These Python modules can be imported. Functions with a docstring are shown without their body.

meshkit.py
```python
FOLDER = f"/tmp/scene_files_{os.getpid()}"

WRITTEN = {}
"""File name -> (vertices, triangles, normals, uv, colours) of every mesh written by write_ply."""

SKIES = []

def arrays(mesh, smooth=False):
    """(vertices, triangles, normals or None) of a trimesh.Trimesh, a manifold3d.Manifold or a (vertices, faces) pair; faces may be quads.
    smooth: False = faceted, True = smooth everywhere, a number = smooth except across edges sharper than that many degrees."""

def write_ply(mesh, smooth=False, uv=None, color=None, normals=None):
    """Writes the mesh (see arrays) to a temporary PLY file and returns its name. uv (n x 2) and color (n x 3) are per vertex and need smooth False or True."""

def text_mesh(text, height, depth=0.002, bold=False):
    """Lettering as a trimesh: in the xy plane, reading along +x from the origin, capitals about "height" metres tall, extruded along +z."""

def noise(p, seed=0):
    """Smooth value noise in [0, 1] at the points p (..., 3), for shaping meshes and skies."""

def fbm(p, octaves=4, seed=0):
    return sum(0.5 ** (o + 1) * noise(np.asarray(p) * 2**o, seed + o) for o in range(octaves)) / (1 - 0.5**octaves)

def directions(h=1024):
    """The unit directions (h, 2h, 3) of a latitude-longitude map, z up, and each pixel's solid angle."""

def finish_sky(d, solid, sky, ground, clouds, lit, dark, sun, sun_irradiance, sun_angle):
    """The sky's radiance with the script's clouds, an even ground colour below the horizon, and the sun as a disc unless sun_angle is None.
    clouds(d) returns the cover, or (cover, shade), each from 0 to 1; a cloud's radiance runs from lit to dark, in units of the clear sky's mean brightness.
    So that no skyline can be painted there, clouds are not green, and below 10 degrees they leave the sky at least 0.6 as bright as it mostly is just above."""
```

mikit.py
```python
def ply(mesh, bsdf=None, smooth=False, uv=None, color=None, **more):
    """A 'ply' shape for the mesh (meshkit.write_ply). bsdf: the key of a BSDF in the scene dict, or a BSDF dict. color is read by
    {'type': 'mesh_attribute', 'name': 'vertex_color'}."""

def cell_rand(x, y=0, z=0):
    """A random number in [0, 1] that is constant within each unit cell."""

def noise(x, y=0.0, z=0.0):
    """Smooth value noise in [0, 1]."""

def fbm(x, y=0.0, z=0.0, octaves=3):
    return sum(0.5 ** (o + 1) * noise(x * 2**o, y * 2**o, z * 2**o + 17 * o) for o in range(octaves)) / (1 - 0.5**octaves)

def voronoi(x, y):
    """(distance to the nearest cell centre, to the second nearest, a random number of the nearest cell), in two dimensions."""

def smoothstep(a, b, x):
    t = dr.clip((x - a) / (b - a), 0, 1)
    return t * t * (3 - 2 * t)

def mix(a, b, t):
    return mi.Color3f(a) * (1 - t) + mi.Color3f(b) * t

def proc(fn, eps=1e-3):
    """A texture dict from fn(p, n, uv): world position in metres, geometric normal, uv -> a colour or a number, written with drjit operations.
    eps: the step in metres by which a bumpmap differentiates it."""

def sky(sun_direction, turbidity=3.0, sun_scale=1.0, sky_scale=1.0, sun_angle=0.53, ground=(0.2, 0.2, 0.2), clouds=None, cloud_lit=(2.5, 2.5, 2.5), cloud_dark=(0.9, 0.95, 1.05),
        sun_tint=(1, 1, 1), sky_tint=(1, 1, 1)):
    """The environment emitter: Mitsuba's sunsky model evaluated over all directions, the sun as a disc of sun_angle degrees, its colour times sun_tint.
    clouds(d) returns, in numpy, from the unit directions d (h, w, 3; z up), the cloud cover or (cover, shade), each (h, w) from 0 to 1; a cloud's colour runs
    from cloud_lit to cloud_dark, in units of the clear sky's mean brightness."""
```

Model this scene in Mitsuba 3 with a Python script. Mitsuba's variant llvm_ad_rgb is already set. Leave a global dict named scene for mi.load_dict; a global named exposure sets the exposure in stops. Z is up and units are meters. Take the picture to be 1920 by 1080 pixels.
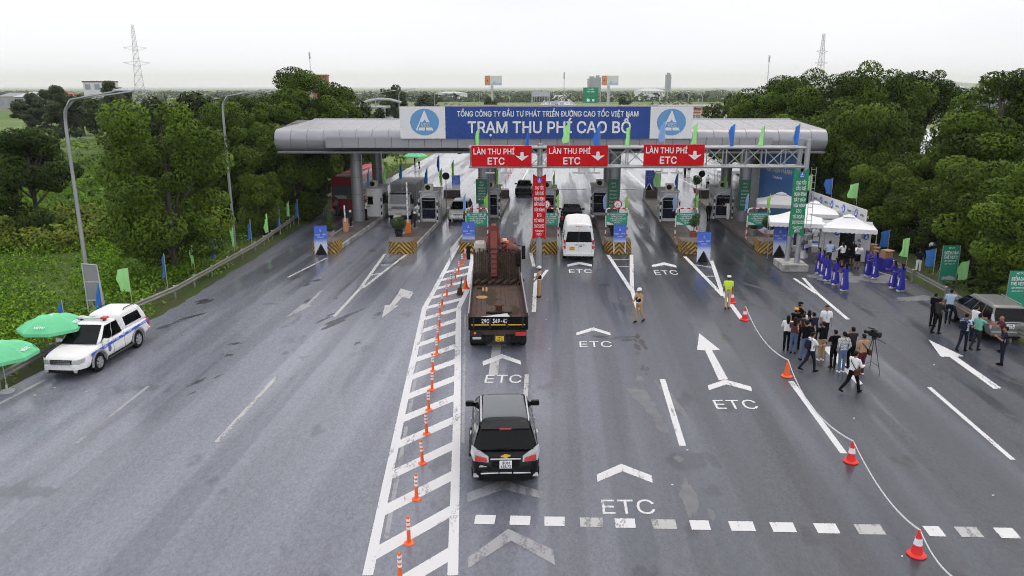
import math, random
import numpy as np, trimesh, drjit as dr, mitsuba as mi
import mikit, meshkit
from mikit import proc, noise, fbm, voronoi, cell_rand, smoothstep, mix
from manifold3d import Manifold, OpType
from shapely.geometry import Polygon
import shapely.affinity as aff

random.seed(7); RNG = np.random.default_rng(7)
scene, labels = {}, {}
S4 = mi.ScalarTransform4f

# ---------------------------------------------------------------- camera, sky, exposure
PITCH, FPX, EYE = math.radians(14.6), 1440.0, 11.3
scene['camera'] = {'type': 'perspective', 'fov': math.degrees(2 * math.atan(960 / FPX)), 'fov_axis': 'x', 'near_clip': 0.5, 'far_clip': 20000.0,
                   'to_world': S4().look_at(origin=[0, 0, EYE], target=[0, math.cos(PITCH), EYE - math.sin(PITCH)], up=[0, 0, 1])}


def overcast(d):
    n = meshkit.fbm(np.stack([d[..., 0] / (d[..., 2] + .25), d[..., 1] / (d[..., 2] + .25), d[..., 2] * 0], -1) * 1.1 + 3, 4, 5)
    return np.ones(d.shape[:2]), np.clip((n - .42) * 1.5, 0, 1) * .6


scene['sky'] = mikit.sky((0.25, 0.45, 0.85), turbidity=4, sun_scale=0.10, sun_angle=30, clouds=overcast, ground=(.12, .13, .11),
                         cloud_lit=(1.72, 1.74, 1.80), cloud_dark=(1.40, 1.45, 1.58))
exposure = 2.6

# ---------------------------------------------------------------- helpers
def G(px, py, z=0.0):
    """The point of the level z that was surveyed on the photograph (1920 x 1080)."""
    u, v = (px - 960) / FPX, (540 - py) / FPX
    d = np.array([u, math.cos(PITCH) + v * math.sin(PITCH), -math.sin(PITCH) + v * math.cos(PITCH)])
    return np.array([0, 0, EYE]) + (z - EYE) / d[2] * d


def at(px, py, D):
    """The point of the upright plane y = D seen at that pixel of the photograph."""
    u, v = (px - 960) / FPX, (540 - py) / FPX
    d = np.array([u, math.cos(PITCH) + v * math.sin(PITCH), -math.sin(PITCH) + v * math.cos(PITCH)])
    return np.array([0, 0, EYE]) + D / d[1] * d


def mat(name, rgb, rough=.6, metal=0., spec=.5, **kw):
    scene['mat_' + name] = {'type': 'twosided', 'bsdf': {'type': 'principled', 'base_color': rgb if isinstance(rgb, dict) else {'type': 'rgb', 'value': list(rgb)},
                            'roughness': rough, 'metallic': metal, 'specular': spec, **kw}}
    return 'mat_' + name


def tm(m):
    if isinstance(m, Manifold):
        k = m.to_mesh(); return trimesh.Trimesh(np.array(k.vert_properties[:, :3], float), np.array(k.tri_verts), process=False)
    if isinstance(m, tuple):
        f = np.asarray(m[1])
        if f.shape[1] == 4: f = np.vstack([f[:, [0, 1, 2]], f[:, [0, 2, 3]]])
        return trimesh.Trimesh(np.asarray(m[0], float), f, process=False)
    return m


def cat(*ms):
    ms = [tm(m) for x in ms for m in (x if isinstance(x, list) else [x])]
    return trimesh.util.concatenate(ms) if len(ms) > 1 else ms[0]


def hull(pts): return Manifold.hull_points(np.asarray(pts, float))
def union(ms): return Manifold.batch_boolean(list(ms), OpType.Add)


def box(x0, x1, y0, y1, z0, z1, c=0.0):
    """A box with its edges chamfered by c."""
    p = []
    for x, sx in ((x0, 1), (x1, -1)):
        for y, sy in ((y0, 1), (y1, -1)):
            for z, sz in ((z0, 1), (z1, -1)):
                p += [[x + sx * c, y + sy * c, z], [x + sx * c, y, z + sz * c], [x, y + sy * c, z + sz * c]] if c else [[x, y, z]]
    return tm(hull(p))


def tube(p0, p1, r0, r1=None, n=8):
    p0, p1 = np.asarray(p0, float), np.asarray(p1, float); r1 = r0 if r1 is None else r1
    z = (p1 - p0) / np.linalg.norm(p1 - p0); a = np.cross(z, [0, 0, 1] if abs(z[2]) < .9 else [1, 0, 0]); a /= np.linalg.norm(a); b = np.cross(z, a)
    t = np.arange(n) * 2 * np.pi / n; ring = np.cos(t)[:, None] * a + np.sin(t)[:, None] * b
    v = np.vstack([p0 + ring * r0, p1 + ring * r1, [p0], [p1]]); i = np.arange(n); j = (i + 1) % n
    f = np.vstack([np.c_[i, j, j + n], np.c_[i, j + n, i + n], np.c_[j, i, i * 0 + 2 * n], np.c_[i + n, j + n, i * 0 + 2 * n + 1]])
    return trimesh.Trimesh(v, f, process=False)


def path(pts, r, n=8):
    """A bent tube through the points, r a radius or one per point."""
    pts = np.asarray(pts, float); r = np.broadcast_to(r, len(pts)); d = np.gradient(pts, axis=0); vs, fs = [], []
    up = np.array([0, 0, 1.]) if abs(d[:, 2]).max() < .99 * np.linalg.norm(d, axis=1).max() else np.array([.3, 1, 0])
    t = np.arange(n) * 2 * np.pi / n
    for k, p in enumerate(pts):
        z = d[k] / np.linalg.norm(d[k]); a = np.cross(z, up); a /= np.linalg.norm(a); b = np.cross(z, a)
        vs.append(p + r[k] * (np.cos(t)[:, None] * a + np.sin(t)[:, None] * b))
    i = np.arange(n); j = (i + 1) % n
    for k in range(len(pts) - 1):
        o = k * n; fs += [np.c_[i + o, j + o, j + o + n], np.c_[i + o, j + o + n, i + o + n]]
    o = (len(pts) - 1) * n
    fs += [np.c_[j[1:-1] * 0, j[1:-1], i[1:-1]], np.c_[i[1:-1] * 0 + o, i[1:-1] + o, j[1:-1] + o]]
    return trimesh.Trimesh(np.vstack(vs), np.vstack(fs), process=False)


def lathe(prof, n=16, c=(0, 0, 0)):
    m = trimesh.creation.revolve(np.asarray(prof, float), sections=n); m.apply_translation(c); return m


def prism(pts, z0, z1):
    m = trimesh.creation.extrude_polygon(Polygon(pts), z1 - z0, engine='earcut'); m.apply_translation([0, 0, z0]); return m


def stand(m, x=0, y=0, z=0):
    """From the xy plane to an upright plane that faces -y."""
    v = m.vertices; return trimesh.Trimesh(np.c_[v[:, 0] + x, y - v[:, 2], v[:, 1] + z], m.faces, process=False)


def quad(p00, p10, p11, p01, u0=0, u1=1, v0=0, v1=1, t=.012, proud=.004, n=1):
    """A slab on the bilinear quad p00 (left bottom) p10 (right bottom) p11 p01, inset by fractions; its face stands proud of the quad."""
    P = lambda u, v: (np.asarray(p00) * (1 - u) + np.asarray(p10) * u) * (1 - v) + (np.asarray(p01) * (1 - u) + np.asarray(p11) * u) * v
    c = np.array([P(u0, v0), P(u1, v0), P(u1, v1), P(u0, v1)], float); nr = np.cross(c[1] - c[0], c[3] - c[0]); nr /= np.linalg.norm(nr)
    return tm(hull(np.vstack([c + nr * proud, c + nr * (proud - t)])))


def lettering(text, w=None, h=.2, depth=.012, bold=True):
    """Text centred on the origin, w metres wide in all (or natural) and capitals h metres high."""
    m = meshkit.text_mesh(text, h, depth, bold=bold); b = m.bounds
    m.apply_translation([-(b[0, 0] + b[1, 0]) / 2, -h / 2, 0])
    if w: m.apply_scale([w / (b[1, 0] - b[0, 0]), 1, 1])
    return m


def numbered(key, taken):
    n, i = key, 0
    while n in taken: i += 1; n = f'{key}_{i:03d}'
    return n


class Proto:
    """The parts of one kind of thing, in its own frame; placed as often as needed."""
    def __init__(s): s.parts, s.names = [], set()

    def add(s, name, mesh, m, smooth=False, label=None, kind=None):
        n = numbered(name, s.names); s.names.add(n)
        s.parts.append((n, mikit.ply(tm(mesh), m, smooth), label, kind)); return n

    def place(s, name, label, category, loc=(0, 0, 0), rz=0., group=None, scale=(1, 1, 1), swap=None, tilt=None, kind=None):
        key = numbered(name, TAKEN); TAKEN.add(key)
        T = S4().translate([float(c) for c in loc]).rotate([0, 0, 1], float(rz))
        if tilt: T = T.rotate(tilt[0], tilt[1])
        T = T.scale([float(c) for c in np.broadcast_to(scale, 3)])
        for n, d, lab, knd in s.parts:
            e = {**d, 'to_world': T}
            if swap and d['bsdf']['id'] in swap: e['bsdf'] = {'type': 'ref', 'id': swap[d['bsdf']['id']]}
            k = key + '__' + n if n else key
            scene[k] = e
            if n and (lab or knd): labels[k] = {**({'label': lab} if lab else {}), **({'kind': knd} if knd else {})}
        labels[key] = {'label': label, 'category': category, **({'group': group} if group else {}), **({'kind': kind} if kind else {})}
        return key


TAKEN = set()


def struct(name, mesh, m, smooth=False, kind='structure', label=None):
    scene[name] = mikit.ply(tm(mesh), m, smooth)
    if '__' not in name: labels[name] = {'kind': kind, **({'label': label} if label else {})}


def single(name, mesh, m, label, category, smooth=False, group=None, loc=(0, 0, 0), rz=0):
    p = Proto(); p.add('', mesh, m, smooth); return p.place(name, label, category, loc, rz, group)


# ---------------------------------------------------------------- materials
def asphalt_color(p, n, uv):
    s = p.x - 0.057 * p.y                                   # across the lanes
    big = fbm(s * .35, p.y * .05, 0, 4)
    lane = fbm(s * 1.3 + 7, p.y * .035, 3, 3)
    grain = noise(p.x * 38, p.y * 22, 1) * .6 + noise(p.x * 15, p.y * 9, 2) * .4
    t = 1 + .55 * (big - .5) + .35 * (lane - .5) + .5 * (grain - .5)
    stain = smoothstep(.70, .80, fbm(p.x * .9 + 11, p.y * .5, 5, 4))
    east = smoothstep(-7., 9., s + 4 * (big - .5))           # the right-hand lanes are newer, darker asphalt
    c = mix(mi.Color3f(.190, .200, .244), mi.Color3f(.062, .067, .086), east) * t
    dark_lanes = smoothstep(34., 52., p.y + 6 * (big - .5)) * (1 - smoothstep(74., 88., p.y))   # darker band over the lanes by the islands, streaked along them
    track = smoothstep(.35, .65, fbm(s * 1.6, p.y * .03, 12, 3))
    c = c * (1 - dark_lanes * (.34 + .26 * track))
    c = mix(c, mi.Color3f(.20, .205, .22) * t, smoothstep(84., 100., p.y))
    tyre = smoothstep(.55, .75, dr.abs(dr.sin(s * 1.75 + .8))) * smoothstep(.35, .65, fbm(s * .4, p.y * .02, 31, 2))   # faint wheel tracks along the lanes
    c = c * (1 - .16 * tyre)
    return mix(c, c * .5, stain * .6)


def asphalt_rough(p, n, uv):
    s = p.x - 0.057 * p.y
    wet = smoothstep(.44, .64, fbm(s * 1.1 + 3, p.y * .06, 8, 4) + .16 * smoothstep(50., 80., p.y))
    return .50 - .32 * wet


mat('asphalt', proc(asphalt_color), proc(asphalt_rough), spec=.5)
mat('island_top', proc(lambda p, n, uv: mix((.15, .13, .12), (.07, .055, .05), fbm(p.x * 1.7, p.y * 1.2, 0, 4))), .55)
mat('concrete', proc(lambda p, n, uv: mix((.42, .41, .40), (.22, .21, .20), smoothstep(.35, .7, fbm(p.x * 2, p.y * 2, p.z * 2, 4)))), .8)


def paint(name, rgb, wear, lo):
    def f(p, n, uv):
        s = p.x - 0.057 * p.y
        k = fbm(s * 6, p.y * 1.2, 2, 4) * .6 + noise(p.x * 30, p.y * 18) * .25 + .15 * noise(p.x * .8, p.y * .5, 4)
        return mix(rgb, (.12, .12, .14), smoothstep(lo, lo + .16, k) * wear)
    mat(name, proc(f), .6)


paint('line', (.62, .62, .64), .7, .60)
paint('line_worn', (.42, .42, .42), .75, .54)
paint('line_faint', (.30, .30, .32), .6, .46)
mat('patch', proc(lambda p, n, uv: mix((.175, .178, .195), (.10, .104, .122), fbm(p.x * 3, p.y * 3, 0, 4))), .6)
mat('tar', proc(lambda p, n, uv: mix((.022, .022, .028), (.075, .077, .092), fbm(p.x * 5, p.y * 3, 0, 4))), .35)


def ground_color(p, n, uv):
    a = fbm(p.x * .02, p.y * .012, 0, 4); b = fbm(p.x * .25, p.y * .25, 1, 4)
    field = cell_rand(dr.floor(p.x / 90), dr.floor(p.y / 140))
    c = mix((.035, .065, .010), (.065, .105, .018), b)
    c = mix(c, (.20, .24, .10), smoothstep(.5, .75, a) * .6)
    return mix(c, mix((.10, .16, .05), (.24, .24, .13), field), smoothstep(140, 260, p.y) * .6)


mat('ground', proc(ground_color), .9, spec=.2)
mat('soil', proc(lambda p, n, uv: mix((.060, .050, .030), (.035, .075, .010), fbm(p.x * .9, p.y * .9, 0, 4))), .9, spec=.2)
mat('water', (.25, .27, .27), .05, spec=.9)
mat('roof_metal', proc(lambda p, n, uv: mix((.36, .36, .38), (.28, .28, .30), fbm(p.x * .5, p.y * 1.5, p.z, 4))), .38, .35)
mat('panel', proc(lambda p, n, uv: mix((.40, .40, .43), (.31, .31, .34), fbm(p.x * .8, p.y * .8, p.z * 2, 4))), .35, .3)
mat('joint', (.10, .10, .11), .7)
mat('soffit', (.16, .16, .17), .7)
mat('column', proc(lambda p, n, uv: mix((.40, .41, .44), (.27, .28, .30), fbm(p.x * 1.3, p.y, p.z * .7, 4))), .35, .5)
mat('galv', proc(lambda p, n, uv: mix((.50, .51, .53), (.34, .35, .37), fbm(p.x * 2, p.y * 2, p.z * 1.2, 3))), .42, .6)
mat('rail', proc(lambda p, n, uv: mix((.34, .34, .31), (.15, .15, .12), fbm(p.x * 1.2, p.y * 1.2, p.z * 5, 4))), .5, .4)
mat('blue_sign', proc(lambda p, n, uv: mix((.012, .055, .27), (.018, .07, .31), noise(p.x * 1.5, p.z * .3))), .55)
mat('logo_blue', (.14, .34, .62), .5)
mat('white', (.80, .80, .82), .5)
mat('offwhite', (.68, .68, .68), .6)
mat('cream', (.60, .56, .46), .6)
mat('red_sign', (.62, .004, .010), .5, spec=.2)
mat('red', (.50, .02, .02), .4)
mat('green_sign', (.012, .24, .11), .5)
mat('teal_sign', (.03, .30, .19), .5)
mat('dark_green', (.015, .12, .07), .55)
mat('stand_blue', proc(lambda p, n, uv: mix((.55, .62, .80), (.06, .14, .62), smoothstep(.75, 1.25, p.z))), .5)
mat('yellow', (.70, .42, .03), .55)
mat('black', (.006, .006, .007), .6, spec=.3)
mat('charcoal', (.022, .022, .025), .6, spec=.3)
mat('grey', (.28, .28, .30), .6)
mat('light_grey', (.48, .48, .50), .6)
mat('orange', (.85, .13, .03), .5)
mat('orange_box', (.85, .22, .03), .5)
mat('pale_orange', (.62, .28, .14), .5)
mat('rubber', (.006, .006, .006), .8, spec=.2)
mat('wood', proc(lambda p, n, uv: mix((.075, .045, .028), (.022, .014, .010), fbm(p.x * 9, p.y * 3, p.z * 2, 4))), .75)
mat('rust', proc(lambda p, n, uv: mix((.085, .046, .034), (.028, .015, .012), fbm(p.x * 2.5, p.y * 1.5, p.z * 3, 5))), .7)
mat('crane_red', proc(lambda p, n, uv: mix((.24, .030, .02), (.08, .015, .012), fbm(p.x * 4, p.y * 3, p.z * 3, 4))), .5)
mat('cardboard', (.36, .20, .10), .8)
for k, c in {'flag_blue': (.08, .24, .70), 'flag_pale': (.30, .48, .85), 'flag_green': (.46, .94, .38), 'flag_lime': (.36, .78, .10)}.items():
    scene['mat_' + k] = {'type': 'principledthin', 'base_color': {'type': 'rgb', 'value': list(c)}, 'roughness': .7, 'diff_trans': .6}
mat('parasol', (.17, .60, .32), .8, spec=.15)
mat('aodai', proc(lambda p, n, uv: mix((.030, .028, .36), (.022, .020, .25), noise(p.x * 9, p.y * 9, p.z * 3))), .55)
mat('skin', (.30, .165, .105), .6, spec=.3)
mat('hair', (.005, .004, .004), .6, spec=.2)
mat('glass', (.003, .004, .005), .06, spec=.22)
mat('glass_pale', (.10, .12, .13), .05, spec=.9)
mat('glass_roof', (.060, .068, .082), .08, spec=1.0)  # sky reflection on the black roof is painted in as this grey
mat('chrome', (.75, .75, .77), .15, 1.)
mat('black_paint', (.004, .004, .006), .3, spec=.14, clearcoat=.35, clearcoat_gloss=.96)
mat('white_paint', (.80, .80, .80), .3, clearcoat=.8, clearcoat_gloss=.9)
mat('silver_paint', (.20, .205, .20), .3, .4, clearcoat=.8, clearcoat_gloss=.9)
mat('bus_red', (.34, .012, .03), .3, clearcoat=.8, clearcoat_gloss=.9)
mat('bus_roof', (.55, .10, .13), .4)
mat('tail_red', (.55, .01, .015), .2, clearcoat=1.)
mat('lamp_red', (.50, .012, .012), .2, clearcoat=1.)
mat('lens', (.45, .46, .48), .1, spec=.9)
mat('plate_yellow', (.75, .48, .05), .5)
mat('stripe_blue', (.05, .12, .60), .4)
mat('tarp', (.62, .61, .58), .6)
mat('tank', (.42, .39, .35), .6)
mat('brick_red', (.34, .10, .07), .8)
mat('far_wall', (.36, .35, .34), .8)
mat('far_glass', (.26, .32, .42), .3)
mat('bark', proc(lambda p, n, uv: mix((.14, .12, .10), (.05, .04, .035), fbm(p.x * 6, p.y * 6, p.z * 1.5, 3))), .9)
for k, c in {'khaki': (.46, .30, .15), 'tan': (.50, .40, .28), 'navy': (.009, .011, .028), 'denim': (.10, .15, .26), 'hivis': (.62, .85, .06), 'brown': (.09, .04, .03), 'dark_grey': (.025, .025, .028),
             'shirt_blue': (.42, .55, .74), 'shirt_mint': (.16, .48, .36), 'pattern_tan': (.42, .27, .16), 'maroon': (.10, .02, .03), 'cap_yellow': (.80, .38, .02), 'leather': (.08, .03, .02)}.items():
    mat('cloth_' + k, c, .8, spec=.2)
mat('cloth_white', (.78, .78, .80), .8, spec=.2)
mat('cloth_black', (.006, .006, .007), .9, spec=.1)
def check_shirt(p, n, uv):
    a = dr.abs(dr.sin(p.x * 55)) > .85; b = dr.abs(dr.sin(p.z * 55)) > .85
    return dr.select(a | b, mi.Color3f(.16, .18, .22), mi.Color3f(.72, .72, .72))
mat('cloth_check', proc(check_shirt), .8, spec=.2)
mat('cloth_camo', proc(lambda p, n, uv: dr.select(noise(p.x * 16, p.y * 16, p.z * 16) > .5, mi.Color3f(.06, .08, .16), mi.Color3f(.55, .62, .72))), .8, spec=.2)
scene['mat_leaf'] = {'type': 'twosided', 'bsdf': {'type': 'principled', 'base_color': {'type': 'mesh_attribute', 'name': 'vertex_color'}, 'roughness': .8, 'specular': .12}}
ORD = 'first second third fourth fifth sixth seventh eighth ninth tenth eleventh twelfth thirteenth fourteenth fifteenth sixteenth seventeenth eighteenth nineteenth twentieth'.split()
# ---------------------------------------------------------------- ground, road, markings
LEFT = [G(x, y)[:2] for x, y in ((0, 733), (110, 672), (300, 590), (480, 480), (600, 402))]
LEFT = [np.array([-24., 2.])] + LEFT + [np.array(p) for p in ((-16.3, 95.), (-13., 150.), (2., 240.), (17., 490.), (72., 1500.))]
RIGHT = [np.array(p) for p in ((24.5, 2.), (23.2, 33.), (24.2, 45.), (26.3, 53.), (35., 58.), (41., 90.), (44., 125.), (31., 220.), (40., 490.), (98., 1500.))]
road_xy = LEFT + RIGHT[::-1]
GX = np.unique(np.r_[-6000, -3000, -1500, -800, -400, -200, np.arange(-120, 121, 5), 200, 400, 800, 1500, 3000, 6000]).astype(float)
GY = np.unique(np.r_[-60, np.arange(-20, 181, 5), 240, 320, 450, 650, 900, 1300, 2000, 3200, 5000, 9000]).astype(float)
gx, gy = np.meshgrid(GX, GY)
gz = -.55 + .5 * (meshkit.fbm(np.stack([gx * .07, gy * .07, gx * 0], -1), 3) - .5) - .5 * np.clip((np.abs(gx - .04 * gy) - 26) / 14, 0, 1) * (gy < 150) - .35 * (np.abs(gx) < 24)
nx, ny = len(GX), len(GY)
ii = (np.arange(ny - 1)[:, None] * nx + np.arange(nx - 1)).ravel()
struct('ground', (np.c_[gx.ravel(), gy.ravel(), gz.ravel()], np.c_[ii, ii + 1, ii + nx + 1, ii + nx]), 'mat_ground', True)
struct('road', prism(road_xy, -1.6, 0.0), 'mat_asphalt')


def along(poly, y): return float(np.interp(y, [p[1] for p in poly], [p[0] for p in poly]))


for nm, poly, sgn in (('verge', LEFT, -1), ('verge_001', RIGHT, 1)):
    ys = np.r_[np.arange(4, 54 if sgn > 0 else 120, 1.)]
    rows = [[(along(poly, y) + sgn * (o + .25 * RNG.random()), y, z + .06 * RNG.random()) for o, z in ((-.25, -.02), (.5, .03), (1.6, .04), (3.2, -.25), (6, -.8))] for y in ys]
    v = np.array(rows).reshape(-1, 3); k = (np.arange(len(ys) - 1)[:, None] * 5 + np.arange(4)).ravel()
    struct(nm, (v, np.c_[k, k + 1, k + 6, k + 5] if sgn > 0 else np.c_[k + 1, k, k + 5, k + 6]), 'mat_soil', True)

MARKS = {}


def mark(kind, pts, m='mat_line', z=.005):
    """A painted sheet on the road, surveyed at its corners in the photograph."""
    xy = np.array([G(*p)[:2] for p in pts]); pl = Polygon(xy)
    if not pl.is_valid: pl = pl.buffer(0)
    v, f = trimesh.creation.triangulate_polygon(pl, engine='earcut')
    t = trimesh.Trimesh(np.c_[v, np.full(len(v), z)], f, process=False)
    if t.face_normals[:, 2].mean() < 0: t.invert()
    k = numbered('road__' + kind, MARKS); MARKS[k] = 1; scene[k] = mikit.ply(t, m)


def strip(kind, a, b, w, m='mat_line', z=.005):
    """A painted line w metres wide between two surveyed pixels."""
    p, q = G(*a)[:2], G(*b)[:2]; d = (q - p) / np.linalg.norm(q - p); s = np.array([-d[1], d[0]]) * w / 2
    v = np.array([[*(p + s), z], [*(p - s), z], [*(q - s), z], [*(q + s), z]])
    if np.cross(v[1] - v[0], v[2] - v[0])[2] < 0: v = v[::-1]
    k = numbered('road__' + kind, MARKS); MARKS[k] = 1; scene[k] = mikit.ply((v, np.array([[0, 1, 2], [0, 2, 3]])), m)


# the hatched zone: two borders and slanted bars
hl = [G(*p)[:2] for p in ((690, 1076), (746, 810), (796, 577), (815, 543), (842, 492), (862, 455))]
hr = [G(*p)[:2] for p in ((849, 1076), (856, 810), (860, 577), (876, 545), (884, 492), (886, 470))]
def lerp_y(line, y): return np.array([np.interp(y, [p[1] for p in line], [p[0] for p in line]), y])
for side in (hl, hr):
    for a, b in zip(side[:-1], side[1:]):
        d = (b - a) / np.linalg.norm(b - a); s = np.array([-d[1], d[0]]) * .13
        v = np.array([[*(a - d * .06 - s), .006], [*(b + d * .06 - s), .006], [*(b + d * .06 + s), .006], [*(a - d * .06 + s), .006]])[::-1]
        if np.cross(v[1] - v[0], v[2] - v[0])[2] < 0: v = v[::-1]
        k = numbered('road__hatch_border', MARKS); MARKS[k] = 1; scene[k] = mikit.ply((v, np.array([[0, 1, 2], [0, 2, 3]])), 'mat_line')
for i in range(17):
    y0 = 14.55 + 2.02 * i
    l0, l1 = lerp_y(hl, y0), lerp_y(hl, y0 + .62); g = 1.07 * abs(lerp_y(hr, y0)[0] - l0[0]); r0, r1 = lerp_y(hr, y0 + g), lerp_y(hr, y0 + g + .62)
    v = np.array([[*l0, .004], [*r0, .004], [*r1, .004], [*l1, .004]])
    k = numbered('road__hatch_bar', MARKS); MARKS[k] = 1; scene[k] = mikit.ply((v, np.array([[0, 1, 2], [0, 2, 3]])), 'mat_line')
for a, b in (((724, 1010), (762, 800)), ((765, 790), (802, 580))): strip('old_line', a, b, .12, 'mat_line_faint', .003)
strip('old_line', (868, 830), (872, 590), .10, 'mat_line_faint', .003)
# the crossing of short bars
tops = [(892, 930), (957, 995), (1021, 1059), (1087, 1130), (1152, 1190), (1221, 1266), (1292, 1328), (1365, 1411), (1442, 1486), (1524, 1566), (1600, 1650), (1729, 1760), (1788, 1830), (1861, 1898)]
for i, (a, b) in enumerate(tops):
    y = 965.5 + (a - 892) / 969 * 24; h = 17 + (a - 892) / 969 * 2.5; sh = (a - 1045) / 800 * 17
    mark('crossing_bar', ((a, y), (b, y + .6), (b + sh, y + h + .6), (a + sh, y + h)), 'mat_line_worn' if i in (3, 5, 10, 12) else 'mat_line')
# arrows, chevrons and letters
def chevron(l0, l1, ap, ai, r0, r1, m='mat_line'): mark('chevron', (l0, ap, r0, r1, ai, l1), m, .008)
chevron((1119, 890), (1120, 904), (1165, 870), (1167, 884), (1222, 892), (1224, 906))
chevron((876, 925), (877, 942), (942, 900), (944, 918), (1017, 922), (1019, 936), 'mat_line_faint')
chevron((877, 1046), (878, 1066), (953, 992), (958, 1014), (1037, 1031), (1041, 1060), 'mat_line_faint')
chevron((904, 678), (906, 686), (941, 664), (942, 672), (976, 677), (977, 684))
chevron((1080, 624), (1081, 629), (1112, 614), (1113, 620), (1144, 624), (1145, 629))
chevron((1327, 723), (1329, 732), (1360, 712), (1362, 721), (1408, 725), (1410, 734))
chevron((1064, 496), (1064, 500), (1086, 491), (1086, 495.5), (1110, 496), (1110, 500))
chevron((1222, 497), (1223, 501), (1245, 492), (1246, 497), (1267, 497.5), (1269, 502))
mark('arrow', ((932, 631), (952, 649), (940, 649), (933, 703), (916, 703), (923, 649), (912, 649)), 'mat_line_worn')
mark('arrow', ((1311, 625), (1350, 656), (1335, 657), (1365, 711), (1348, 713), (1322, 657), (1307, 656)), 'mat_line')
mark('arrow', ((1741, 637), (1807, 668), (1794, 669), (1878, 728), (1863, 729), (1780, 669), (1764, 669)), 'mat_line')
mark('arrow', ((1540, 650), (1560, 650), (1618, 720), (1608, 722)), 'mat_line')
mark('arrow', ((716, 596), (722, 572), (731, 572), (746, 551), (751, 541), (776, 548), (768, 560), (754, 557), (740, 573), (747, 573)), 'mat_line_worn')
mark('arrow', ((534, 597), (566, 571), (574, 571), (600, 545), (606, 545), (580, 572), (586, 572)), 'mat_line_faint')
def road_text(x0, x1, y0, y1):
    """The letters ETC, stretched along the lane as road lettering is."""
    a, b, c = G(x0, y1)[:2], G(x1, y1)[:2], G((x0 + x1) / 2 - ((x0 + x1) / 2 - 1045) * (y1 - y0) / (y1 - 165), y0)[:2]
    m = meshkit.text_mesh('ETC', 1, .003, bold=False); bb = m.bounds; v = m.vertices - bb[0]; e = bb[1] - bb[0]
    mid = (a + b) / 2; up = c - mid
    xy = a + np.outer(v[:, 0] / e[0], b - a) + np.outer(v[:, 1] / e[1], up)
    k = numbered('road__lettering', MARKS); MARKS[k] = 1; scene[k] = mikit.ply(trimesh.Trimesh(np.c_[xy, v[:, 2] + .004], m.faces, process=False), 'mat_line')
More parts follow.
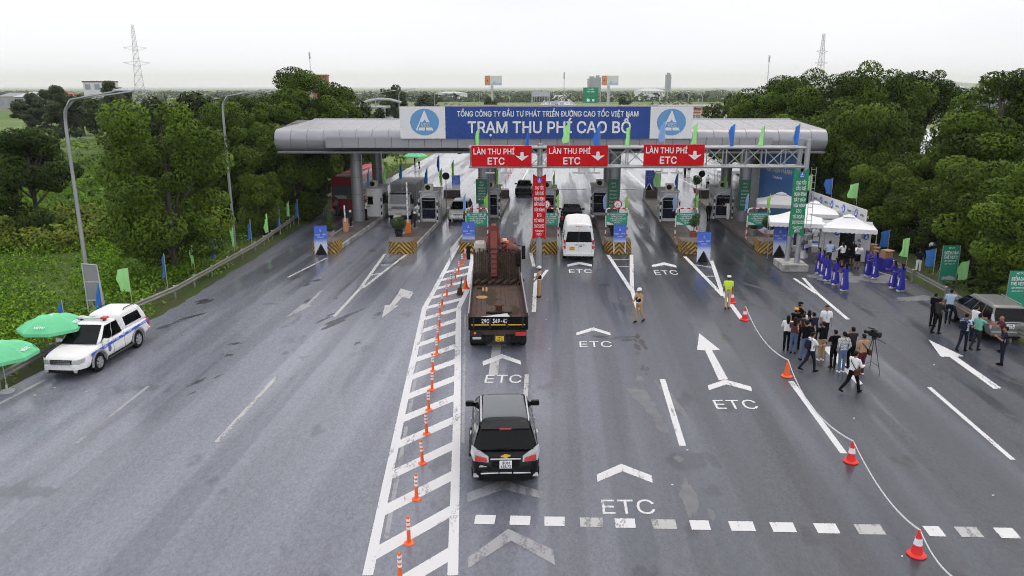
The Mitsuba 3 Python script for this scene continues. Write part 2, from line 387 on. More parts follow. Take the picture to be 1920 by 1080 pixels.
for t in ((1130, 1230, 937, 964), (908, 977, 703, 718), (1087, 1148, 640, 651), (1344, 1424, 750, 767), (1067, 1110, 505, 512), (1229, 1273, 507, 515)): road_text(*t)
# lane lines
for a, b, w, m in (((1242, 711), (1280, 836), .22, 'line'), ((988, 702), (985, 748), .17, 'line_worn'), ((1483, 715), (1582, 850), .22, 'line'), ((1742, 726), (1899, 862), .17, 'line'), ((519, 706), (406, 829), .16, 'line_worn'),
                   ((278, 724), (144, 831), .14, 'line_faint'), ((-30, 772), (87, 711), .16, 'line_worn'), ((1005, 512), (1003, 548), .22, 'line'), ((1003, 547), (1001, 585), .22, 'line'), ((626, 594), (678, 538), .18, 'line_worn'), ((540, 520), (612, 484), .14, 'line_worn'),
                   ((722, 476), (676, 540), .2, 'line_worn'), ((762, 477), (680, 540), .2, 'line_worn'), ((714, 497), (738, 497), .2, 'line_worn'), ((695, 516), (716, 512), .2, 'line_worn'), ((1140, 478), (1184, 545), .24, 'line'), ((1184, 478), (1185, 545), .24, 'line'),
                   ((1184, 540), (1196, 580), .24, 'line'), ((1148, 487), (1184, 486), .18, 'line_worn'), ((1157, 500), (1184, 500), .18, 'line_worn'), ((1284, 481), (1356, 555), .24, 'line'), ((1334, 489), (1354, 548), .24, 'line'), ((1352, 545), (1392, 600), .24, 'line'), ((1300, 496), (1338, 502), .18, 'line_worn'), ((1322, 518), (1344, 518), .18, 'line_worn'),
                   ((1489, 522), (1530, 550), .2, 'line'), ((1506, 521), (1534, 552), .2, 'line'), ((1530, 548), (1590, 599), .2, 'line'), ((995, 474), (1001, 500), .22, 'line_worn'), ((1026, 506), (1008, 530), .2, 'line'), ((1620, 502), (1700, 525), .14, 'line_faint'),
                   ((1175, 320), (1215, 355), .25, 'line'), ((960, 372), (990, 318), .2, 'line'), ((1275, 335), (1330, 365), .25, 'line_worn'), ((1000, 320), (1037, 284), .2, 'line_worn'), ((880, 350), (905, 320), .16, 'line_worn'), ((865, 345), (800, 440), .1, 'line_faint')):
    strip('lane_line', a, b, w, 'mat_' + m, .004)
# worn and repaired patches, oil and wet stains with ragged outlines
def blob(kind, px, py, rx, ry, m, seed, z=.002, ang=0, off=(0, 0)):
    c = G(px, py)[:2] + off; N = 64 if kind == 'worn_patch' else 30; t = np.linspace(0, 2 * np.pi, N, endpoint=False); r = .15 + 1.5 * meshkit.fbm(np.stack([np.cos(t) * 1.8 + seed, np.sin(t) * 1.8, t * 0 + seed], -1), 5) + .25 * (meshkit.noise(np.stack([t * 9, t * 0 + seed, t * 0], -1)) - .5)
    p = np.c_[rx * r * np.cos(t), ry * r * np.sin(t)]; a = math.radians(ang); p = p @ np.array([[math.cos(a), math.sin(a)], [-math.sin(a), math.cos(a)]])
    v = np.vstack([[[*c, z]], np.c_[p + c, np.full(N, z)]]); i = np.arange(N)
    k = numbered('road__' + kind, MARKS); MARKS[k] = 1; scene[k] = mikit.ply((v, np.c_[i * 0, i + 1, (i + 1) % N + 1]), m)
for j, (x, y, rx, ry, an) in enumerate(((1212, 752, .38, 1.6, 8), (1256, 745, .22, 1.5, 8), (1200, 710, .2, .3, 0), (1240, 800, .2, .5, 0), (1292, 930, .22, 1.1, -8), (1272, 860, .16, .22, 0), (1232, 788, .14, .2, 0), (1335, 965, .12, .3, 0), (1112, 700, .22, .18, 0), (1570, 520, 1.6, 1.5, 20), (1645, 522, 1.2, 1.0, 30), (1710, 560, 1.2, .5, 20))):
    blob('worn_patch', x, y, rx, ry, 'mat_patch', 3.1 * j, .002, an)
for j, (x, y, rx, ry, an) in enumerate(((375, 714, .22, .55, -25), (358, 738, .1, .3, -20), (408, 706, .12, .35, -25), (430, 665, .35, .3, 0), (585, 530, .55, .7, -30), (583, 562, .3, .5, -30), (707, 590, .18, .5, -20), (672, 642, .2, .3, 0), (630, 560, .12, .3, 0), (612, 596, .18, .8, -25), (655, 590, .4, 1.8, -25), (1365, 610, .25, .3, 0), (1338, 583, .2, .35, 0), (1405, 570, .4, 1.4, 30),
                                          (1440, 545, .5, 1.3, 30), (1445, 585, .6, .9, 10), (1630, 575, .8, 1.2, 35), (1680, 605, .55, .9, 35), (1865, 720, .35, .8, 40), (1910, 715, .6, .8, 30), (1910, 790, .5, .8, 30), (1150, 634, 1.1, .3, 4), (1195, 640, .45, .9, 0), (1205, 690, .25, .6, 0), (388, 563, .7, .8, -30), (315, 610, .4, 1.5, -35), (975, 400, .4, 1.0, 10), (970, 418, .5, .9, 0), (1196, 398, .35, 2.2, 0), (1205, 425, .3, 1.6, 0), (1580, 705, 1.1, 1.3, 25), (435, 645, .8, .2, 30))):
    q_ = np.random.default_rng(j)
    for e in range(7):
        s_ = .17 + .30 * q_.random() ** 2; w_ = q_.normal(size=2) * [rx * .35, ry * .55]; a_ = math.radians(an); blob('oil_stain', x, y, rx * s_ * .9, ry * s_ * 1.5, 'mat_tar', 1.7 * j + .37 * e, .0022 + .0001 * e, an, (w_[0] * math.cos(a_) - w_[1] * math.sin(a_) * -1 * 0 + w_[1] * math.sin(a_) * -.6, w_[1] * math.cos(a_)))
# scraps of litter on the asphalt
for j, (x, y) in enumerate(((1162, 560), (1022, 600), (1028, 655), (1415, 620), (1600, 785), (1750, 685), (1025, 563), (1287, 845), (1258, 910), (160, 735), (100, 727), (62, 742), (600, 520), (700, 515), (1860, 930), (1690, 1045))):
    p = G(x, y); m = prism([(0, 0), (.05, .01), (.06 + .02 * (j % 3), .05), (.02, .05)], .004, .012 + .01 * (j % 2)); m.apply_translation([p[0], p[1], 0])
    single('litter', m, 'mat_offwhite', 'small scrap of pale litter lying on the asphalt', 'litter', group='scraps of litter on the road')
# pond behind the trees
w0 = G(1740, 262, -.6)
struct('pond', prism([(w0[0] - 30, 138), (w0[0] + 60, 150), (w0[0] + 70, 230), (w0[0] - 25, 235)], -.45, -.4), 'mat_water')

# ---------------------------------------------------------------- canopy over the toll lanes
CX0, CX1 = -18.9, 25.1
can = Proto(); NS = 34; xs = np.linspace(CX0, CX1, NS + 1); R = .85; cy, cz = 62.85, 7.25; RY, RZ = 69.2, 8.62; BY = 75.6
def arc(x0, x1, r0, r1, cyy, a0, a1, n=10):
    t = np.radians(np.linspace(a0, a1, n)); o = np.c_[cyy + r1 * np.cos(t), cz + r1 * np.sin(t)]; i = np.c_[cyy + r0 * np.cos(t), cz + r0 * np.sin(t)]
    pr = np.vstack([o, i[::-1]]); k = len(pr); v = np.vstack([np.c_[np.full(k, x0), pr], np.c_[np.full(k, x1), pr]])
    f = [[j, (j + 1) % k, (j + 1) % k + k] for j in range(k)] + [[j, (j + 1) % k + k, j + k] for j in range(k)]
    for j in range(n - 1):
        q = [j, j + 1, k - 2 - j, k - 1 - j]; f += [[q[2], q[1], q[0]], [q[3], q[2], q[0]], [q[0] + k, q[1] + k, q[2] + k], [q[0] + k, q[2] + k, q[3] + k]]
    m = trimesh.Trimesh(v, np.array(f), process=False); return m
nose = mikit.ply(arc(.018, xs[1] - xs[0] - .018, R - .04, R, cy, 90, 268, 14), 'mat_panel', 25)
core = Manifold.extrude(__import__('manifold3d').CrossSection([[(cy + .82 * math.cos(a), cz + .82 * math.sin(a)) for a in np.radians(np.linspace(92, 268, 14))] + [(BY, cz - .82), (BY + .6, cz), (BY, cz + .80), (RY, RZ - .06)]]), CX1 - CX0 - .04)
cm = tm(core); v = cm.vertices; cm = trimesh.Trimesh(np.c_[v[:, 2] + CX0 + .02, v[:, 0], v[:, 1]], cm.faces, process=False)
can.add('core', cm, 'mat_joint')
for i in range(NS):
    can.parts.append((numbered('nose_panel', can.names), {**nose, 'to_world': None, 'dx': xs[i]}, None, None)); can.names.add(can.parts[-1][0])
def sheet_slab(p, t=.03): p = np.array(p, float); return tm(hull(np.vstack([p, p - [0, 0, t]])))
for i in range(NS):
    a, b = xs[i] + .015, xs[i + 1] - .015
    ra, rb = np.clip([a, b], CX0 + 1.5, CX1 - .6)
    if rb - ra < .05: ra, rb = (CX0 + 1.5, CX0 + 1.52) if i < 3 else (CX1 - .62, CX1 - .6)
    can.add('roof_sheet', sheet_slab([(a, cy, cz + R + .003), (b, cy, cz + R + .003), (rb, RY, RZ), (ra, RY, RZ)]), 'mat_roof_metal')
    if i: can.add('roof_seam', quad((xs[i] - .02, cy, cz + R), (xs[i] + .02, cy, cz + R), (np.clip(xs[i], CX0 + 1.5, CX1 - .6) + .02, RY, RZ), (np.clip(xs[i], CX0 + 1.5, CX1 - .6) - .02, RY, RZ), t=.05, proud=.03), 'mat_light_grey')
can.add('roof_ridge', tube((CX0 + 1.5, RY, RZ + .01), (CX1 - .6, RY, RZ + .01), .07), 'mat_light_grey')
can.add('soffit', box(CX0 + .1, CX1 - .1, cy, BY, 6.36, 6.428), 'mat_soffit')
FX0, FX1 = -14.7, 20.5; NF = 27; fx = np.linspace(FX0, FX1, NF + 1)
can.add('fascia_core', box(FX0 + .02, FX1 - .02, 61.5, 62.6, 6.70, 7.54), 'mat_joint')
for i in range(NF): can.add('fascia_panel', box(fx[i] + .015, fx[i + 1] - .015, 61.44, 61.56, 6.72, 7.55, .01), 'mat_panel')
can.add('eave_strip', box(CX0 + .3, CX1 - .3, 61.62, 62.75, 6.28, 6.415), 'mat_soffit')
for i in range(5): can.add('downlight', lathe([(0, 0), (.16, 0), (.16, .1), (0, .1)], 12, (-12 + 7.8 * i, 62.2, 6.19)), 'mat_black')
COLS = [-13.1, -2.35, 8.65, 19.7]
for x in COLS:
    for y, r, dx in ((65.1, .5, 0), (72.6, .5, .45)):
        can.add('column', lathe([(0, -.1), (r, -.1), (r, 6.45), (0, 6.45)], 20, (x + dx, y, 0)), 'mat_column', 40)
        for z in (1.2, 2.6, 4.0, 5.4): can.add('column_joint', lathe([(r, 0), (r + .006, 0), (r + .006, .03), (r, .03)], 20, (x + dx, y, z)), 'mat_joint')
keep = can.parts; can.parts = [p for p in keep if 'dx' not in p[1]]
ck = can.place('toll_canopy', 'long silver toll canopy with rounded metal edge spanning all the lanes on thick columns', 'canopy')
for n, d, _, _ in keep:
    if 'dx' in d: scene[ck + '__' + n] = {**{k: v for k, v in d.items() if k != 'dx'}, 'to_world': S4().translate([float(d['dx']), 0, 0])}

# the name board on the roof edge
SY = 61.2
def on(px, py, D=SY - .02): return at(px, py, D)
sg = Proto(); zb, zt = on(1000, 260)[2], on(1000, 200)[2]; X = lambda px: on(px, 230)[0]
sg.add('frame', box(X(750), X(1299), SY + .02, SY + .25, zb - .02, zt + .02, .01), 'mat_grey')
sg.add('white_panel', box(X(750), X(835) - .01, SY, SY + .05, zb, zt, .005), 'mat_white'); sg.add('white_panel', box(X(1219) + .01, X(1299), SY, SY + .05, zb, zt, .005), 'mat_white')
n = 8; bx = np.linspace(X(835), X(1219), n + 1)
for i in range(n): sg.add('blue_panel', box(bx[i] + .006, bx[i + 1] - .006, SY, SY + .05, zb, zt, .005), 'mat_blue_sign')
def logo(P, cx, y, cz_, rx, rz, letters=True, up='logo', m='mat_logo_blue'):
    """A round blue emblem with a white peak cut by a road and two white blocks below."""
    t = np.linspace(0, 2 * np.pi, 40, endpoint=False)
    e = lambda pts, d: stand(prism([(a * rx, b * rz) for a, b in pts], 0, d), cx, y, cz_)
    up = P.add(up, e(list(zip(np.cos(t), np.sin(t))), .012), m)
    P.add(up + '__peak', cat(e([(-.30, .02), (.02, .85), (.30, .08), (.38, 0), (.12, 0), (.0, .22), (-.12, 0)], .02), e([(-.46, -.62), (-.36, -.40), (.02, -.40), (.02, -.62)], .02), e([(.10, -.62), (.10, -.40), (.50, -.40), (.60, -.62)], .02),
                             e([(-.62, -.62), (-.52, -.62), (.02, .85), (-.03, .85)], .02)), 'mat_white')
    if letters: P.add(up + '__lettering', stand(lettering('VEC', rx * .62, rz * .26, .02), cx + rx * .05, y, cz_ - rz * .2), 'mat_cream')
for cxp in (796, 1259): c = on(cxp, 229); logo(sg, c[0], SY - .002, c[2], 1.13, 1.02)
c = on(1027, 213); sg.add('lettering', stand(lettering('TỔNG CÔNG TY ĐẦU TƯ PHÁT TRIỂN ĐƯỜNG CAO TỐC VIỆT NAM', 14.1, .40, .02), c[0], SY - .002, c[2] - .02), 'mat_white')
c = on(1030, 238.5); sg.add('lettering', stand(lettering('TRẠM THU PHÍ CAO BỒ', 12.75, .86, .03), c[0], SY - .002, c[2]), 'mat_white')
sg.place('station_sign', 'wide blue and white name board along the front edge of the canopy roof', 'sign')
for i in range(1): single('sign_walkway', cat(tube((X(830), SY + 1.6, zt + .05), (X(1240), SY + 1.6, zt + .05), .05), *[tube((x, SY + 1.6, zt - 1.4), (x, SY + 1.6, zt + .05), .04) for x in np.linspace(X(830), X(1240), 7)]), 'mat_galv', 'thin metal railing running just behind the top of the name board', 'railing')

# ---------------------------------------------------------------- lane gantry, lane signs, long banners
GY0 = 48.2
gan = Proto(); gx0, gx1 = at(879, 300, GY0)[0], at(1512, 300, GY0)[0]; z0, z1 = at(1000, 313, GY0)[2], at(1000, 277, GY0)[2]
xA, xB = G(1010, 498)[0], G(1493, 505)[0]
gan.add('post', tube((xA, GY0 + .4, 0), (xA, GY0 + .4, z1 + .25), .20, .16, 12), 'mat_galv', 40)
gan.add('post', tube((xB, GY0, 0), (xB + .05, GY0, z1 + .5), .17, .15, 12), 'mat_galv', 40); gan.add('post', tube((xB - .36, GY0 + .8, 0), (xB - .1, GY0 + .8, z1 + .5), .17, .15, 12), 'mat_galv', 40)
for y in (GY0, GY0 + .8):
    for z in (z0, z1): gan.add('chord', tube((gx0, y, z), (gx1, y, z), .085, n=10), 'mat_galv', 40)
nb = 17; bxs = np.linspace(gx0 + .1, gx1 - .1, nb + 1)
for i in range(nb + 1):
    gan.add('strut', cat([tube((bxs[i], y, z0), (bxs[i], y, z1), .035, n=6) for y in (GY0, GY0 + .8)], [tube((bxs[i], GY0, z), (bxs[i], GY0 + .8, z), .035, n=6) for z in (z0, z1)]), 'mat_galv')
    if i < nb: gan.add('brace', cat([tube((bxs[i], y, z0 if (i + k) % 2 else z1), (bxs[i + 1], y, z1 if (i + k) % 2 else z0), .03, n=6) for k, y in enumerate((GY0, GY0 + .8))], tube((bxs[i], GY0, z0), (bxs[i + 1], GY0 + .8, z0), .025, n=6)), 'mat_galv')
for px0, px1 in ((910, 928), (938, 960), (1074, 1097), (1103, 1125), (1230, 1252), (1258, 1280)):
    a, b = at(px0, 324, GY0 + .2), at(px1, 324, GY0 + .2)
    gan.add('antenna', cat(box(a[0], b[0], a[1] - .12, a[1] + .12, a[2] - .04, a[2] + .04, .01), tube(((a[0] + b[0]) / 2, a[1], a[2]), ((a[0] + b[0]) / 2, a[1], z0), .03, n=6)), 'mat_light_grey')
p = G(1483, 505); gan.add('plinth', prism([(p[0] - .75, p[1] - .6), (p[0] + .85, p[1] - .7), (p[0] + .95, p[1] + 1.5), (p[0] - .65, p[1] + 1.5)], -.1, .42), 'mat_concrete')
gan.add('ladder', cat([tube((xB + .34 + dx, GY0 - .1, 2.2), (xB + .34 + dx, GY0 - .1, z0), .02, n=5) for dx in (0, .3)], [tube((xB + .34, GY0 - .1, z), (xB + .64, GY0 - .1, z), .018, n=5) for z in np.arange(2.4, z0, .4)]), 'mat_galv')
gan.place('lane_gantry', 'galvanised lattice gantry on two posts standing in front of the toll lanes', 'gantry')
for i, (a, b, t, bt) in enumerate(((884, 997, 273.5, 312.5), (1025, 1140, 272.5, 312), (1206, 1322, 271, 311))):
    P = Proto(); D = GY0 - .16; pa, pb = at(a, bt, D), at(b, t, D); w, h = pb[0] - pa[0], pb[2] - pa[2]
    P.add('panel', box(pa[0], pb[0], D, D + .06, pa[2], pb[2], .01), 'mat_red_sign'); P.add('bracket', box(pa[0] + .3, pb[0] - .3, D + .065, D + .1, z0 - .02, z1 + .02), 'mat_galv')
    P.add('lettering', stand(lettering('LÀN THU PHÍ', w * .68, h * .26, .02), pa[0] + w * .375, D - .001, pa[2] + h * .73), 'mat_white'); P.add('lettering', stand(lettering('ETC', w * .28, h * .32, .02), pa[0] + w * .41, D - .001, pa[2] + h * .27), 'mat_white')
    ar = [(0, -.46), (.5, .08), (.14, .0), (.10, .42), (-.10, .42), (-.14, .0), (-.5, .08)]
    P.add('arrow', stand(prism([(u * w * .23, v * h * .48) for u, v in ar], 0, .02), pa[0] + w * .84, D - .001, pa[2] + h * .5), 'mat_white')
    P.place('lane_sign', f"red ETC lane sign with white arrow, {('nearest to the left end', 'just right of the middle post', 'farthest to the right')[i]} of the gantry", 'sign', group='red ETC lane signs')
LINES = ['CAO TỐC', 'CẦU GIẼ', 'NINH BÌNH', 'BẮT ĐẦU', 'VẬN HÀNH', 'ETC', 'TỪ NGÀY', '20/7/2022']
def banner(px, w, zt_, zb_, y, m, label, zc=None, rot=0):
    P = Proto(); x = at(px, 400, y)[0]; h = zt_ - zb_
    # wrapped round the post, with notched ends and shallow folds
    n, k = 9, 14; u = np.linspace(-1, 1, n); vv = np.linspace(0, 1, k); U, V = np.meshgrid(u, vv)
    yy = y + .10 * U ** 2 + .012 * np.sin(V * 31 + U * 3); zz = zb_ + h * V + np.where(V == 0, .22 * (1 - np.abs(U)), 0) - np.where(V == 1, .22 * (1 - np.abs(U)), 0)
    i = (np.arange(k - 1)[:, None] * n + np.arange(n - 1)).ravel(); f = np.c_[i, i + 1, i + n + 1, i + n]
    v = np.c_[(x + U * w / 2).ravel(), yy.ravel(), zz.ravel()]
    P.add('cloth', (np.vstack([v, v + [0, .02, 0]]), np.vstack([f, f[:, ::-1] + len(v)])), m, True)
    logo(P, x, y - .03, zt_ - .095 * h, w * .2, w * .2, False, m='mat_stripe_blue')
    for j, t in enumerate(LINES): P.add('lettering', stand(lettering(t, w * (.34 if t == 'ETC' else .66 if j in (0, 1) else .78), h * .048, .01), x, y - .028, zt_ - h * (.205 + .083 * j)), 'mat_white')
    P.add('lettering', stand(lettering('TASCO', w * .66, h * .032, .01), x, y - .028, zb_ + h * .135), 'mat_white'); P.add('lettering', stand(lettering('VETC', w * .4, h * .036, .01), x, y - .028, zb_ + h * .085), 'mat_white')
    P.place('long_banner', label, 'banner', group='long banners on the gantry posts')
banner(1011, .82, at(1011, 327, GY0)[2], at(1011, 450, GY0)[2], GY0 + .13, 'mat_red_sign', 'long red banner with white lettering tied to the middle gantry post')
banner(1497, .94, at(1497, 315, GY0)[2], at(1497, 442, GY0)[2], GY0 - .28, 'mat_green_sign', 'long green banner with white lettering tied to the right end posts of the gantry')
# ---------------------------------------------------------------- islands with booths and their furniture
def stripes(p, n, uv):
    k = uv.y + dr.abs(uv.x) * .95; s = k / .30 - dr.floor(k / .30)
    d = fbm(uv.x * 3 + p.x, uv.y * 4, 0, 4)
    c = dr.select(s < .55, mix((.62, .36, .03), (.38, .20, .03), d), mix((.022, .02, .018), (.05, .04, .03), d))
    return mix(c, (.13, .09, .06), smoothstep(.55, .75, d) * .8)
mat('hazard', proc(stripes), .6)
NOSES = [(-13.3, 1), (-7.9, 1), (-2.85, 1), (2.25, 1), (7.5, 1), (12.85, 1), (18.35, 1)]
IY0, IY1, SL = 53.3, 81.0, .062
WHICH = ['leftmost of the seven', 'second from the left', 'third from the left, behind the crane truck', 'fourth from the left, behind the red banner', 'fifth from the left, right of the white van', 'sixth from the left', 'rightmost of the seven']
SHORT = ['on the leftmost island', 'on the second island from the left', 'on the third island from the left', 'on the island behind the red banner', 'on the island right of the white van', 'on the sixth island from the left', 'on the rightmost island']


def ix(i, y): return NOSES[i][0] + SL * (y - IY0)


def nose_mesh(hw=.95, L=1.9, h=.82):
    """Rounded crash nose: striped skirt (with uv along the outline) and its top."""
    pl = [(-hw, L), (-hw, .75)] + [(-hw * math.cos(a), .75 - .75 * math.sin(a) ** 1.0) for a in np.radians(np.linspace(12, 168, 13))] + [(hw, .75), (hw, L)]
    pl = np.array(pl); s = np.r_[0, np.cumsum(np.linalg.norm(np.diff(pl, axis=0), axis=1))]; s -= s[-1] / 2; n = len(pl)
    lo = np.c_[pl * 1.0, np.full(n, -.05)]; hi = np.c_[pl[:, 0] * .93, pl[:, 1] + .06, np.full(n, h)]
    v = np.vstack([lo, hi]); i = np.arange(n - 1); f = np.vstack([np.c_[i, i + 1, i + 1 + n], np.c_[i, i + 1 + n, i + n]])
    top = prism([tuple(p[:2]) for p in hi], h - .06, h + .015)
    return (trimesh.Trimesh(v, f, process=False), np.c_[np.r_[s, s], np.r_[np.zeros(n), np.full(n, h)]]), top


(nm_, nuv), ntop = nose_mesh()
for i in range(7):
    P = Proto(); a, b = NOSES[i][0], ix(i, IY1)
    P.parts.append(('crash_nose', {**mikit.ply(nm_, 'mat_hazard', True, uv=nuv), 'to_world': S4().translate([a, IY0 - .55, 0]).rotate([0, 0, 1], -3)}, None, None))
    P.parts.append(('crash_nose__top', {**mikit.ply(ntop, 'mat_island_top'), 'to_world': S4().translate([a, IY0 - .55, 0]).rotate([0, 0, 1], -3)}, None, None))
    pl = [(a - .95, IY0 + 1.2), (a + .95, IY0 + 1.2), (b + .95, IY1 - 1.0), (b + .55, IY1), (b - .55, IY1), (b - .95, IY1 - 1.0)]
    P.parts.append(('curb', mikit.ply(prism(pl, -.1, .30), 'mat_concrete' if i < 2 else 'mat_island_top'), None, None))
    P.parts.append(('paving', mikit.ply(prism([(x + (.12 if x < a + SL * (y - IY0) else -.12), y) for x, y in pl], .28, .315), 'mat_island_top'), None, None))
    P.parts.append(('far_nose', mikit.ply(tm(hull([(b - .85, IY1 - 2.2, .3), (b + .85, IY1 - 2.2, .3), (b - .85, IY1 - 2.2, 1.15), (b + .85, IY1 - 2.2, 1.15), (b - .8, IY1 - .3, 0.1), (b + .8, IY1 - .3, .1), (b - .75, IY1 - .4, 1.1), (b + .75, IY1 - .4, 1.1)])), 'mat_island_top'), None, None))
    key = numbered('lane_island', TAKEN); TAKEN.add(key)
    for n, d, _, _ in P.parts: scene[f'{key}__{n}'] = d
    labels[key] = {'label': f'toll lane island with striped crash nose, {WHICH[i]}', 'category': 'island', 'group': 'toll lane islands'}

# booths
def booth_proto(white):
    P = Proto(); body = 'mat_white' if white else 'mat_light_grey'  # greyer bodies: the shade under the canopy is put into their colour
    c = Manifold.extrude(__import__('manifold3d').CrossSection([[(-.74, -1.2), (-.55, -1.4), (.55, -1.4), (.74, -1.2), (.74, 1.2), (.55, 1.4), (-.55, 1.4), (-.74, 1.2)]]), 2.45)
    P.add('body', tm(c), body)
    P.add('roof', box(-.82, .82, -1.48, 1.48, 2.45, 2.58, .03), 'mat_light_grey')
    P.add('front_panel', box(-.56, .56, -1.425, -1.405, .25, 2.0 if not white else .9, .01), 'mat_white' if white else 'mat_cloth_navy')
    P.add('window', box(-.50, -.02 if white else .5, -1.43, -1.41, 1.1, 1.75, .005), 'mat_glass'); P.add('window__frame', cat(box(-.54, .02 if white else .54, -1.435, -1.415, 1.05, 1.1), box(-.54, .02 if white else .54, -1.435, -1.415, 1.75, 1.8)), 'mat_grey')
    for s in (-1, 1):
        P.add('window', quad((s * .74, -s * -.9, 1.05), (s * .74, s * -.9, 1.05), (s * .74, s * -.9, 1.95), (s * .74, -s * -.9, 1.95)) if s < 0 else quad((.74, -.9, 1.05), (.74, .9, 1.05), (.74, .9, 1.95), (.74, -.9, 1.95)), 'mat_glass')
    P.add('air_conditioner', box(-.36, .36, -1.2, -.85, 2.585, 3.15, .02), 'mat_cream'); P.add('air_conditioner__fan', stand(lathe([(0, 0), (.2, 0), (.22, .02), (0, .02)], 16), -.08, -1.2, 2.86), 'mat_black')
    P.add('bumper_post', cat([tube((s * .78, -1.75, 0), (s * .78, -1.75, 1.9), .055, n=8) for s in (-1, 1)]), 'mat_white')
    for s in (-1, 1): P.add('bumper_band', cat([tube((s * .78, -1.75, z), (s * .78, -1.75, z + .3), .058, n=8) for z in (.2, .8, 1.4)]), 'mat_charcoal')
    P.add('guard_rail', path([(.2, -1.5, 2.3), (-.3, -1.6, 2.25), (-.78, -1.75, 1.9)], .035, 6), 'mat_white')
    return P
BP = [booth_proto(True), booth_proto(False)]
BOOTH = [(.55, 68.6), (.45, 66.0), (.45, 68.0), (.3, 67.8), (-.3, 69.3), (.1, 66.2), (-.55, 67.8)]
for i, (dx, y) in enumerate(BOOTH):
    BP[i > 0].place('toll_booth', f"{'white' if i == 0 else 'grey'} toll booth topped by an air conditioner {SHORT[i]}", 'booth', (ix(i, y) + dx - .3, y, .315), -3.5, 'toll booths')

# boom barriers
def boom(P_, loc, m, lab, up, length=3.0, rz=0):
    P = Proto(); P.add('cabinet', box(-.19, .19, -.15, .15, 0, .98, .02), m); P.add('cabinet__cap', box(-.2, .2, -.16, .16, .98, 1.03, .01), 'mat_grey')
    if up:
        P.add('arm', cat(box(-.05, .05, -.2, -.16, .82, 1.9 + length - 2.2)), 'mat_white')
        P.add('arm__band', cat([box(-.052, .052, -.203, -.158, z, z + .22) for z in np.arange(1.1, length - .6, .5)]), 'mat_light_grey')
    else:
        P.add('arm', tube((0, -.18, .92), (length, -.18, .94), .045, n=8), 'mat_white')
    return P.place('boom_barrier', lab, 'barrier', loc, rz, 'boom barriers')
def isl(px, py): p = G(px, py, .315); return (p[0], p[1], .315)
boom(0, isl(649, 434), 'mat_pale_orange', 'faded orange boom barrier with a short raised arm on the leftmost island', True, 2.4)
boom(0, isl(766, 437), 'mat_orange_box', 'bright orange boom barrier with a tall raised white arm beside the round bush', True, 4.3)
for i in (3, 4): boom(0, (ix(i, 79.0) + .7, 79.0, .315), 'mat_grey', f'grey boom barrier with its arm lowered across the lane, far end of the {ORD[i]} island', False, 3.0, 1)
# lane terminal posts beside the booms
def terminal():
    P = Proto(); P.add('post', box(-.07, .07, -.06, .06, 0, 1.25, .01), 'mat_black'); P.add('reader', box(-.16, .16, -.14, .1, .75, 1.15, .02), 'mat_charcoal'); P.add('lamp', lathe([(0, 0), (.09, .02), (.11, .10), (.06, .18), (0, .2)], 12, (.02, -.12, 1.2)), 'mat_white'); P.add('base', box(-.2, .2, -.16, .16, 0, .06, .01), 'mat_grey'); return P
TP = terminal()
TP.place('card_terminal', 'black card terminal with a white lamp beside the faded orange barrier', 'terminal', isl(658, 425), 0, 'card terminals'); TP.place('card_terminal', 'black card terminal with a white lamp behind the bright orange barrier', 'terminal', isl(778, 428), 0, 'card terminals')

# blue advertising stands with a notched foot
def stand_proto(print_=True):
    P = Proto(); w, h = .44, 2.05
    pl = [(-w, 0.02), (-.02, .78), (.02, .78), (w, .02), (w, h), (-w, h)]
    m = stand(trimesh.creation.extrude_polygon(Polygon(pl), .012, engine='earcut')); v = m.vertices; v[:, 1] += (v[:, 2] - 1) * .10
    P.add('print', m, 'mat_stand_blue')
    sl = lambda x0, z, tx, ww, hh: (lambda q: (q.vertices.__setitem__((slice(None), 1), q.vertices[:, 1] + (q.vertices[:, 2] - 1) * .10), q)[1])(stand(lettering(tx, ww, hh, .006), x0, -.013, z))
    if print_:
        logo(P, 0, -.015 + .075, 1.72, .13, .13, False, m='mat_stripe_blue')
        P.add('lettering', cat(sl(-.22, 1.42, 'TASCO', .34, .07), sl(.24, 1.44, 'VETC', .26, .08), sl(0, 1.25, 'THU PHÍ ETC', .40, .06)), 'mat_white')
    P.add('frame', cat(tube((-.4, .14, .02), (.3, .1, 1.9), .014, n=6), tube((.4, .14, .02), (-.3, .1, 1.9), .014, n=6), tube((0, .1, 1.0), (0, .5, .02), .014, n=6), tube((-w, .1, h - .02), (w, .1, h - .02), .012, n=6)), 'mat_black')
    P.add('ballast', cat(box(-.3, .3, .02, .16, .02, .16, .03), hull([(-.34, .05, .02), (.34, .05, .02), (-.02, .05, .72), (.02, .05, .72), (-.34, .07, .02), (.34, .07, .02), (0, .07, .72)])), 'mat_black')
    return P
SP = stand_proto()
for k, (px, py) in enumerate(((603, 478), (879, 470), (1161, 476), (1318, 492), (1460, 480))):
    p = G(px, py); SP.place('advertising_stand', ['blue printed advertising stand with a notched foot, leftmost of the row', 'blue printed advertising stand left of the crane truck', 'blue printed advertising stand in front of the nose right of the white van', 'blue printed advertising stand at the sixth island, set farthest forward', 'blue printed advertising stand at the rightmost island next to the gantry posts'][k], 'advertising stand', (p[0], p[1], 0), [4, 0, -1, -3, -5][k], 'blue advertising stands')
for k, (px, py) in enumerate(((1217, 357), (855, 345), (760 + 160, 322))):
    p = G(px, py, 1.1); SP.place('advertising_stand', ['small distant blue stand on the far end of the sixth island', 'small distant blue stand beyond the second island', 'small distant blue stand beyond the third island'][k], 'advertising stand', (p[0], p[1], 1.1 if k == 0 else 0), 0, 'blue advertising stands')

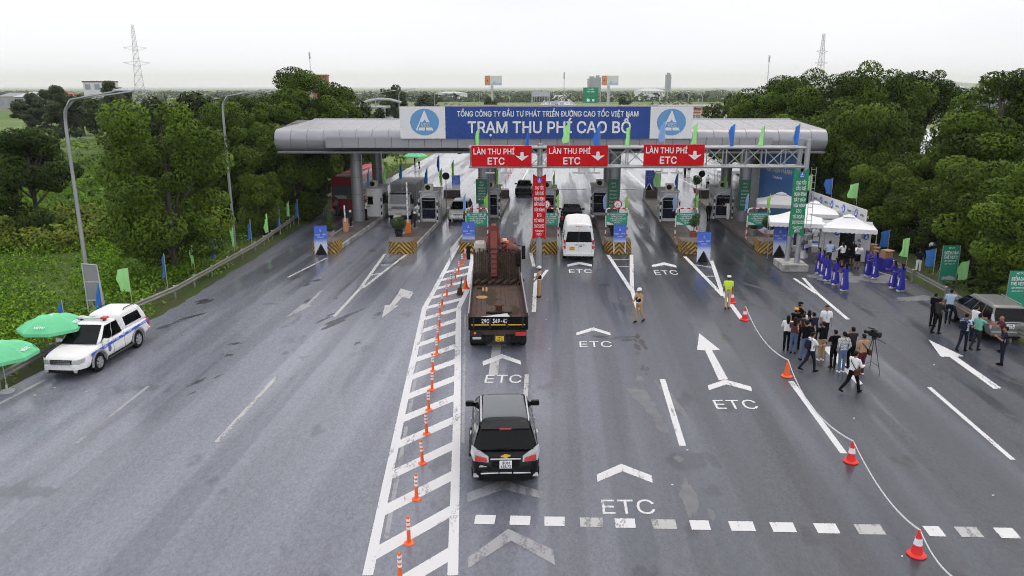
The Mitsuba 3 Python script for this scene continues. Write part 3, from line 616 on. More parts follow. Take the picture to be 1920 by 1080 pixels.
# striped pipe frames with green notice boards and a pair of flags
def frame_proto(lines, w=1.62):
    P = Proto(); h = 2.25
    P.add('pipe', cat(tube((-w / 2, 0, 0), (-w / 2, 0, h - .2), .045), tube((w / 2, 0, 0), (w / 2, 0, h - .2), .045), path([(-w / 2, 0, h - .2), (-w / 2 + .06, 0, h - .05), (-w / 2 + .2, 0, h)], .045), path([(w / 2, 0, h - .2), (w / 2 - .06, 0, h - .05), (w / 2 - .2, 0, h)], .045), tube((-w / 2 + .2, 0, h), (w / 2 - .2, 0, h), .045)), 'mat_white')
    for a_, b_ in [((s * w / 2, 0, z), (s * w / 2, 0, z + .22)) for s in (-1, 1) for z in (.1, .62, 1.7)] + [((x, 0, h), (x + .24, 0, h)) for x in (-.5, .0, .4)]: P.add('band', tube(a_, b_, .048), 'mat_red')
    P.add('board', box(-w / 2 + .02, w / 2 - .02, -.075, -.05, .98, 1.92, .006), 'mat_teal_sign')
    for j, (t, ww) in enumerate(lines):
        P.add('board__lettering', stand(lettering(t, ww * w, .085 if j else .10, .008), .0 if j % 2 else .05, -.076, 1.80 - .155 * j), 'mat_white')
    if lines[0][0] == 'PHÁT TIỀN':
        for s in (-1, 1): P.add('board__emblem', stand(lathe([(0, 0), (.10, 0), (.10, .008), (0, .008)], 14), s * .62, -.076, 1.80), 'mat_light_grey')
    else:
        P.add('board__emblem', stand(lathe([(0, 0), (.06, 0), (.06, .008), (0, .008)], 12), -.66, -.076, 1.82), 'mat_light_grey')
        P.add('board__picture', stand(prism([(-.76, 1.02), (-.2, 1.02), (-.34, 1.12), (-.52, 1.20), (-.76, 1.26)], 0, .008), 0, -.076, 0), 'mat_offwhite')
    return P
FP = [frame_proto([('PHÁT TIỀN', .42), ('TỪ 1.000.000đ - 5.000.000đ', .74), ('CHO XE LƯU THÔNG QUA TRẠM', .72), ('ĐỦ ĐIỀU KIỆN LÀN ETC', .60), ('KHÔNG DÁN THẺ', .52)]),
      frame_proto([('TỪ NGÀY 26/7/2022 VETC', .72), ('CHỈ PHỤC VỤ CÁC', .50), ('PHƯƠNG TIỆN ĐỦ ĐIỀU KIỆN', .74), ('CÓ DÁN THẺ ETC', .50), ('XIN CẢM ƠN', .30)])]
FRAMES = [(2, 894, 418, 0), (3, 1027, 417, 0), (4, 1156, 418, 1), (5, 1287, 418, 1), (6, 1421, 421, 1)]
def cloth(w, h, slant, fold, seed, nu=9, nv=12):
    """A limp flag hung on a pole at its local origin: the free edge falls lower, with upright folds."""
    u = np.linspace(0, 1, nu); vv = np.linspace(0, 1, nv); U, V = np.meshgrid(u, vv); r = np.random.default_rng(seed); ph = r.random(3) * 6
    x = U * w * (1 - .35 * fold * np.abs(np.sin(V * 2 + ph[0]))); z = -V * h * (1 - .12 * U) - U * slant * h * (1 - .25 * V)
    y = fold * .10 * np.sin(U * 7 + ph[1] + V * 1.5) * U ** .5 + .03 * np.sin(V * 9 + ph[2]) * U
    i = (np.arange(nv - 1)[:, None] * nu + np.arange(nu - 1)).ravel(); f = np.c_[i, i + 1, i + nu + 1, i + nu]
    return trimesh.Trimesh(np.c_[x.ravel(), y.ravel(), z.ravel()], np.vstack([f[:, [0, 1, 2]], f[:, [0, 2, 3]]]), process=False)
FLAGS = {}
def flag(loc, color, kind, label, group, hp=2.3, rz=0, scale=1., h=1.3):
    k = (color, kind, hp, h, len(TAKEN) % 4)
    if k not in FLAGS:
        P = Proto(); P.add('pole', tube((0, 0, 0), (0, 0, hp), .016, n=6), 'mat_cream' if hp > 1.5 else 'mat_grey')
        w, sl, fo = {'limp': (.42, .22, 1.0), 'open': (.72, .10, .6), 'slim': (.26, .30, 1.0)}[kind]
        m = cloth(w * (.85 + .1 * (len(TAKEN) % 4)), h * (.92 + .05 * (len(TAKEN) % 3)), sl * (.7 + .25 * (len(TAKEN) % 4)), fo * (1 + .25 * (len(TAKEN) % 3)), len(FLAGS)); m.apply_translation([.02, 0, hp]); P.add('cloth', m, 'mat_' + color, True); FLAGS[k] = P
    return FLAGS[k].place('flag', label, 'flag', loc, rz, group, scale)
CN = {'flag_blue': 'blue', 'flag_pale': 'pale blue', 'flag_green': 'light green', 'flag_lime': 'lime green'}
for i, px, py, kd in FRAMES:
    p = at(px, py, 57.2); x, y = p[0], 57.2
    FP[kd].place('notice_board', f'green notice board in a striped pipe frame {SHORT[i]}', 'notice board', (x, y, .315), 0, 'green notice boards')
    for s, c in ((-1, 'flag_pale'), (1, 'flag_lime')):
        flag((x + s * .82, y + .12, .315), c, 'slim', f'{CN[c]} flag tied to the notice board {SHORT[i]}', 'flags on the notice boards', 3.35, 180 if s < 0 else 200, 1., 1.25)
# round traffic signs
def round_sign(loc, lab, hp=3.0, back=False):
    P = Proto(); P.add('pole', tube((0, 0, 0), (0, 0, hp), .03), 'mat_galv')
    P.add('disc', stand(lathe([(0, 0), (.33, 0), (.33, .02), (0, .02)], 24), 0, -.04, hp - .1), 'mat_charcoal' if back else 'mat_red')
    if not back:
        P.add('disc__face', stand(lathe([(0, 0), (.245, 0), (.245, .025), (0, .025)], 24), 0, -.04, hp - .1), 'mat_white')
        P.add('disc__lettering', stand(cat(lettering('BOT', .2, .09, .03), trimesh.Trimesh(prism([(-.16, -.14), (-.05, -.08), (-.05, -.2)], 0, .03).vertices, prism([(-.16, -.14), (-.05, -.08), (-.05, -.2)], 0, .03).faces), prism([(.16, -.14), (.05, -.08), (.05, -.2)], 0, .03)), 0, -.041, hp - .06), 'mat_black')
    return P.place('traffic_sign', lab, 'sign', loc, 0, 'round signs')
p = at(1158, 383, 56.7); round_sign((p[0], 56.7, .3), 'round red and white traffic sign above the green board right of the white van', p[2] - .2)
p = at(1024, 383, 56.7); round_sign((p[0], 56.7, .3), 'round red and white traffic sign partly hidden behind the red banner', p[2] - .2)
p = at(836, 330, 68.5); round_sign((p[0], 68.5, .3), 'round sign seen from its dark back above the second booth', p[2] - .2, True)
p = at(1316, 326, 76.); round_sign((p[0], 76., .3), 'round pale sign under the canopy left of the right hand columns', p[2] - .2, True)
# dark green banners on columns
def column_banner(px, t, b, w, lab):
    P = Proto(); D = 64.5; a, c = at(px, b, D), at(px, t, D); h = c[2] - a[2]
    P.add('cloth', box(a[0] - w / 2, a[0] + w / 2, D, D + .03, a[2], c[2], .01), 'mat_dark_green')
    for j, tx in enumerate(('VETC', 'TỪ', '1/8/2022', 'CHỈ PHỤC VỤ', 'XE DÁN THẺ', 'ETC ĐỦ', 'ĐIỀU KIỆN')):
        P.add('lettering', stand(lettering(tx, w * (.4 if j < 2 else .68), .11, .01), a[0], D - .001, c[2] - h * (.13 + .115 * j)), 'mat_light_grey')
    P.place('column_banner', lab, 'banner', group='dark green banners on the columns')
column_banner(903, 336, 382, .92, 'dark green banner hung on the column above the third island'); column_banner(1149, 336, 396, .94, 'dark green banner hung on the column right of the white van'); column_banner(1394, 337, 394, .90, 'dark green banner hung on the column of the rightmost island')
# flags standing on the booths and islands
for k, (px, py, c, lab) in enumerate(((855, 345, 'flag_blue', 'left of the box truck'), (802, 343, 'flag_blue', 'on the second booth'), (824, 320, 'flag_blue', 'beside the dark round sign'), (829, 345, 'flag_lime', 'beside the dark round sign'), (851, 330, 'flag_lime', 'beyond the second island'), (693, 345, 'flag_pale', 'behind the leftmost column'), (723, 342, 'flag_green', 'left of the second row column'), (754, 335, 'flag_blue', 'above the box truck'), (934, 345, 'flag_lime', 'under the left red lane sign'), (1040, 350, 'flag_lime', 'right of the red banner top'), (1163, 345, 'flag_lime', 'beside the fifth island column'), (1238, 350, 'flag_green', 'left on the sixth booth'), (1271, 350, 'flag_blue', 'right on the sixth booth'), (1361, 352, 'flag_lime', 'on the rightmost booth'))[1:]):
    D = 66.5; p = at(px, py, D); flag((p[0], D, p[2] - 1.1), c, 'open' if k == 10 else 'slim', f'{CN[c]} flag {lab}', 'flags among the booths', 2.5, 170 if k % 2 else 190, 1., 1.5)
# flags along the gantry
for k, (px, yt, c) in enumerate(((898, 240, 'flag_green'), (992, 238, 'flag_blue'), (1068, 228, 'flag_green'), (1126, 233, 'flag_blue'), (1182, 234, 'flag_green'), (1248, 227, 'flag_pale'), (1308, 229, 'flag_green'), (1379, 231, 'flag_blue'), (1434, 236, 'flag_green'), (1501, 231, 'flag_blue'))):
    p = at(px, yt, GY0 + .4); flag((p[0], GY0 + .4, z1 - .1), c, 'slim' if k in (0, 1) else 'limp', f'{CN[c]} flag standing on the gantry, {ORD[k]} from its left end', 'flags on the gantry', round(p[2] - z1 + .1, 2), 184 + 6 * (k % 3), 1., 1.35)
# flags beside the guard rails
FL = [(124, 562, 610, 'flag_blue'), (197, 528, 600, 'flag_blue'), (250, 501, 577, 'flag_green'), (316, 475, 543, 'flag_blue'), (367, 456, 513, 'flag_green'), (407, 443, 498, 'flag_blue'), (442, 425, 480, 'flag_green'), (474, 411, 464, 'flag_blue'), (505, 399, 450, 'flag_green'), (527, 388, 436, 'flag_blue'), (545, 377, 424, 'flag_green'), (561, 373, 417, 'flag_blue'), (584, 361, 405, 'flag_green'), (607, 357, 399, 'flag_blue'), (627, 345, 392, 'flag_green')]
for k, (px, yt, yb, c) in enumerate(FL):
    p = G(px, yb + 10, -.2); q = at(px, yt, p[1]); flag((p[0], p[1], -.25), c, 'slim' if k not in (2,) else 'open', f'{CN[c]} flag by the left guard rail, {ORD[k]} one going away from the parasols', 'flags along the left guard rail', round(q[2] + .25, 1), 180 if k in (2, 4) else 200 + 20 * (k % 3), 1., 1.35)
FR = [(1562, 335, 400, 'flag_blue'), (1610, 343, 410, 'flag_green'), (1669, 431, 505, 'flag_blue'), (1706, 447, 530, 'flag_green'), (1756, 466, 540, 'flag_blue'), (1818, 489, 560, 'flag_green'), (1524, 326, 380, 'flag_green')]
for k, (px, yt, yb, c) in enumerate(FR):
    D = [60, 57, 52.5, 48.5, 46.5, 44.5, 61][k]; q = at(px, yt, D)
    flag((q[0], D, -.2), c, 'open', f'{CN[c]} flag ' + ('behind the white fair tents, left one of two', 'behind the white fair tents, right one of two', 'by the right guard rail, nearest to the tents', 'by the right guard rail left of the walking person', 'by the right guard rail beside the tall green stand', 'by the right guard rail nearest to the minivan', 'just right of the long green banner')[k], 'flags on the right side', round(q[2] + .2, 1), 186, 1., 1.25)
# potted bushes
def leaf_cloud(cs, n, size, cols, seed, out=.75):
    """n small folded leaves through the ellipsoids cs (x, y, z, rx, ry, rz), with a colour per leaf; returns mesh, colours."""
    r = np.random.default_rng(seed); cs = np.asarray(cs, float); wgt = cs[:, 3] * cs[:, 4] + cs[:, 3] * cs[:, 5]; which = r.choice(len(cs), n, p=wgt / wgt.sum())
    d = r.normal(size=(n, 3)); d /= np.linalg.norm(d, axis=1, keepdims=True); rad = out + (1 - out) * r.random(n) ** .5; rad *= np.where(r.random(n) < .2, r.random(n), 1)
    c = cs[which, :3] + d * cs[which, 3:] * rad[:, None]
    nrm = d * .55 + r.normal(size=(n, 3)) * .55 + [0, 0, .45]; nrm /= np.linalg.norm(nrm, axis=1, keepdims=True)
    a = np.cross(nrm, r.normal(size=(n, 3))); a /= np.linalg.norm(a, axis=1, keepdims=True); b = np.cross(nrm, a)
    s = size * (.6 + .8 * r.random(n))[:, None]; L, Wd = a * s, b * s * .42
    v = np.stack([c - L, c + Wd + nrm * s * .12, c + L, c - Wd + nrm * s * .12], 1).reshape(-1, 3)
    o = np.arange(n) * 4; f = np.stack([np.c_[o, o + 1, o + 2], np.c_[o, o + 2, o + 3]], 1).reshape(-1, 3)
    tone = r.random(len(cs))[which] * .65 + r.random(n) * .35
    col = np.asarray(cols[0]) * (1 - tone[:, None]) + np.asarray(cols[1]) * tone[:, None]
    sn = d * 1.0 + nrm * .30 + [0, 0, .22]; sn /= np.linalg.norm(sn, axis=1, keepdims=True)
    return (v, f, np.repeat(sn, 4, axis=0)), np.repeat(col, 4, axis=0)
def leaf_shape(cloud):
    (v, f, n), c = cloud
    return {'type': 'ply', 'filename': meshkit.write_ply((v, f), False, color=c, normals=n), 'face_normals': False, 'bsdf': {'type': 'ref', 'id': 'mat_leaf'}}
def add_leaves(P, name, cloud, kind=None): P.names.add(name); P.parts.append((name, leaf_shape(cloud), None, kind))
def bush(kind, seed):
    P = Proto(); P.add('pot', lathe([(0, 0), (.24, 0), (.33, .42), (.36, .42), (.36, .48), (.3, .48), (.28, .40), (0, .40)], 16), ('mat_charcoal', 'mat_brick_red', 'mat_concrete')[kind % 3])
    P.add('stem', tube((0, 0, .4), (.02, 0, .95), .035, n=6), 'mat_bark')
    cs = {0: [(0, 0, 1.0, .58, .58, .5)], 1: [(-.1, 0, 1.25, .42, .42, .4), (.2, .1, 1.4, .4, .4, .38), (.05, -.1, 1.65, .34, .34, .3)], 2: [(0, 0, .85, .28, .28, .5), (.05, 0, 1.35, .2, .2, .45)]}[kind]
    add_leaves(P, 'crown', leaf_cloud(cs, 1500, .07, ((.03, .055, .018), (.09, .13, .035)), seed, .6)); return P
BU = [bush(0, 3), bush(1, 4), bush(2, 5)]
for k, (px, py, kd, lab) in enumerate(((748, 443, 0, 'round clipped bush in a pot beside the bright orange barrier'), (619, 445, 2, 'small potted shrub on the leftmost island'), (1300, 446, 1, 'potted tree behind the stand on the sixth island'), (1441, 452, 1, 'potted tree behind the stand on the rightmost island'), (1151, 442, 0, 'low potted shrub behind the stand right of the white van'), (875, 436, 2, 'small potted shrub behind the stand left of the crane truck'), (1230, 356, 1, 'dark potted shrub on the far end of the sixth island'), (1305, 362, 1, 'dark potted shrub on the far end of the rightmost lanes'), (1412, 440, 2, 'slim potted shrub under the rightmost notice board'))):
    zz = 1.1 if k in (6,) else .315; p = G(px, py, zz); BU[kd].place('potted_shrub', lab, 'plant', (p[0], p[1], zz), 40 * k, 'potted shrubs')
# ---------------------------------------------------------------- guard rails, posts, cones, tape, parasols, stands
def guard_rail(px, lab, post_every=2.2):
    P = Proto(); base = [G(x, y, .62) for x, y in px]; pts = []
    for a, b in zip(base[:-1], base[1:]):
        n = max(1, int(np.linalg.norm(b - a) / post_every)); pts += [a + (b - a) * k / n for k in range(n)]
    pts.append(base[-1])
    for k, (a, b) in enumerate(zip(pts[:-1], pts[1:])):
        d = (b - a) / np.linalg.norm(b - a); s = np.array([d[1], -d[0], 0]) * (1 if a[0] < 0 else -1)
        prof = [(0, .16), (.045, .11), (.045, .06), (0, .0), (.045, -.06), (.045, -.11), (0, -.16)]
        v = np.array([q + s * o + [0, 0, z] for q in (a, b + d * .03) for o, z in prof]); w = v - s * .012; i = np.arange(6)
        f = np.vstack([np.c_[i, i + 1, i + 8, i + 7], np.c_[i + 1 + 14, i + 14, i + 7 + 14, i + 8 + 14]])
        P.add('rail', (np.vstack([v, w]), f), 'mat_rail')
        pn = P.add('post', tube(a - s * .09 - [0, 0, .9], a - s * .09 + [0, 0, .14], .06, n=8), 'mat_rail'); P.add(pn + '__cap', tube(a - s * .09 + [0, 0, .14], a - s * .09 + [0, 0, .17], .075, n=8), 'mat_light_grey')
    P.place('guard_rail', lab, 'guard rail')
guard_rail(((-120, 745), (0, 706), (100, 651), (200, 596), (330, 541), (480, 458), (585, 386), (640, 352)), 'weathered steel guard rail along the left edge of the road behind the police pickup')
guard_rail(((1646, 478), (1715, 510), (1777, 543), (1850, 590), (1960, 650), (2060, 710)), 'weathered steel guard rail along the right edge of the road behind the minivan')

D_ = Proto(); D_.add('post', lathe([(0, .02), (.055, .02), (.05, .3), (.045, .74), (.03, .78), (0, .79)], 14), 'mat_orange', 40); D_.add('base', lathe([(0, 0), (.14, 0), (.13, .02), (.06, .045), (0, .045)], 16), 'mat_orange', 40)
for z in (.45, .57, .69): D_.add('band', lathe([(.047, z - .035), (.053, z - .035), (.052, z + .035), (.046, z + .035)], 14), 'mat_white', 40)
DP = [(751, 1092), (767, 1019), (781, 936), (792, 869), (800, 814), (804, 769), (810, 731), (812, 696), (819, 664), (821, 639), (824, 614), (825, 591), (829, 574), (838, 555), (846, 536), (854, 524), (860, 511), (867, 497), (872, 486)]
for k, (x, y) in enumerate(DP):
    p = G(x, y); D_.place('lane_post', f'orange flexible post with white bands in the hatched strip, {ORD[k]} counting away from the camera', 'bollard', (p[0], p[1], .006), 0, 'orange posts in the hatched strip', tilt=((RNG.random() - .5, RNG.random() - .5, 0), 4))
def cone_proto(red='mat_orange', band=True):
    C = Proto(); C.add('body', lathe([(0, .70), (.03, .70), (.035, .68), (.145, .07), (.14, .05), (0, .05)], 18), red, 40); C.add('base', lathe([(0, 0), (.22, 0), (.235, .03), (.2, .06), (.15, .08), (0, .08)], 12), red, 40)
    if band: C.add('band', lathe([(.073, .48), (.078, .48), (.108, .31), (.103, .31)], 18), 'mat_white', 40)
    return C
mat('cone_red', (.78, .03, .025), .5)
CPr = [cone_proto('mat_cone_red'), cone_proto('mat_orange', False)]
CONES = [(1718, 1041, 0, 'red cone with a white band nearest to the camera'), (1595, 866, 0, 'red cone with a white band halfway along the tape'), (1475, 706, 1, 'plain orange cone left of the press group'), (1396, 600, 0, 'red cone with a white band where the tape begins'), (1372, 568, 0, 'red cone with a white band beside the officer in the yellow vest'), (873, 541, 1, 'orange cone by the left side of the crane truck')]
for x, y, k, lab in CONES:
    p = G(x, y); CPr[k].place('traffic_cone', lab, 'cone', (p[0], p[1], .004), 20, 'traffic cones')
tp = []
for (a, b) in zip([3, 2, 1, 0], [2, 1, 0, None]):
    p = G(CONES[a][0], CONES[a][1]) + [0, 0, .70]; q = G(CONES[b][0], CONES[b][1]) + [0, 0, .70] if b is not None else G(1790, 1085, .35)
    mid = (p + q) / 2; mid[2] = .12 if b is not None else .45; side = {3: -.1, 2: -.3, 1: .15, 0: 0}[a]
    for t in np.linspace(0, 1, 14)[:-1]: tp.append(p * (1 - t) ** 2 + 2 * t * (1 - t) * (mid + [side, 0, -.25]) + q * t * t)
tp.append(q); tp = np.array(tp); tp[:, 2] = np.maximum(tp[:, 2], .012)
m = np.vstack([tp + [0, 0, .022], tp - [0, 0, .022]]); n = len(tp); i = np.arange(n - 1); mm = np.vstack([m, m + [.012, .004, 0]])
f = np.vstack([np.c_[i, i + n, i + n + 1, i + 1], np.c_[i + 1 + 2 * n, i + n + 1 + 2 * n, i + n + 2 * n, i + 2 * n], np.c_[i, i + 1, i + 1 + 2 * n, i + 2 * n], np.c_[i + n + 2 * n, i + n + 1 + 2 * n, i + n + 1, i + n]])
single('barrier_tape', (mm, f), 'mat_white', 'white barrier tape sagging from cone to cone on the right lanes', 'tape')

def parasol(loc, lab, R=1.35, h=2.35, dx=0, m='mat_parasol'):
    P = Proto(); n = 8; t = np.arange(n) * 2 * np.pi / n + .2; rim = np.c_[R * np.cos(t), R * np.sin(t), np.full(n, h - .42)]
    for k in range(n):
        a, b = rim[k], rim[(k + 1) % n]; top = np.array([0, 0, h]); rows = []
        for s in np.linspace(0, 1, 6):
            for u in np.linspace(0, 1, 5):
                e = (a * (1 - u) + b * u); q = top * (1 - s) + e * s; q[2] += .16 * math.sin(math.pi * s) * 1.0 - .05 * math.sin(math.pi * u) * s; q[:2] *= 1 - .04 * math.sin(math.pi * u) * s; rows.append(q)
        v = np.array(rows); i = (np.arange(5)[:, None] * 5 + np.arange(4)).ravel(); f = np.c_[i, i + 5, i + 6, i + 1]
        P.add('canopy_panel', (np.vstack([v, v - [0, 0, .01]]), np.vstack([f, f[:, ::-1] + len(v)])), m, True)
        va = rim[k] * [1, 1, 1]; vb = rim[(k + 1) % n]; dn = np.array([0, 0, -.13]); cn = np.array([.985, .985, 1])
        P.add('valance', quad(va + dn, vb + dn, vb * [1, 1, 1], va, t=.01, proud=0), m)
        if k in (5, 3, 7):
            mid = (va + vb) / 2; out = mid[:2] / np.linalg.norm(mid[:2]); tx = np.array([-out[1], out[0], 0]); L = lettering('VETC', .44, .15, .02); c = mid * [.80, .80, 1] + [0, 0, .17]; up = np.array([-out[0], -out[1], .30]); up /= np.linalg.norm(up)
            P.add('lettering', trimesh.Trimesh(c + L.vertices[:, :1] * tx + L.vertices[:, 1:2] * up + L.vertices[:, 2:] * np.cross(tx, up), L.faces, process=False), 'mat_white')
        P.add('rib', tube((0, 0, h - .06), rim[k] - [0, 0, .03], .012, n=5), 'mat_galv')
    P.add('pole', tube((0, 0, 0), (0, 0, h + .03), .022, n=8), 'mat_galv'); P.add('finial', lathe([(0, 0), (.06, 0), (.05, .05), (0, .08)], 10, (0, 0, h)), 'mat_white')
    P.add('foot', lathe([(0, 0), (.26, 0), (.27, .05), (.2, .09), (.04, .11), (.04, .3), (0, .3)], 18), 'mat_light_grey', 40)
    return P.place('parasol', lab, 'parasol', loc, 12, 'green parasols')
p = G(14, 735); parasol((p[0], p[1], 0), 'green parasol with white lettering at the edge of the picture, nearer one of two', 1.28, 1.98)
p = G(97, 690); parasol((p[0] - .1, p[1] + .7, .02), 'green parasol with white lettering in front of the police pickup', 1.33, 2.05)
p = G(790, 322); parasol((p[0] - .8, p[1], 0), 'distant green parasol beyond the canopy on the left', 1.7, 2.6)

# the back of a tall board behind the police pickup
P = Proto(); a = at(182, 578, 37.3)
P.add('panel', stand(prism([(-.42, .95), (.36, .95), (.30, 2.75), (-.42, 2.82)], 0, .03), a[0], 37.3, 0), 'mat_stand_blue' if False else 'mat_grey'); P.add('frame', cat([tube((a[0] + u, 37.26, z), (a[0] + u2, 37.26, z2), .03, n=6) for u, z, u2, z2 in ((-.43, .3, -.43, 2.85), (.38, .3, .31, 2.78), (-.43, 2.84, .31, 2.77), (-.43, .95, .37, .95), (-.43, 1.9, .34, 1.9))]), 'mat_light_grey'); P.add('leg', tube((a[0] - .3, 37.6, -.3), (a[0] - .3, 37.3, 2.2), .03, n=6), 'mat_light_grey'); P.add('leg', tube((a[0] + .3, 37.6, -.3), (a[0] + .3, 37.3, 2.2), .03, n=6), 'mat_light_grey')
P.place('board', 'grey back of a tall framed board standing behind the police pickup', 'board')
# tall green stands at the right
for px, pt, pb, D, w, lab in ((1776, 461, 527, 44.2, .98, 'tall green stand with white lettering beyond the guard rail, farther one of two'), (1900, 508, 588, 38.5, .98, 'tall green stand with white lettering behind the minivan')):
    P = Proto(); a, b = at(px, pb, D), at(px, pt, D); h = b[2] - a[2]; P.add('print', box(a[0] - w / 2, a[0] + w / 2, D, D + .03, a[2], b[2], .008), 'mat_teal_sign')
    for Lm in (stand(lettering('VETC', w * .4, .09, .01), a[0], D, b[2] - .13), stand(lettering('ĐIỂM DÁN', w * .82, .17, .01), a[0], D, b[2] - .42), stand(lettering('THẺ VETC', w * .82, .17, .01), a[0], D, b[2] - .68), stand(lettering('CHẤT LƯỢNG HOÀN HẢO', w * .7, .07, .01), a[0], D, b[2] - .9), stand(lettering('MIỄN PHÍ DÁN THẺ', w * .6, .05, .01), a[0], D, b[2] - 1.08)): P.add('lettering', Lm, 'mat_white')
    P.add('picture', stand(prism([(-.4, .1), (.45, .05), (.4, .22), (.1, .34), (-.1, .26), (-.3, .3)], 0, .01), a[0], D, a[2]), 'mat_light_grey')
    P.add('frame', cat(tube((a[0] - w / 2 - .02, D + .02, a[2] - .4), (a[0] - w / 2 - .02, D + .02, b[2] + .02), .02, n=6), tube((a[0] + w / 2 + .02, D + .02, a[2] - .4), (a[0] + w / 2 + .02, D + .02, b[2] + .02), .02, n=6), tube((a[0] - .4, D + .8, a[2] - .5), (a[0] - .2, D + .03, b[2] - .2), .02, n=6)), 'mat_galv')
    P.place('poster_stand', lab, 'poster stand', group='green poster stands')

# ---------------------------------------------------------------- fair tents with a printed backdrop
def tent(loc, w, d, h, lab, rz=0, m='mat_white'):
    P = Proto(); e = h - .75; pk = np.array([0, 0, h]); cn = [np.array([sx * w / 2, sy * d / 2, e]) for sx, sy in ((-1, -1), (1, -1), (1, 1), (-1, 1))]; cap = [np.array([c[0] * .22, c[1] * .22, h - .18]) for c in cn]
    for k in range(4):
        a, b, c2, d2 = cn[k], cn[(k + 1) % 4], cap[(k + 1) % 4], cap[k]; rows = []
        for s in np.linspace(0, 1, 5):
            for u in np.linspace(0, 1, 7):
                q = (a * (1 - u) + b * u) * (1 - s) + (d2 * (1 - u) + c2 * u) * s; q[2] -= .12 * math.sin(math.pi * s) * .6; rows.append(q)
        v = np.array(rows); i = (np.arange(4)[:, None] * 7 + np.arange(6)).ravel(); f = np.c_[i, i + 1, i + 8, i + 7]
        P.add('roof_panel', (np.vstack([v, v - [0, 0, .02]]), np.vstack([f, f[:, ::-1] + len(v)])), m, True)
        n = 41; u = np.linspace(0, 1, n); top = np.outer(1 - u, a) + np.outer(u, b); sc = .22 + .06 * np.abs(np.sin(u * 12 * np.pi)); bot = top - np.c_[u * 0, u * 0, sc]; i = np.arange(n - 1); v = np.vstack([bot, top]); f = np.c_[i, i + 1, i + 1 + n, i + n]
        o = np.array([(a + b)[0], (a + b)[1], 0]); o /= np.linalg.norm(o); P.add('valance', (np.vstack([v + o * .004, v - o * .008]), np.vstack([f, f[:, ::-1] + 2 * n])), m)
        P.add('cap_panel', quad(cap[k] + [0, 0, .05], cap[(k + 1) % 4] + [0, 0, .05], pk + [0.001, 0, .05], pk + [0, 0.001, .05], t=.02), m)
        P.add('leg', tube((a[0] * .98, a[1] * .98, 0), (a[0] * .98, a[1] * .98, e), .03, n=6), 'mat_galv')
    P.add('frame', cat([tube(cn[k] * [.98, .98, 1], cn[(k + 1) % 4] * [.98, .98, 1], .025, n=5) for k in range(4)]), 'mat_galv')
    return P.place('fair_tent', lab, 'tent', loc, rz, 'white fair tents', swap=None)
def tent_at(px, py, D, w, d, h, lab, rz=0): q = at(px, py, D); return tent((q[0], D, q[2] - h), w, d, h, lab, rz)
tent((at(1592, 410, 50.6)[0], 50.6, 0), 3.3, 2.7, 3.15, 'white fair tent with scalloped edge nearest to the camera, over the dark doorway', -18)
tent((at(1498, 415, 51.8)[0], 52.3, 0), 3.6, 3.0, 3.25, 'white fair tent with scalloped edge directly behind the long green banner', -16)
tent((at(1530, 385, 56)[0], 56.2, 0), 3.2, 3.0, 3.25, 'white fair tent right of the long green banner against the printed wall', -18)
tent((at(1470, 362, 60)[0] - .2, 60, 0), 3.6, 3.4, 3.4, 'greyish fair tent in front of the big blue backdrop', -16, 'mat_light_grey')
tent((at(1378, 322, 88)[0], 88, 0), 4.2, 4, 3.1, 'distant white fair tent between the right hand columns', -10)
# printed white wall running back along the tents
P = Proto(); A, B = np.array(at(1618, 460, 51.6)[:2]), np.array(at(1512, 410, 62)[:2]); n = 5
za, zb2 = 3.30, 3.4
for k in range(n):
    a, b = A + (B - A) * k / n, A + (B - A) * (k + 1) / n; q = ((*b, 0), (*a, 0), (*a, za), (*b, za)); P.add('panel', quad(*q, u0=.004, u1=.996, t=.05), 'mat_offwhite')
    d = (a - b) / np.linalg.norm(a - b); nr = np.array([d[1], -d[0]])
    for j, (u, z) in enumerate(((.25, 2.85), (.75, 2.0), (.25, 1.1))):
        c = b * (1 - u) + a * u; t = np.linspace(0, 2 * np.pi, 20, endpoint=False); f = lambda pts, h: trimesh.Trimesh(np.array([[*(c + d * x + nr * (.006 + zz)), z + y] for x, y, zz in prism(pts, 0, h).vertices]), prism(pts, 0, h).faces, process=False)
        en = P.add('emblem', f(list(zip(.24 * np.cos(t), .30 * np.sin(t))), .012), 'mat_stripe_blue'); P.add(en + '__peak', f([(-.12, -.14), (0, .22), (.12, -.14)], .02), 'mat_white')
        for (tx, off, ww, mt) in (('TASCO', .95, .62, 'mat_denim'), ('VETC', 1.75, .42, 'mat_light_grey')):
            L = lettering(tx, ww, .14, .015); cc = c + d * (off - 2.9 if off > 1 and False else off - (2.4 if u > .5 else 0)); P.add('lettering', trimesh.Trimesh(np.array([[*(cc + d * x + nr * (.006 + zz)), z + y] for x, y, zz in L.vertices]), L.faces, process=False), 'mat_denim' if mt == 'mat_denim' else mt)
mat('denim', (.10, .14, .30), .6)
P.place('printed_wall', 'white printed backdrop wall with rows of blue emblems behind the fair tents', 'wall')
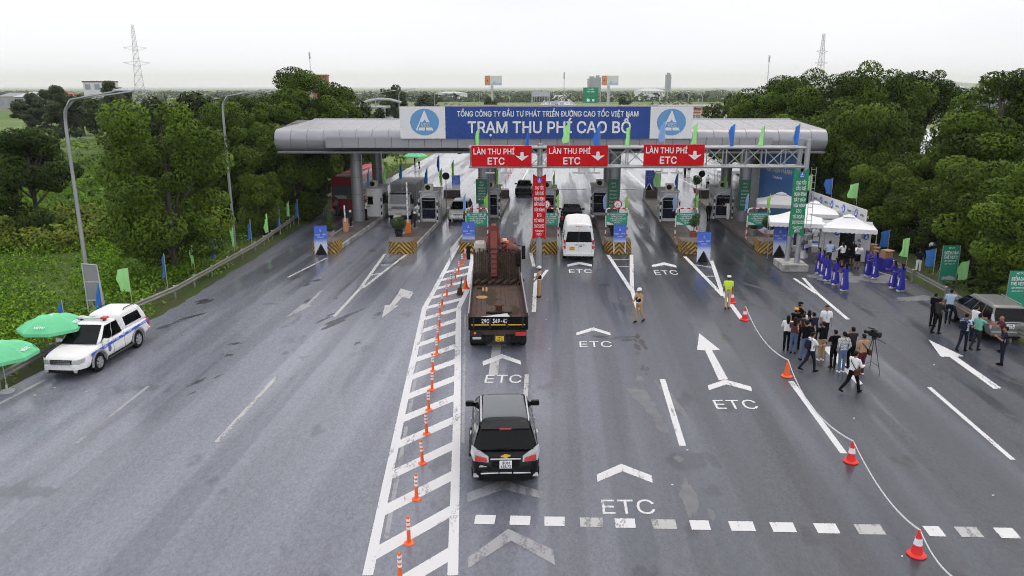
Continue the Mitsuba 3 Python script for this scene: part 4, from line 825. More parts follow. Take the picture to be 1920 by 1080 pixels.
# doorway wall below the first tent
P = Proto(); C, Dd = A + [-1.9, .9], A + [-.1, .1]
a, b = np.array(at(1572, 440, 50.9)[:2]), np.array(at(1634, 440, 50.3)[:2])
def wall_piece(name, u0, u1, z0_, z1_, m):
    p_, q_ = a + (b - a) * u0, a + (b - a) * u1; P.add(name, quad((*p_, z0_), (*q_, z0_), (*q_, z1_), (*p_, z1_), t=.05), m)
wall_piece('panel', -.55, .05, 0, 2.7, 'mat_offwhite'); wall_piece('panel', .70, 1.0, 0, 2.7, 'mat_offwhite'); wall_piece('lintel', .05, .70, 2.35, 2.7, 'mat_offwhite')
P.add('inner_curtain', quad((*(a + (b - a) * .02 + [0, 1.2]), 0), (*(a + (b - a) * .75 + [0, 1.2]), 0), (*(a + (b - a) * .75 + [0, 1.2]), 2.6), (*(a + (b - a) * .02 + [0, 1.2]), 2.6), t=.05), 'mat_black')  # black sheet set behind the doorway opening
for u, z in ((-.12, .75), (-.05, 1.9), (.85, 1.7)):
    c = a + (b - a) * u; en = P.add('emblem', cat([stand(lathe([(0, 0), (.2, 0), (.2, .02), (0, .02)], 18), c[0], c[1] - .03, z)]), 'mat_stripe_blue'); P.add(en + '__peak', stand(prism([(-.1, -.1), (0, .16), (.1, -.1)], 0, .03), c[0], c[1] - .03, z), 'mat_white')
P.place('entrance_wall', 'white printed wall with a dark doorway under the nearest fair tent', 'wall')
# big blue backdrop
mat('backdrop_blue', proc(lambda p, n, uv: mix(mix((.05, .14, .38), (.10, .22, .42), noise(p.x * .6, p.z * .8, 2)), (.10, .24, .26), smoothstep(.5, 2.4, 3.2 - p.z) * fbm(p.x, p.y, p.z * 1.3, 3))), .5)
P = Proto(); A2, B2 = np.array(at(1416, 420, 66)[:2]), np.array(at(1487, 400, 63)[:2]); zt2 = at(1450, 280, 65)[2]
P.add('panel', quad((*A2, 0.3), (*B2, 0.3), (*B2, zt2 + .2), (*A2, zt2), t=.15), 'mat_backdrop_blue')
d = (B2 - A2) / np.linalg.norm(B2 - A2); nr = np.array([d[1], -d[0]])
for tx, u, z, ww, hh, mt in (('LỄ VẬN HÀNH', .55, 4.65, 2.4, .36, 'mat_cream'), ('TASCO', .5, 4.05, .9, .17, 'mat_white')):
    c = A2 + (B2 - A2) * u; L = lettering(tx, ww, hh, .02); P.add('lettering', trimesh.Trimesh(np.array([[*(c + d * x + nr * (.006 + zz)), z + y - .08 * x] for x, y, zz in L.vertices]), L.faces, process=False), mt)
P.add('brace', cat(tube((*A2, 0), (*A2, zt2), .06), tube((*(B2 + [0, .2]), 0), (*(B2 + [0, .2]), zt2), .06)), 'mat_galv')
P.place('stage_backdrop', 'large blue printed stage backdrop under the right end of the canopy', 'backdrop')
A3, B3 = np.array(at(1404, 400, 67)[:2]), np.array(at(1416, 400, 66.3)[:2])
single('side_panel', quad((*A3, 0.2), (*B3, .2), (*B3, 4.7), (*A3, 4.7), t=.08), 'mat_offwhite', 'narrow white printed panel beside the big blue backdrop', 'panel')
# covered chairs with blue sashes
ch = Proto()
ch.add('cover', cat(hull([(x * .25, y, z) for x in (-1, 1) for y, z in ((-.22, .44), (.22, .44), (-.25, 0), (.25, 0))]), hull([(x * .23, y, z) for x in (-1, 1) for y, z in ((.2, .4), (.25, .4), (.24, .98), (.28, .98))], )), 'mat_cloth_white')
ch.add('sash', box(-.25, .25, .19, .30, .58, .72, .01), 'mat_cloth_sash' if False else 'mat_stripe_blue'); ch.add('bow', hull([(-.13, .32, .74), (.13, .32, .74), (-.1, .32, .52), (.1, .32, .52), (0, .38, .64), (-.03, .33, .3), (.03, .33, .3)]), 'mat_cloth_navy')
k = 0
for (px, py) in ((1448, 440), (1462, 436), (1478, 452), (1494, 462), (1504, 473), (1522, 452), (1532, 446), (1541, 455), (1513, 440), (1430, 430), (1440, 448), (1528, 462), (1548, 440)):
    p = G(px, py + 10); ch.place('covered_chair', f'white covered chair with a blue sash under the fair tents, {ORD[k]} of thirteen', 'chair', (p[0], p[1], 0), 150 + 17 * k, 'covered chairs under the tents'); k += 1
# table with a blue cloth and cartons
t0, t1 = G(1655, 509), G(1612, 486); d = (t1 - t0) / np.linalg.norm(t1 - t0); s = np.array([-d[1], d[0], 0]) * -1
single('draped_table', cat(hull([t0 + s * a + [0, 0, z] for a in (0, .75) for z in (0, .78)] + [t1 + s * a + [0, 0, z] for a in (0, .75) for z in (0, .78)])), 'mat_aodai', 'long table under a floor length purple cloth by the dark doorway', 'table')
for k, (u, a, w, h) in enumerate(((.15, .35, .62, .52), (.32, .5, .42, .30), (.62, .4, .4, .34), (.80, .45, .45, .42), (.5, .2, .32, .2))):
    c = t0 + (t1 - t0) * u + s * a; P = Proto(); P.add('box', box(-w / 2, w / 2, -w * .35, w * .35, 0, h, .01), 'mat_cardboard'); P.add('tape', box(-.03, .03, -w * .352, w * .352, h * .6, h + .004), 'mat_cloth_tan')
    P.add('flap', quad((-w / 2, -w * .35, h), (w / 2, -w * .35, h), (w / 2, -w * .6, h - .04), (-w / 2, -w * .6, h - .04), t=.01), 'mat_cardboard')
    P.place('carton', ['largest brown carton on the purple table, at its front end', 'brown carton next to the largest one on the purple table', 'brown carton in the middle of the purple table', 'brown carton at the back end of the purple table', 'small open carton at the edge of the purple table'][k], 'box', (c[0], c[1], .78), 20 + 9 * k, 'cartons on the purple table')
# a road work trestle and bag left of the crane truck
P = Proto(); a, b = G(845, 492), G(868, 462)
P.add('frame', cat([tube(a + u, b + v, .03, n=6) for u, v in (((0, 0, .9), (0, 0, .9)), ((0, 0, .5), (0, 0, .5)))], [tube(q + [0, o, 0], q + [0, 0, .95], .03, n=6) for q in (a, b) for o in (-.3, .3)]), 'mat_light_grey'); P.add('plank', quad(a + [0, -.05, .55], b + [0, -.05, .55], b + [0, -.05, .85], a + [0, -.05, .85], t=.03), 'mat_white')
P.place('road_trestle', 'white and grey metal trestle barrier left of the crane truck', 'barrier')
p = G(862, 553); single('sack', hull([(-.16, -.1, 0), (.18, -.1, 0), (-.16, .14, 0), (.18, .14, 0), (-.1, 0, .4), (.12, .02, .38), (.05, 0, .48)]), 'mat_cloth_brown', 'brown sack standing on the hatched strip by the truck', 'sack', False, None, (p[0], p[1], 0), 20)
p = G(859, 548); single('folded_umbrella', tube((p[0] + .1, p[1] + .2, .02), (p[0] + .22, p[1] + .25, .85), .05, .02), 'mat_black', 'black folded umbrella leaning on the brown sack', 'umbrella')
# ---------------------------------------------------------------- vehicles (local frame: +y forward, x right)
def sections(st):
    """A body from cross-sections (y, z bottom, z top, half width, shoulder): hulls between neighbours, joined."""
    R = []
    for y, zb, zt, hw, sh in st:
        zm = zb + .55 * (zt - zb)
        h = [(hw - .10, zb), (hw - .02, zb + .10), (hw, zb + .3 * (zt - zb)), (hw, zm), (hw - .25 * sh, zt - .10), (hw - .55 * sh, zt - .035), (hw - sh - .04, zt)]
        R.append([(s * x, y, z) for s in (-1, 1) for x, z in h])
    return union(hull(np.vstack([a, b])) for a, b in zip(R[:-1], R[1:]))


def soften(m, L=.075, it=10):
    """A car body's hulls refined and smoothed, so that its edges are pressed-metal round."""
    t = tm(m.refine_to_length(L)); t.merge_vertices(); return trimesh.smoothing.filter_taubin(t, .5, -.53, it)


def xcyl(y, z, r, x0, x1): return Manifold.cylinder(x1 - x0, r, circular_segments=28).rotate([0, 90, 0]).translate([x0, y, z])


def add_wheel(P, x, y, r, w=.24, spokes=6, dark=False):
    s = 1 if x > 0 else -1
    turn = lambda m: trimesh.Trimesh(np.c_[x + s * m.vertices[:, 2], y + m.vertices[:, 0], r + m.vertices[:, 1]], m.faces if s > 0 else m.faces[:, ::-1], process=False)
    n = P.add('wheel', turn(lathe([(r * .60, -w / 2), (r * .93, -w / 2), (r, -w * .32), (r, w * .32), (r * .93, w / 2), (r * .62, w / 2)], 26)), 'mat_rubber', 35)
    P.add(n + '__rim', turn(cat(lathe([(r * .56, -.02), (r * .63, w / 2 - .01), (r * .60, w / 2 + .004), (r * .54, w / 2 - .05), (0, w / 2 - .09)], 26))), 'mat_charcoal' if dark else 'mat_grey', 35)
    if not dark:
        P.add(n + '__spokes', turn(cat([prism([(.0, -.03), (r * .58, -.045), (r * .58, .045), (0, .03)], w / 2 - .05, w / 2 - .005).apply_transform(trimesh.transformations.rotation_matrix(k * 2 * math.pi / spokes, [0, 0, 1])) for k in range(spokes)])), 'mat_chrome')


def greenhouse(P, paint, yb, yr, hb, hr, zb, zr, side=(.02, .36, .68, .98), glass='mat_glass', name='cabin', wind=True, rear=True, sides=True, roof=None):
    """The cabin above the belt: yb, yr = (rear, front) at belt and roof; side = splits of the side windows."""
    e = .07; A = [(s * hb, y, zb) for s in (-1, 1) for y in yb]; zt = zr - .05
    B = [(s * hr, y, zt) for s in (-1, 1) for y in yr]; C = [(s * (hr - .05), y + d * .0, zr - .015) for s in (-1, 1) for y, d in ((yr[0] + .10, 1), (yr[1] - .14, -1))]; Dp = [(s * (hr - .2), y, zr) for s in (-1, 1) for y in (yr[0] + .3, yr[1] - .35)]
    P.add(name, soften(hull(A + B + C + Dp)), paint, 50)
    if roof: P.add(name + '__roof_panel', tm(hull([(s * (hr - .10), y, z) for s in (-1, 1) for y in (yr[0] + .22, yr[1] - .20) for z in (zr - .03, zr + .006)])), roof)
    q = lambda s: ((s * hb, yb[0], zb), (s * hb, yb[1], zb), (s * hr, yr[1], zt), (s * hr, yr[0], zt))
    if wind:
        P.add('windscreen', quad((hb, yb[1], zb), (-hb, yb[1], zb), (-hr, yr[1], zt), (hr, yr[1], zt), .05, .95, .05, .95), glass)
    if rear: P.add('rear_window', quad((-hb, yb[0], zb), (hb, yb[0], zb), (hr, yr[0], zt), (-hr, yr[0], zt), .06, .94, .10, .92), glass)
    if sides:
        for s in (-1, 1):
            c = q(s)
            if s < 0: c = (c[1], c[0], c[3], c[2])
            for a, b in zip(side[:-1], side[1:]):
                u0, u1 = (a + .012, b - .012) if s > 0 else (1 - b + .012, 1 - a - .012); P.add('side_window', quad(*c, u0, u1, .08, .88), glass)


def mirrors(P, x, y, z, paint):
    for s in (-1, 1): P.add('wing_mirror', hull([(s * (x + a), y + b, z + c) for a in (.02, .24) for b in (-.06, .05) for c in (.0, .15)] + [(s * (x + .26), y, z + .07), (s * (x - .06), y + .02, z + .02)]), paint, 40)


def lower(P, paint, st, wheels, rw, hw, name='body', cut=None):
    b = sections(st)
    for y in wheels:
        b = b - xcyl(y, rw + .01, rw + .075, hw - .30, hw + .3) - xcyl(y, rw + .01, rw + .075, -hw - .3, -hw + .30)
    if cut: b = b - cut
    P.add(name, soften(b), paint, 50)
    P.add('underbody', box(-hw + .32, hw - .32, st[0][0] + .25, st[-1][0] - .25, .22, .62), 'mat_black')
    for y in wheels:
        for s in (-1, 1): add_wheel(P, s * (hw - .13), y, rw)
        

def plate(P, x, y, z, lines, m='mat_white', w=.36, h=.20, back=True, tilt=0):
    s = 1 if back else -1
    n = P.add('number_plate', box(x - w / 2, x + w / 2, min(y, y - s * .02), max(y, y - s * .02), z - h / 2, z + h / 2, .004), m)
    for j, t in enumerate(lines):
        L = stand(lettering(t, w * (.62 if j == 0 else .82) if len(lines) > 1 else w * .85, h * .34 if len(lines) > 1 else h * .6, .004), 0, 0, 0); zz = z + (h * .22 - j * h * .45 if len(lines) > 1 else 0)
        v = L.vertices.copy(); 
        if not back: v[:, 0] *= -1; v[:, 1] *= -1
        P.add(n + '__lettering', trimesh.Trimesh(v + [x, y - s * .02, zz], L.faces, process=False), 'mat_black')


def front_face(P, y, z, hw, grille='mat_black', chrome=True):
    """Lamps, grille, bumper intake and fog lamps on a nose whose front plane is y and bonnet edge z."""
    for s in (-1, 1):
        P.add('headlight', hull([(s * (hw - .02), y - .28, z - .02), (s * (hw - .40), y + .0, z - .06), (s * (hw - .06), y - .22, z - .20), (s * (hw - .42), y + .02, z - .22), (s * (hw - .2), y - .02, z - .05), (s * (hw - .2), y - .02, z - .24)]), 'mat_lens', 40)
        P.add('fog_lamp', stand(lathe([(0, 0), (.07, 0), (.085, .02), (0, .02)], 14), 0, 0, 0).apply_transform(trimesh.transformations.rotation_matrix(math.pi, [0, 0, 1])).apply_translation([s * (hw - .30), y + .03, z - .48]), 'mat_lens')
    P.add('grille', box(-hw + .46, hw - .46, y - .1, y + .035, z - .24, z - .06, .01), grille)
    if chrome:
        for k in range(3): P.add('grille_slat', box(-hw + .48, hw - .48, y + .02, y + .05, z - .22 + .055 * k, z - .195 + .055 * k), 'mat_chrome')
    P.add('intake', box(-hw + .26, hw - .26, y - .1, y + .045, z - .58, z - .40, .02), 'mat_black')


# the black car in the foreground, seen from behind
P = Proto(); pt = 'mat_black_paint'
st = [(-2.47, .50, .74, .60, .12), (-2.42, .42, .88, .78, .12), (-2.31, .36, 1.10, .90, .12), (-2.1, .32, 1.16, .945, .09), (-.9, .28, 1.15, .95, .08), (.9, .28, 1.12, .95, .08), (1.15, .28, 1.09, .95, .10), (2.0, .30, 1.00, .91, .14), (2.32, .36, .90, .83, .16), (2.44, .45, .72, .70, .1)]
lower(P, pt, st, (-1.42, 1.42), .37, .95)
greenhouse(P, pt, (-2.26, 1.25), (-1.92, .18), .90, .69, 1.10, 1.83, (.03, .24, .50, .76, .97))
P.add('roof_panel', tm(hull([(s * .60, y, 1.822) for s in (-1, 1) for y in (-1.62, -.02)] + [(s * .56, y, 1.850) for s in (-1, 1) for y in (-1.4, -.25)] + [(s * .66, -1.72, 1.80) for s in (-1, 1)] + [(s * .46, .14, 1.812) for s in (-1, 1)])), 'mat_glass_roof', 30)  # paler panel, the reflected sky is put into its colour
P.add('spoiler', hull([(s * .66, y, z) for s in (-1, 1) for y, z in ((-1.8, 1.80), (-1.8, 1.74), (-2.20, 1.76), (-2.20, 1.72))]), 'mat_black_paint'); P.add('brake_light', box(-.16, .16, -2.215, -2.19, 1.725, 1.765, .004), 'mat_lamp_red')
P.add('hood_scoop', hull([(s * .5, y, z) for s in (-1, 1) for y, z in ((1.2, 1.10), (2.0, 1.02), (1.2, 1.05), (2.0, .97))]), pt)
for s in (-1, 1):
    P.add('roof_rail', path([(s * .655, -1.85, 1.815), (s * .66, -1.7, 1.87), (s * .66, -.2, 1.88), (s * .65, .0, 1.82)], .022, 8), 'mat_chrome', 40)
    P.add('tail_light', hull([(s * .47, -2.40, 1.06), (s * .46, -2.45, .90), (s * .93, -2.05, 1.24), (s * .958, -2.0, .98), (s * .86, -2.36, 1.18), (s * .88, -2.40, .93)]), 'mat_lens', 40)
    P.add('tail_light__lens', hull([(s * .52, -2.43, 1.02), (s * .51, -2.465, .92), (s * .82, -2.40, 1.10), (s * .84, -2.43, .945), (s * .7, -2.30, 1.0)]), 'mat_lamp_red', 40)
    P.add('reflector', box(s * .80 - .08, s * .80 + .08, -2.51, -2.35, .50, .55, .01), 'mat_lens'); P.add('side_step', tube((s * .99, -.9, .36), (s * .99, .9, .36), .05), 'mat_charcoal')
    for y in (-.75, .3): P.add('door_handle', box(min(s * .95, s * .985), max(s * .95, s * .985), y - .11, y + .11, .98, 1.02, .005), 'mat_chrome')
    for y in (-1.02, .02, 1.02): P.add('door_seam', box(min(s * .945, s * .953), max(s * .945, s * .953), y - .006, y + .006, .42, 1.08), 'mat_rubber')
P.add('tailgate_bar', box(-.42, .42, -2.47, -2.33, .965, 1.015, .015), 'mat_chrome'); P.add('emblem', cat(stand(prism([(-.13, -.028), (.05, -.028), (.13, .0), (.13, .028), (-.05, .028), (-.13, 0)], 0, .03), 0, -2.42, 1.075), stand(prism([(-.05, -.05), (.05, -.05), (.05, .05), (-.05, .05)], 0, .025), 0, -2.42, 1.075)), 'mat_plate_yellow')
P.add('tailgate_recess', box(-.38, .38, -2.465, -2.35, .74, .95, .02), 'mat_rubber'); plate(P, 0, -2.47, .85, ('30H', '418.73'), w=.34, h=.22)
for a, b in ((-.68, -.20), (-.17, .17), (.20, .68)): P.add('bumper_strip', box(a, b, -2.535, -2.40, .60, .64, .01), 'mat_chrome')
P.add('badge', stand(prism([(-.1, 0), (.1, 0), (.1, .03), (.02, .03), (0, .06), (-.06, .06), (-.1, .03)], 0, .012), -.62, -2.455, .78), 'mat_chrome'); P.add('wiper', tube((-.3, -2.245, 1.18), (.15, -2.235, 1.22), .012, n=5), 'mat_rubber')
P.add('bumper', hull([(s * x, y, z) for s in (-1, 1) for x, y, z in ((.74, -2.49, .40), (.74, -2.52, .60), (.93, -2.15, .40), (.945, -2.15, .62))]), 'mat_rubber', 40); mirrors(P, .90, .92, 1.12, pt)
p = G(947, 893); P.place('black_car', 'shiny black sport utility car seen from behind in the near lane', 'car', (p[0] - .07, p[1] + 1.6, .0), 2.2, scale=(1.05, 1.05, 1.07))

# generic pickup
def pickup(paint, cover, front, lights='mat_tail_red'):
    P = Proto()
    st = [(-2.62, .52, 1.0, .80, .06), (-2.55, .45, 1.12, .88, .06), (-1.5, .36, 1.13, .91, .06), (-.3, .34, 1.12, .91, .07), (1.0, .34, 1.10, .91, .08), (1.3, .34, 1.08, .91, .10), (2.2, .36, 1.0, .88, .16), (2.5, .42, .92, .80, .2), (2.62, .5, .78, .68, .12)]
    cut = None if cover == 'hardtop' else tm_to_man(box(-.72, .72, -2.46, -.62, .70, 1.5))
    lower(P, paint, st, (-1.52, 1.48), .39, .91, cut=cut)
    greenhouse(P, paint, (-.50, 1.42), (-.36, .55), .86, .66, 1.08, 1.78, (.03, .40, .72, .97) if cover != 'hardtop' else (.04, .47, .90), rear=cover != 'hardtop')
    if cover == 'tonneau': P.add('bed_cover', box(-.76, .76, -2.52, -.56, 1.10, 1.15, .02), 'mat_rubber')
    for s in (-1, 1):
        P.add('tail_light', hull([(s * x, y, z) for x in (.74, .885) for y in (-2.58, -2.50) for z in (.76, 1.10)] + [(s * .90, -2.36, .9), (s * .90, -2.36, 1.06)]), lights, 40)
        for y in (-.35, .45): P.add('door_handle', box(min(s * .91, s * .945), max(s * .91, s * .945), y - .1, y + .1, .96, 1.0, .005), 'mat_chrome')
        for y in (-.42, .42, 1.18): P.add('door_seam', box(min(s * .905, s * .914), max(s * .905, s * .914), y - .006, y + .006, .45, 1.08), 'mat_charcoal')
        for y in (-1.52, 1.48):
            t = np.radians(np.linspace(-8, 188, 16)); o = [(y + .53 * math.cos(a), .40 + .53 * math.sin(a)) for a in t] + [(y + .455 * math.cos(a), .40 + .455 * math.sin(a)) for a in t[::-1]]
            m = prism(o, 0, .05); P.add('arch_flare', trimesh.Trimesh(np.c_[s * (m.vertices[:, 2] + .885), m.vertices[:, 0], m.vertices[:, 1]], m.faces if s > 0 else m.faces[:, ::-1], process=False), 'mat_grey' if cover == 'hardtop' else paint)
        P.add('side_step', tube((s * .97, -.95, .36), (s * .97, .98, .36), .05), 'mat_charcoal')
    P.add('rear_bumper', box(-.84, .84, -2.72, -2.56, .46, .64, .03), 'mat_chrome' if front else 'mat_charcoal'); P.add('tailgate_handle', box(-.14, .14, -2.64, -2.6, .93, 1.0, .01), 'mat_charcoal'); mirrors(P, .88, 1.06, 1.10, paint)
    if front: front_face(P, 2.615, .90, .90); plate(P, 0, 2.62, .43, ('80A 025.13',), 'mat_white', .5, .11, back=False)
    P.add('front_bumper', hull([(s * x, y, z) for s in (-1, 1) for x, y, z in ((.66, 2.68, .46), (.66, 2.67, .62), (.86, 2.30, .44), (.88, 2.30, .6))]), paint, 40)
    P.add('wiper', tube((-.5, 1.40, 1.12), (.1, 1.36, 1.14), .012, n=5), 'mat_rubber')
    return P
def tm_to_man(t): return Manifold(__import__('manifold3d').Mesh(np.array(t.vertices, np.float32), np.array(t.faces, np.uint32)))
P = pickup('mat_white_paint', 'hardtop', True)
P.add('hardtop', soften(hull([(s * .86, y, 1.10) for s in (-1, 1) for y in (-2.56, -.52)] + [(s * .70, y, 1.78) for s in (-1, 1) for y in (-2.30, -.50)] + [(s * .6, y, 1.87) for s in (-1, 1) for y in (-2.1, -.7)])), 'mat_white_paint', 50)
for s in (-1, 1):
    c = ((s * .86, -2.56 if s > 0 else -.52, 1.10), (s * .86, -.52 if s > 0 else -2.56, 1.10), (s * .70, -.50 if s > 0 else -2.30, 1.78), (s * .70, -2.30 if s > 0 else -.50, 1.78))
    P.add('hardtop__window', quad(*c, .22 if s > 0 else .12, .88 if s > 0 else .78, .22, .80), 'mat_glass'); P.add('roof_rail', path([(s * .58, -2.0, 1.87), (s * .58, -1.9, 1.92), (s * .58, -1.2, 1.93), (s * .58, -1.1, 1.87)], .02, 6), 'mat_charcoal')
    P.add('stripe', quad(*((((-.912, 1.98, .80), (-.912, -2.5, .98), (-.912, -2.5, 1.08), (-.912, 1.98, .93))) if s < 0 else ((.912, -2.5, .98), (.912, 1.98, .80), (.912, 1.98, .93), (.912, -2.5, 1.08))), t=.01, proud=.003), 'mat_stripe_blue')
    for k, (y, z, tx, hh, ww) in enumerate(((1.0, .915, 'CSGT', .06, .28), (.1, .95, '113', .07, .2), (-.9, .99, 'CSGT', .06, .3), (-2.0, 1.02, 'GIAO THÔNG', .05, .5))):
        L = lettering(tx, ww, hh, .006); P.add('lettering', trimesh.Trimesh(np.array([[s * (.916 + q), (s * x) + y, z + w_] for x, w_, q in L.vertices]), L.faces, process=False), 'mat_white')
    L = lathe([(0, 0), (.11, 0), (.11, .008), (0, .008)], 14); P.add('shield', trimesh.Trimesh(np.array([[s * (.913 + q), s * x + .72, .72 + w_ * 1.25] for x, w_, q in L.vertices]), L.faces, process=False), 'mat_denim')
P.add('light_bar', box(-.62, .62, .05, .30, 1.84, 1.92, .03), 'mat_chrome')
for s in (-1, 1): P.add('light_bar__beacon', box(min(s * .38, s * .64), max(s * .38, s * .64), .03, .32, 1.85, 1.94, .03), 'mat_lamp_red' if s < 0 else 'mat_lens'); P.add('light_bar__foot', box(s * .5 - .04, s * .5 + .04, .1, .25, 1.74, 1.86), 'mat_black')
P.place('police_pickup', 'white police pickup with blue side stripe and red light bar parked by the guard rail', 'pickup', (-17.75, 31.35, 0), 176.5)
pickup('mat_black_paint', 'tonneau', False, 'mat_lamp_red').place('pickup', 'black pickup with lit red tail lights just ahead of the white van', 'pickup', (5.1, 65.0, 0), -3, 'pickups in the toll lanes')
pickup('mat_black_paint', 'tonneau', False, 'mat_charcoal').place('pickup', 'dark pickup driving away beyond the booths left of the red banner', 'pickup', (1.35, 83.8, 0), -3.5, 'pickups in the toll lanes', (.98, .98, .92))

# silver car facing the camera
P = Proto(); pt = 'mat_silver_paint'
st = [(-2.3, .5, .9, .75, .1), (-2.2, .38, 1.06, .88, .1), (-.9, .28, 1.06, .925, .08), (.9, .28, 1.04, .925, .08), (1.2, .28, 1.02, .92, .12), (1.95, .3, .93, .88, .18), (2.2, .34, .84, .80, .2), (2.3, .42, .7, .68, .1)]
lower(P, 'mat_white_paint', st, (-1.33, 1.38), .35, .925); greenhouse(P, 'mat_white_paint', (-2.1, 1.25), (-1.7, .30), .87, .68, 1.02, 1.68); front_face(P, 2.26, .84, .84); mirrors(P, .88, .95, 1.04, 'mat_white_paint'); plate(P, 0, 2.31, .52, ('30G 511.08',), w=.48, h=.11, back=False)
P.add('bumper_trim', hull([(s * x, y, z) for s in (-1, 1) for x, y, z in ((.6, 2.34, .36), (.6, 2.34, .40), (.84, 2.1, .35), (.84, 2.1, .40))]), 'mat_chrome')
P.place('white_car', 'white car facing the camera in the third lane from the left', 'car', (-4.55, 67.9, 0), 177)

# silver minivan at the right edge, seen from behind
P = Proto(); pt = 'mat_silver_paint'
st = [(-2.25, .46, .92, .76, .08), (-2.2, .36, 1.08, .84, .07), (-.9, .26, 1.08, .88, .07), (1.0, .26, 1.05, .88, .08), (1.3, .28, 1.0, .86, .14), (2.05, .34, .84, .78, .18), (2.25, .42, .7, .66, .1)]
lower(P, pt, st, (-1.35, 1.32), .32, .88); greenhouse(P, pt, (-2.2, 1.55), (-1.95, .35), .83, .68, 1.02, 1.74, (.02, .27, .52, .75, .97), glass='mat_glass')
for s in (-1, 1):
    P.add('tail_light', hull([(s * x, y, z) for x in (.68, .84) for y in (-2.22, -2.1) for z in (.72, 1.10)] + [(s * .80, -2.1, 1.4), (s * .74, -2.14, 1.38)]), 'mat_lens', 40); P.add('tail_light__lens', hull([(s * x, y, z) for x in (.70, .845) for y in (-2.23, -2.1) for z in (.92, 1.08)]), 'mat_tail_red', 40)
    P.add('stripe', quad(*(((-.882, 1.2, .86), (-.882, -2.0, .86), (-.882, -2.0, .92), (-.882, 1.2, .90)) if s < 0 else ((.882, -2.0, .86), (.882, 1.2, .86), (.882, 1.2, .9), (.882, -2., .92))), t=.008), 'mat_pale_orange')
    P.add('roof_rail', tube((s * .62, -1.7, 1.76), (s * .62, .1, 1.76), .02, n=6), 'mat_grey')
P.add('rear_bumper', box(-.82, .82, -2.36, -2.15, .40, .64, .05), pt); P.add('tailgate_bar', box(-.42, .42, -2.26, -2.2, 1.0, 1.05, .01), 'mat_chrome'); plate(P, 0, -2.25, .86, ('29A', '613.20'), w=.34, h=.2); mirrors(P, .84, 1.1, 1.06, pt)
P.place('minivan', 'silver minivan at the right edge of the road with people beside it', 'minivan', (22.75, 35.4, 0), -5.5)

# white passenger van from behind
P = Proto()
def vsec(y, zb, zt, hb, ht):
    return [(s * x, y, z) for s in (-1, 1) for x, z in ((hb - .08, zb), (hb, zb + .12), (hb, 1.2), (ht + .04, zt - .35), (ht - .02, zt - .12), (ht - .16, zt - .03), (0, zt + .02))]
vs = [vsec(-2.85, .55, 2.42, .94, .76), vsec(-2.75, .38, 2.52, .99, .80), vsec(-1.5, .32, 2.56, 1.0, .82), vsec(1.2, .32, 2.54, 1.0, .82), vsec(1.75, .32, 2.30, 1.0, .74)]
b = union([hull(np.vstack([u, w])) for u, w in zip(vs[:-1], vs[1:])] + [hull(vs[-1] + [(s * x, y, z) for s in (-1, 1) for x, y, z in ((.95, 2.3, .36), (.95, 2.3, 1.25), (.8, 2.8, .42), (.8, 2.78, 1.05), (.86, 2.2, 1.5))])])
for y in (-1.7, 1.75): b = b - xcyl(y, .36, .42, .70, 1.3) - xcyl(y, .36, .42, -1.3, -.70)
P.add('body', soften(b), 'mat_white_paint', 50)
for y in (-1.7, 1.75):
    for s in (-1, 1): add_wheel(P, s * .86, y, .35)
P.add('underbody', box(-.66, .66, -2.6, 2.4, .24, .6), 'mat_black')
zr = lambda z: -2.85
q = ((-.94, -2.853, 1.2), (.94, -2.853, 1.2), (.78, -2.853, 2.1), (-.78, -2.853, 2.1))
P.add('rear_window', quad(*q, .05, .95, .12, .88, t=.03), 'mat_glass'); P.add('door_seam', box(-.008, .008, -2.857, -2.84, .55, 2.25), 'mat_grey'); P.add('door_seam', box(-.82, -.80, -2.857, -2.84, .5, 1.2), 'mat_light_grey'); P.add('door_seam', box(.80, .82, -2.857, -2.84, .5, 1.2), 'mat_light_grey')
for s in (-1, 1):
    P.add('tail_light', box(min(s * .83, s * .955), max(s * .83, s * .955), -2.88, -2.72, .86, 1.45, .02), 'mat_tail_red'); P.add('tail_light__lens', box(min(s * .84, s * .957), max(s * .84, s * .957), -2.885, -2.8, 1.05, 1.2, .01), 'mat_lens')
    c = ((1.0, -2.6, 1.2), (1.0, 1.2, 1.2), (.85, 1.2, 2.2), (.85, -2.6, 2.2)) if s > 0 else ((-1.0, 1.2, 1.2), (-1.0, -2.6, 1.2), (-.85, -2.6, 2.2), (-.85, 1.2, 2.2))
    for u in (.03, .36, .69): P.add('side_window', quad(*c, u, u + .29, .12, .80), 'mat_glass')
P.add('windscreen', quad((.86, 2.2, 1.52), (-.86, 2.2, 1.52), (-.72, 1.76, 2.26), (.72, 1.76, 2.26), .05, .95, .05, .95), 'mat_glass')
P.add('step_bumper', box(-.96, .96, -3.0, -2.78, .40, .58, .03), 'mat_offwhite'); P.add('brake_light', box(-.2, .2, -2.85, -2.80, 2.30, 2.35, .01), 'mat_lamp_red'); P.add('door_handle', box(.05, .18, -2.88, -2.85, 1.0, 1.05, .005), 'mat_black')
P.add('number_strip', stand(lettering('29B-613.20', .62, .12, .006), .05, -2.853, 1.12), 'mat_grey'); plate(P, -.42, -2.856, .88, ('29F', '026.13'), 'mat_plate_yellow', .34, .22); P.add('sticker', box(.22, .76, -2.82, -2.80, 2.16, 2.36, .005).apply_transform(trimesh.transformations.rotation_matrix(-.0, [1, 0, 0])), 'mat_logo_blue')
for s in (-1, 1): P.add('wing_mirror', hull([(s * (1.0 + a), 1.9 + b_, 1.45 + c_) for a in (.06, .24) for b_ in (-.08, .06) for c_ in (0, .3)]), 'mat_black', 40)
P.place('passenger_van', 'white high roof passenger van from behind waiting at the middle toll lane', 'van', (4.62, 53.2, 0), -3.2, scale=(1.06, 1, 1.03))

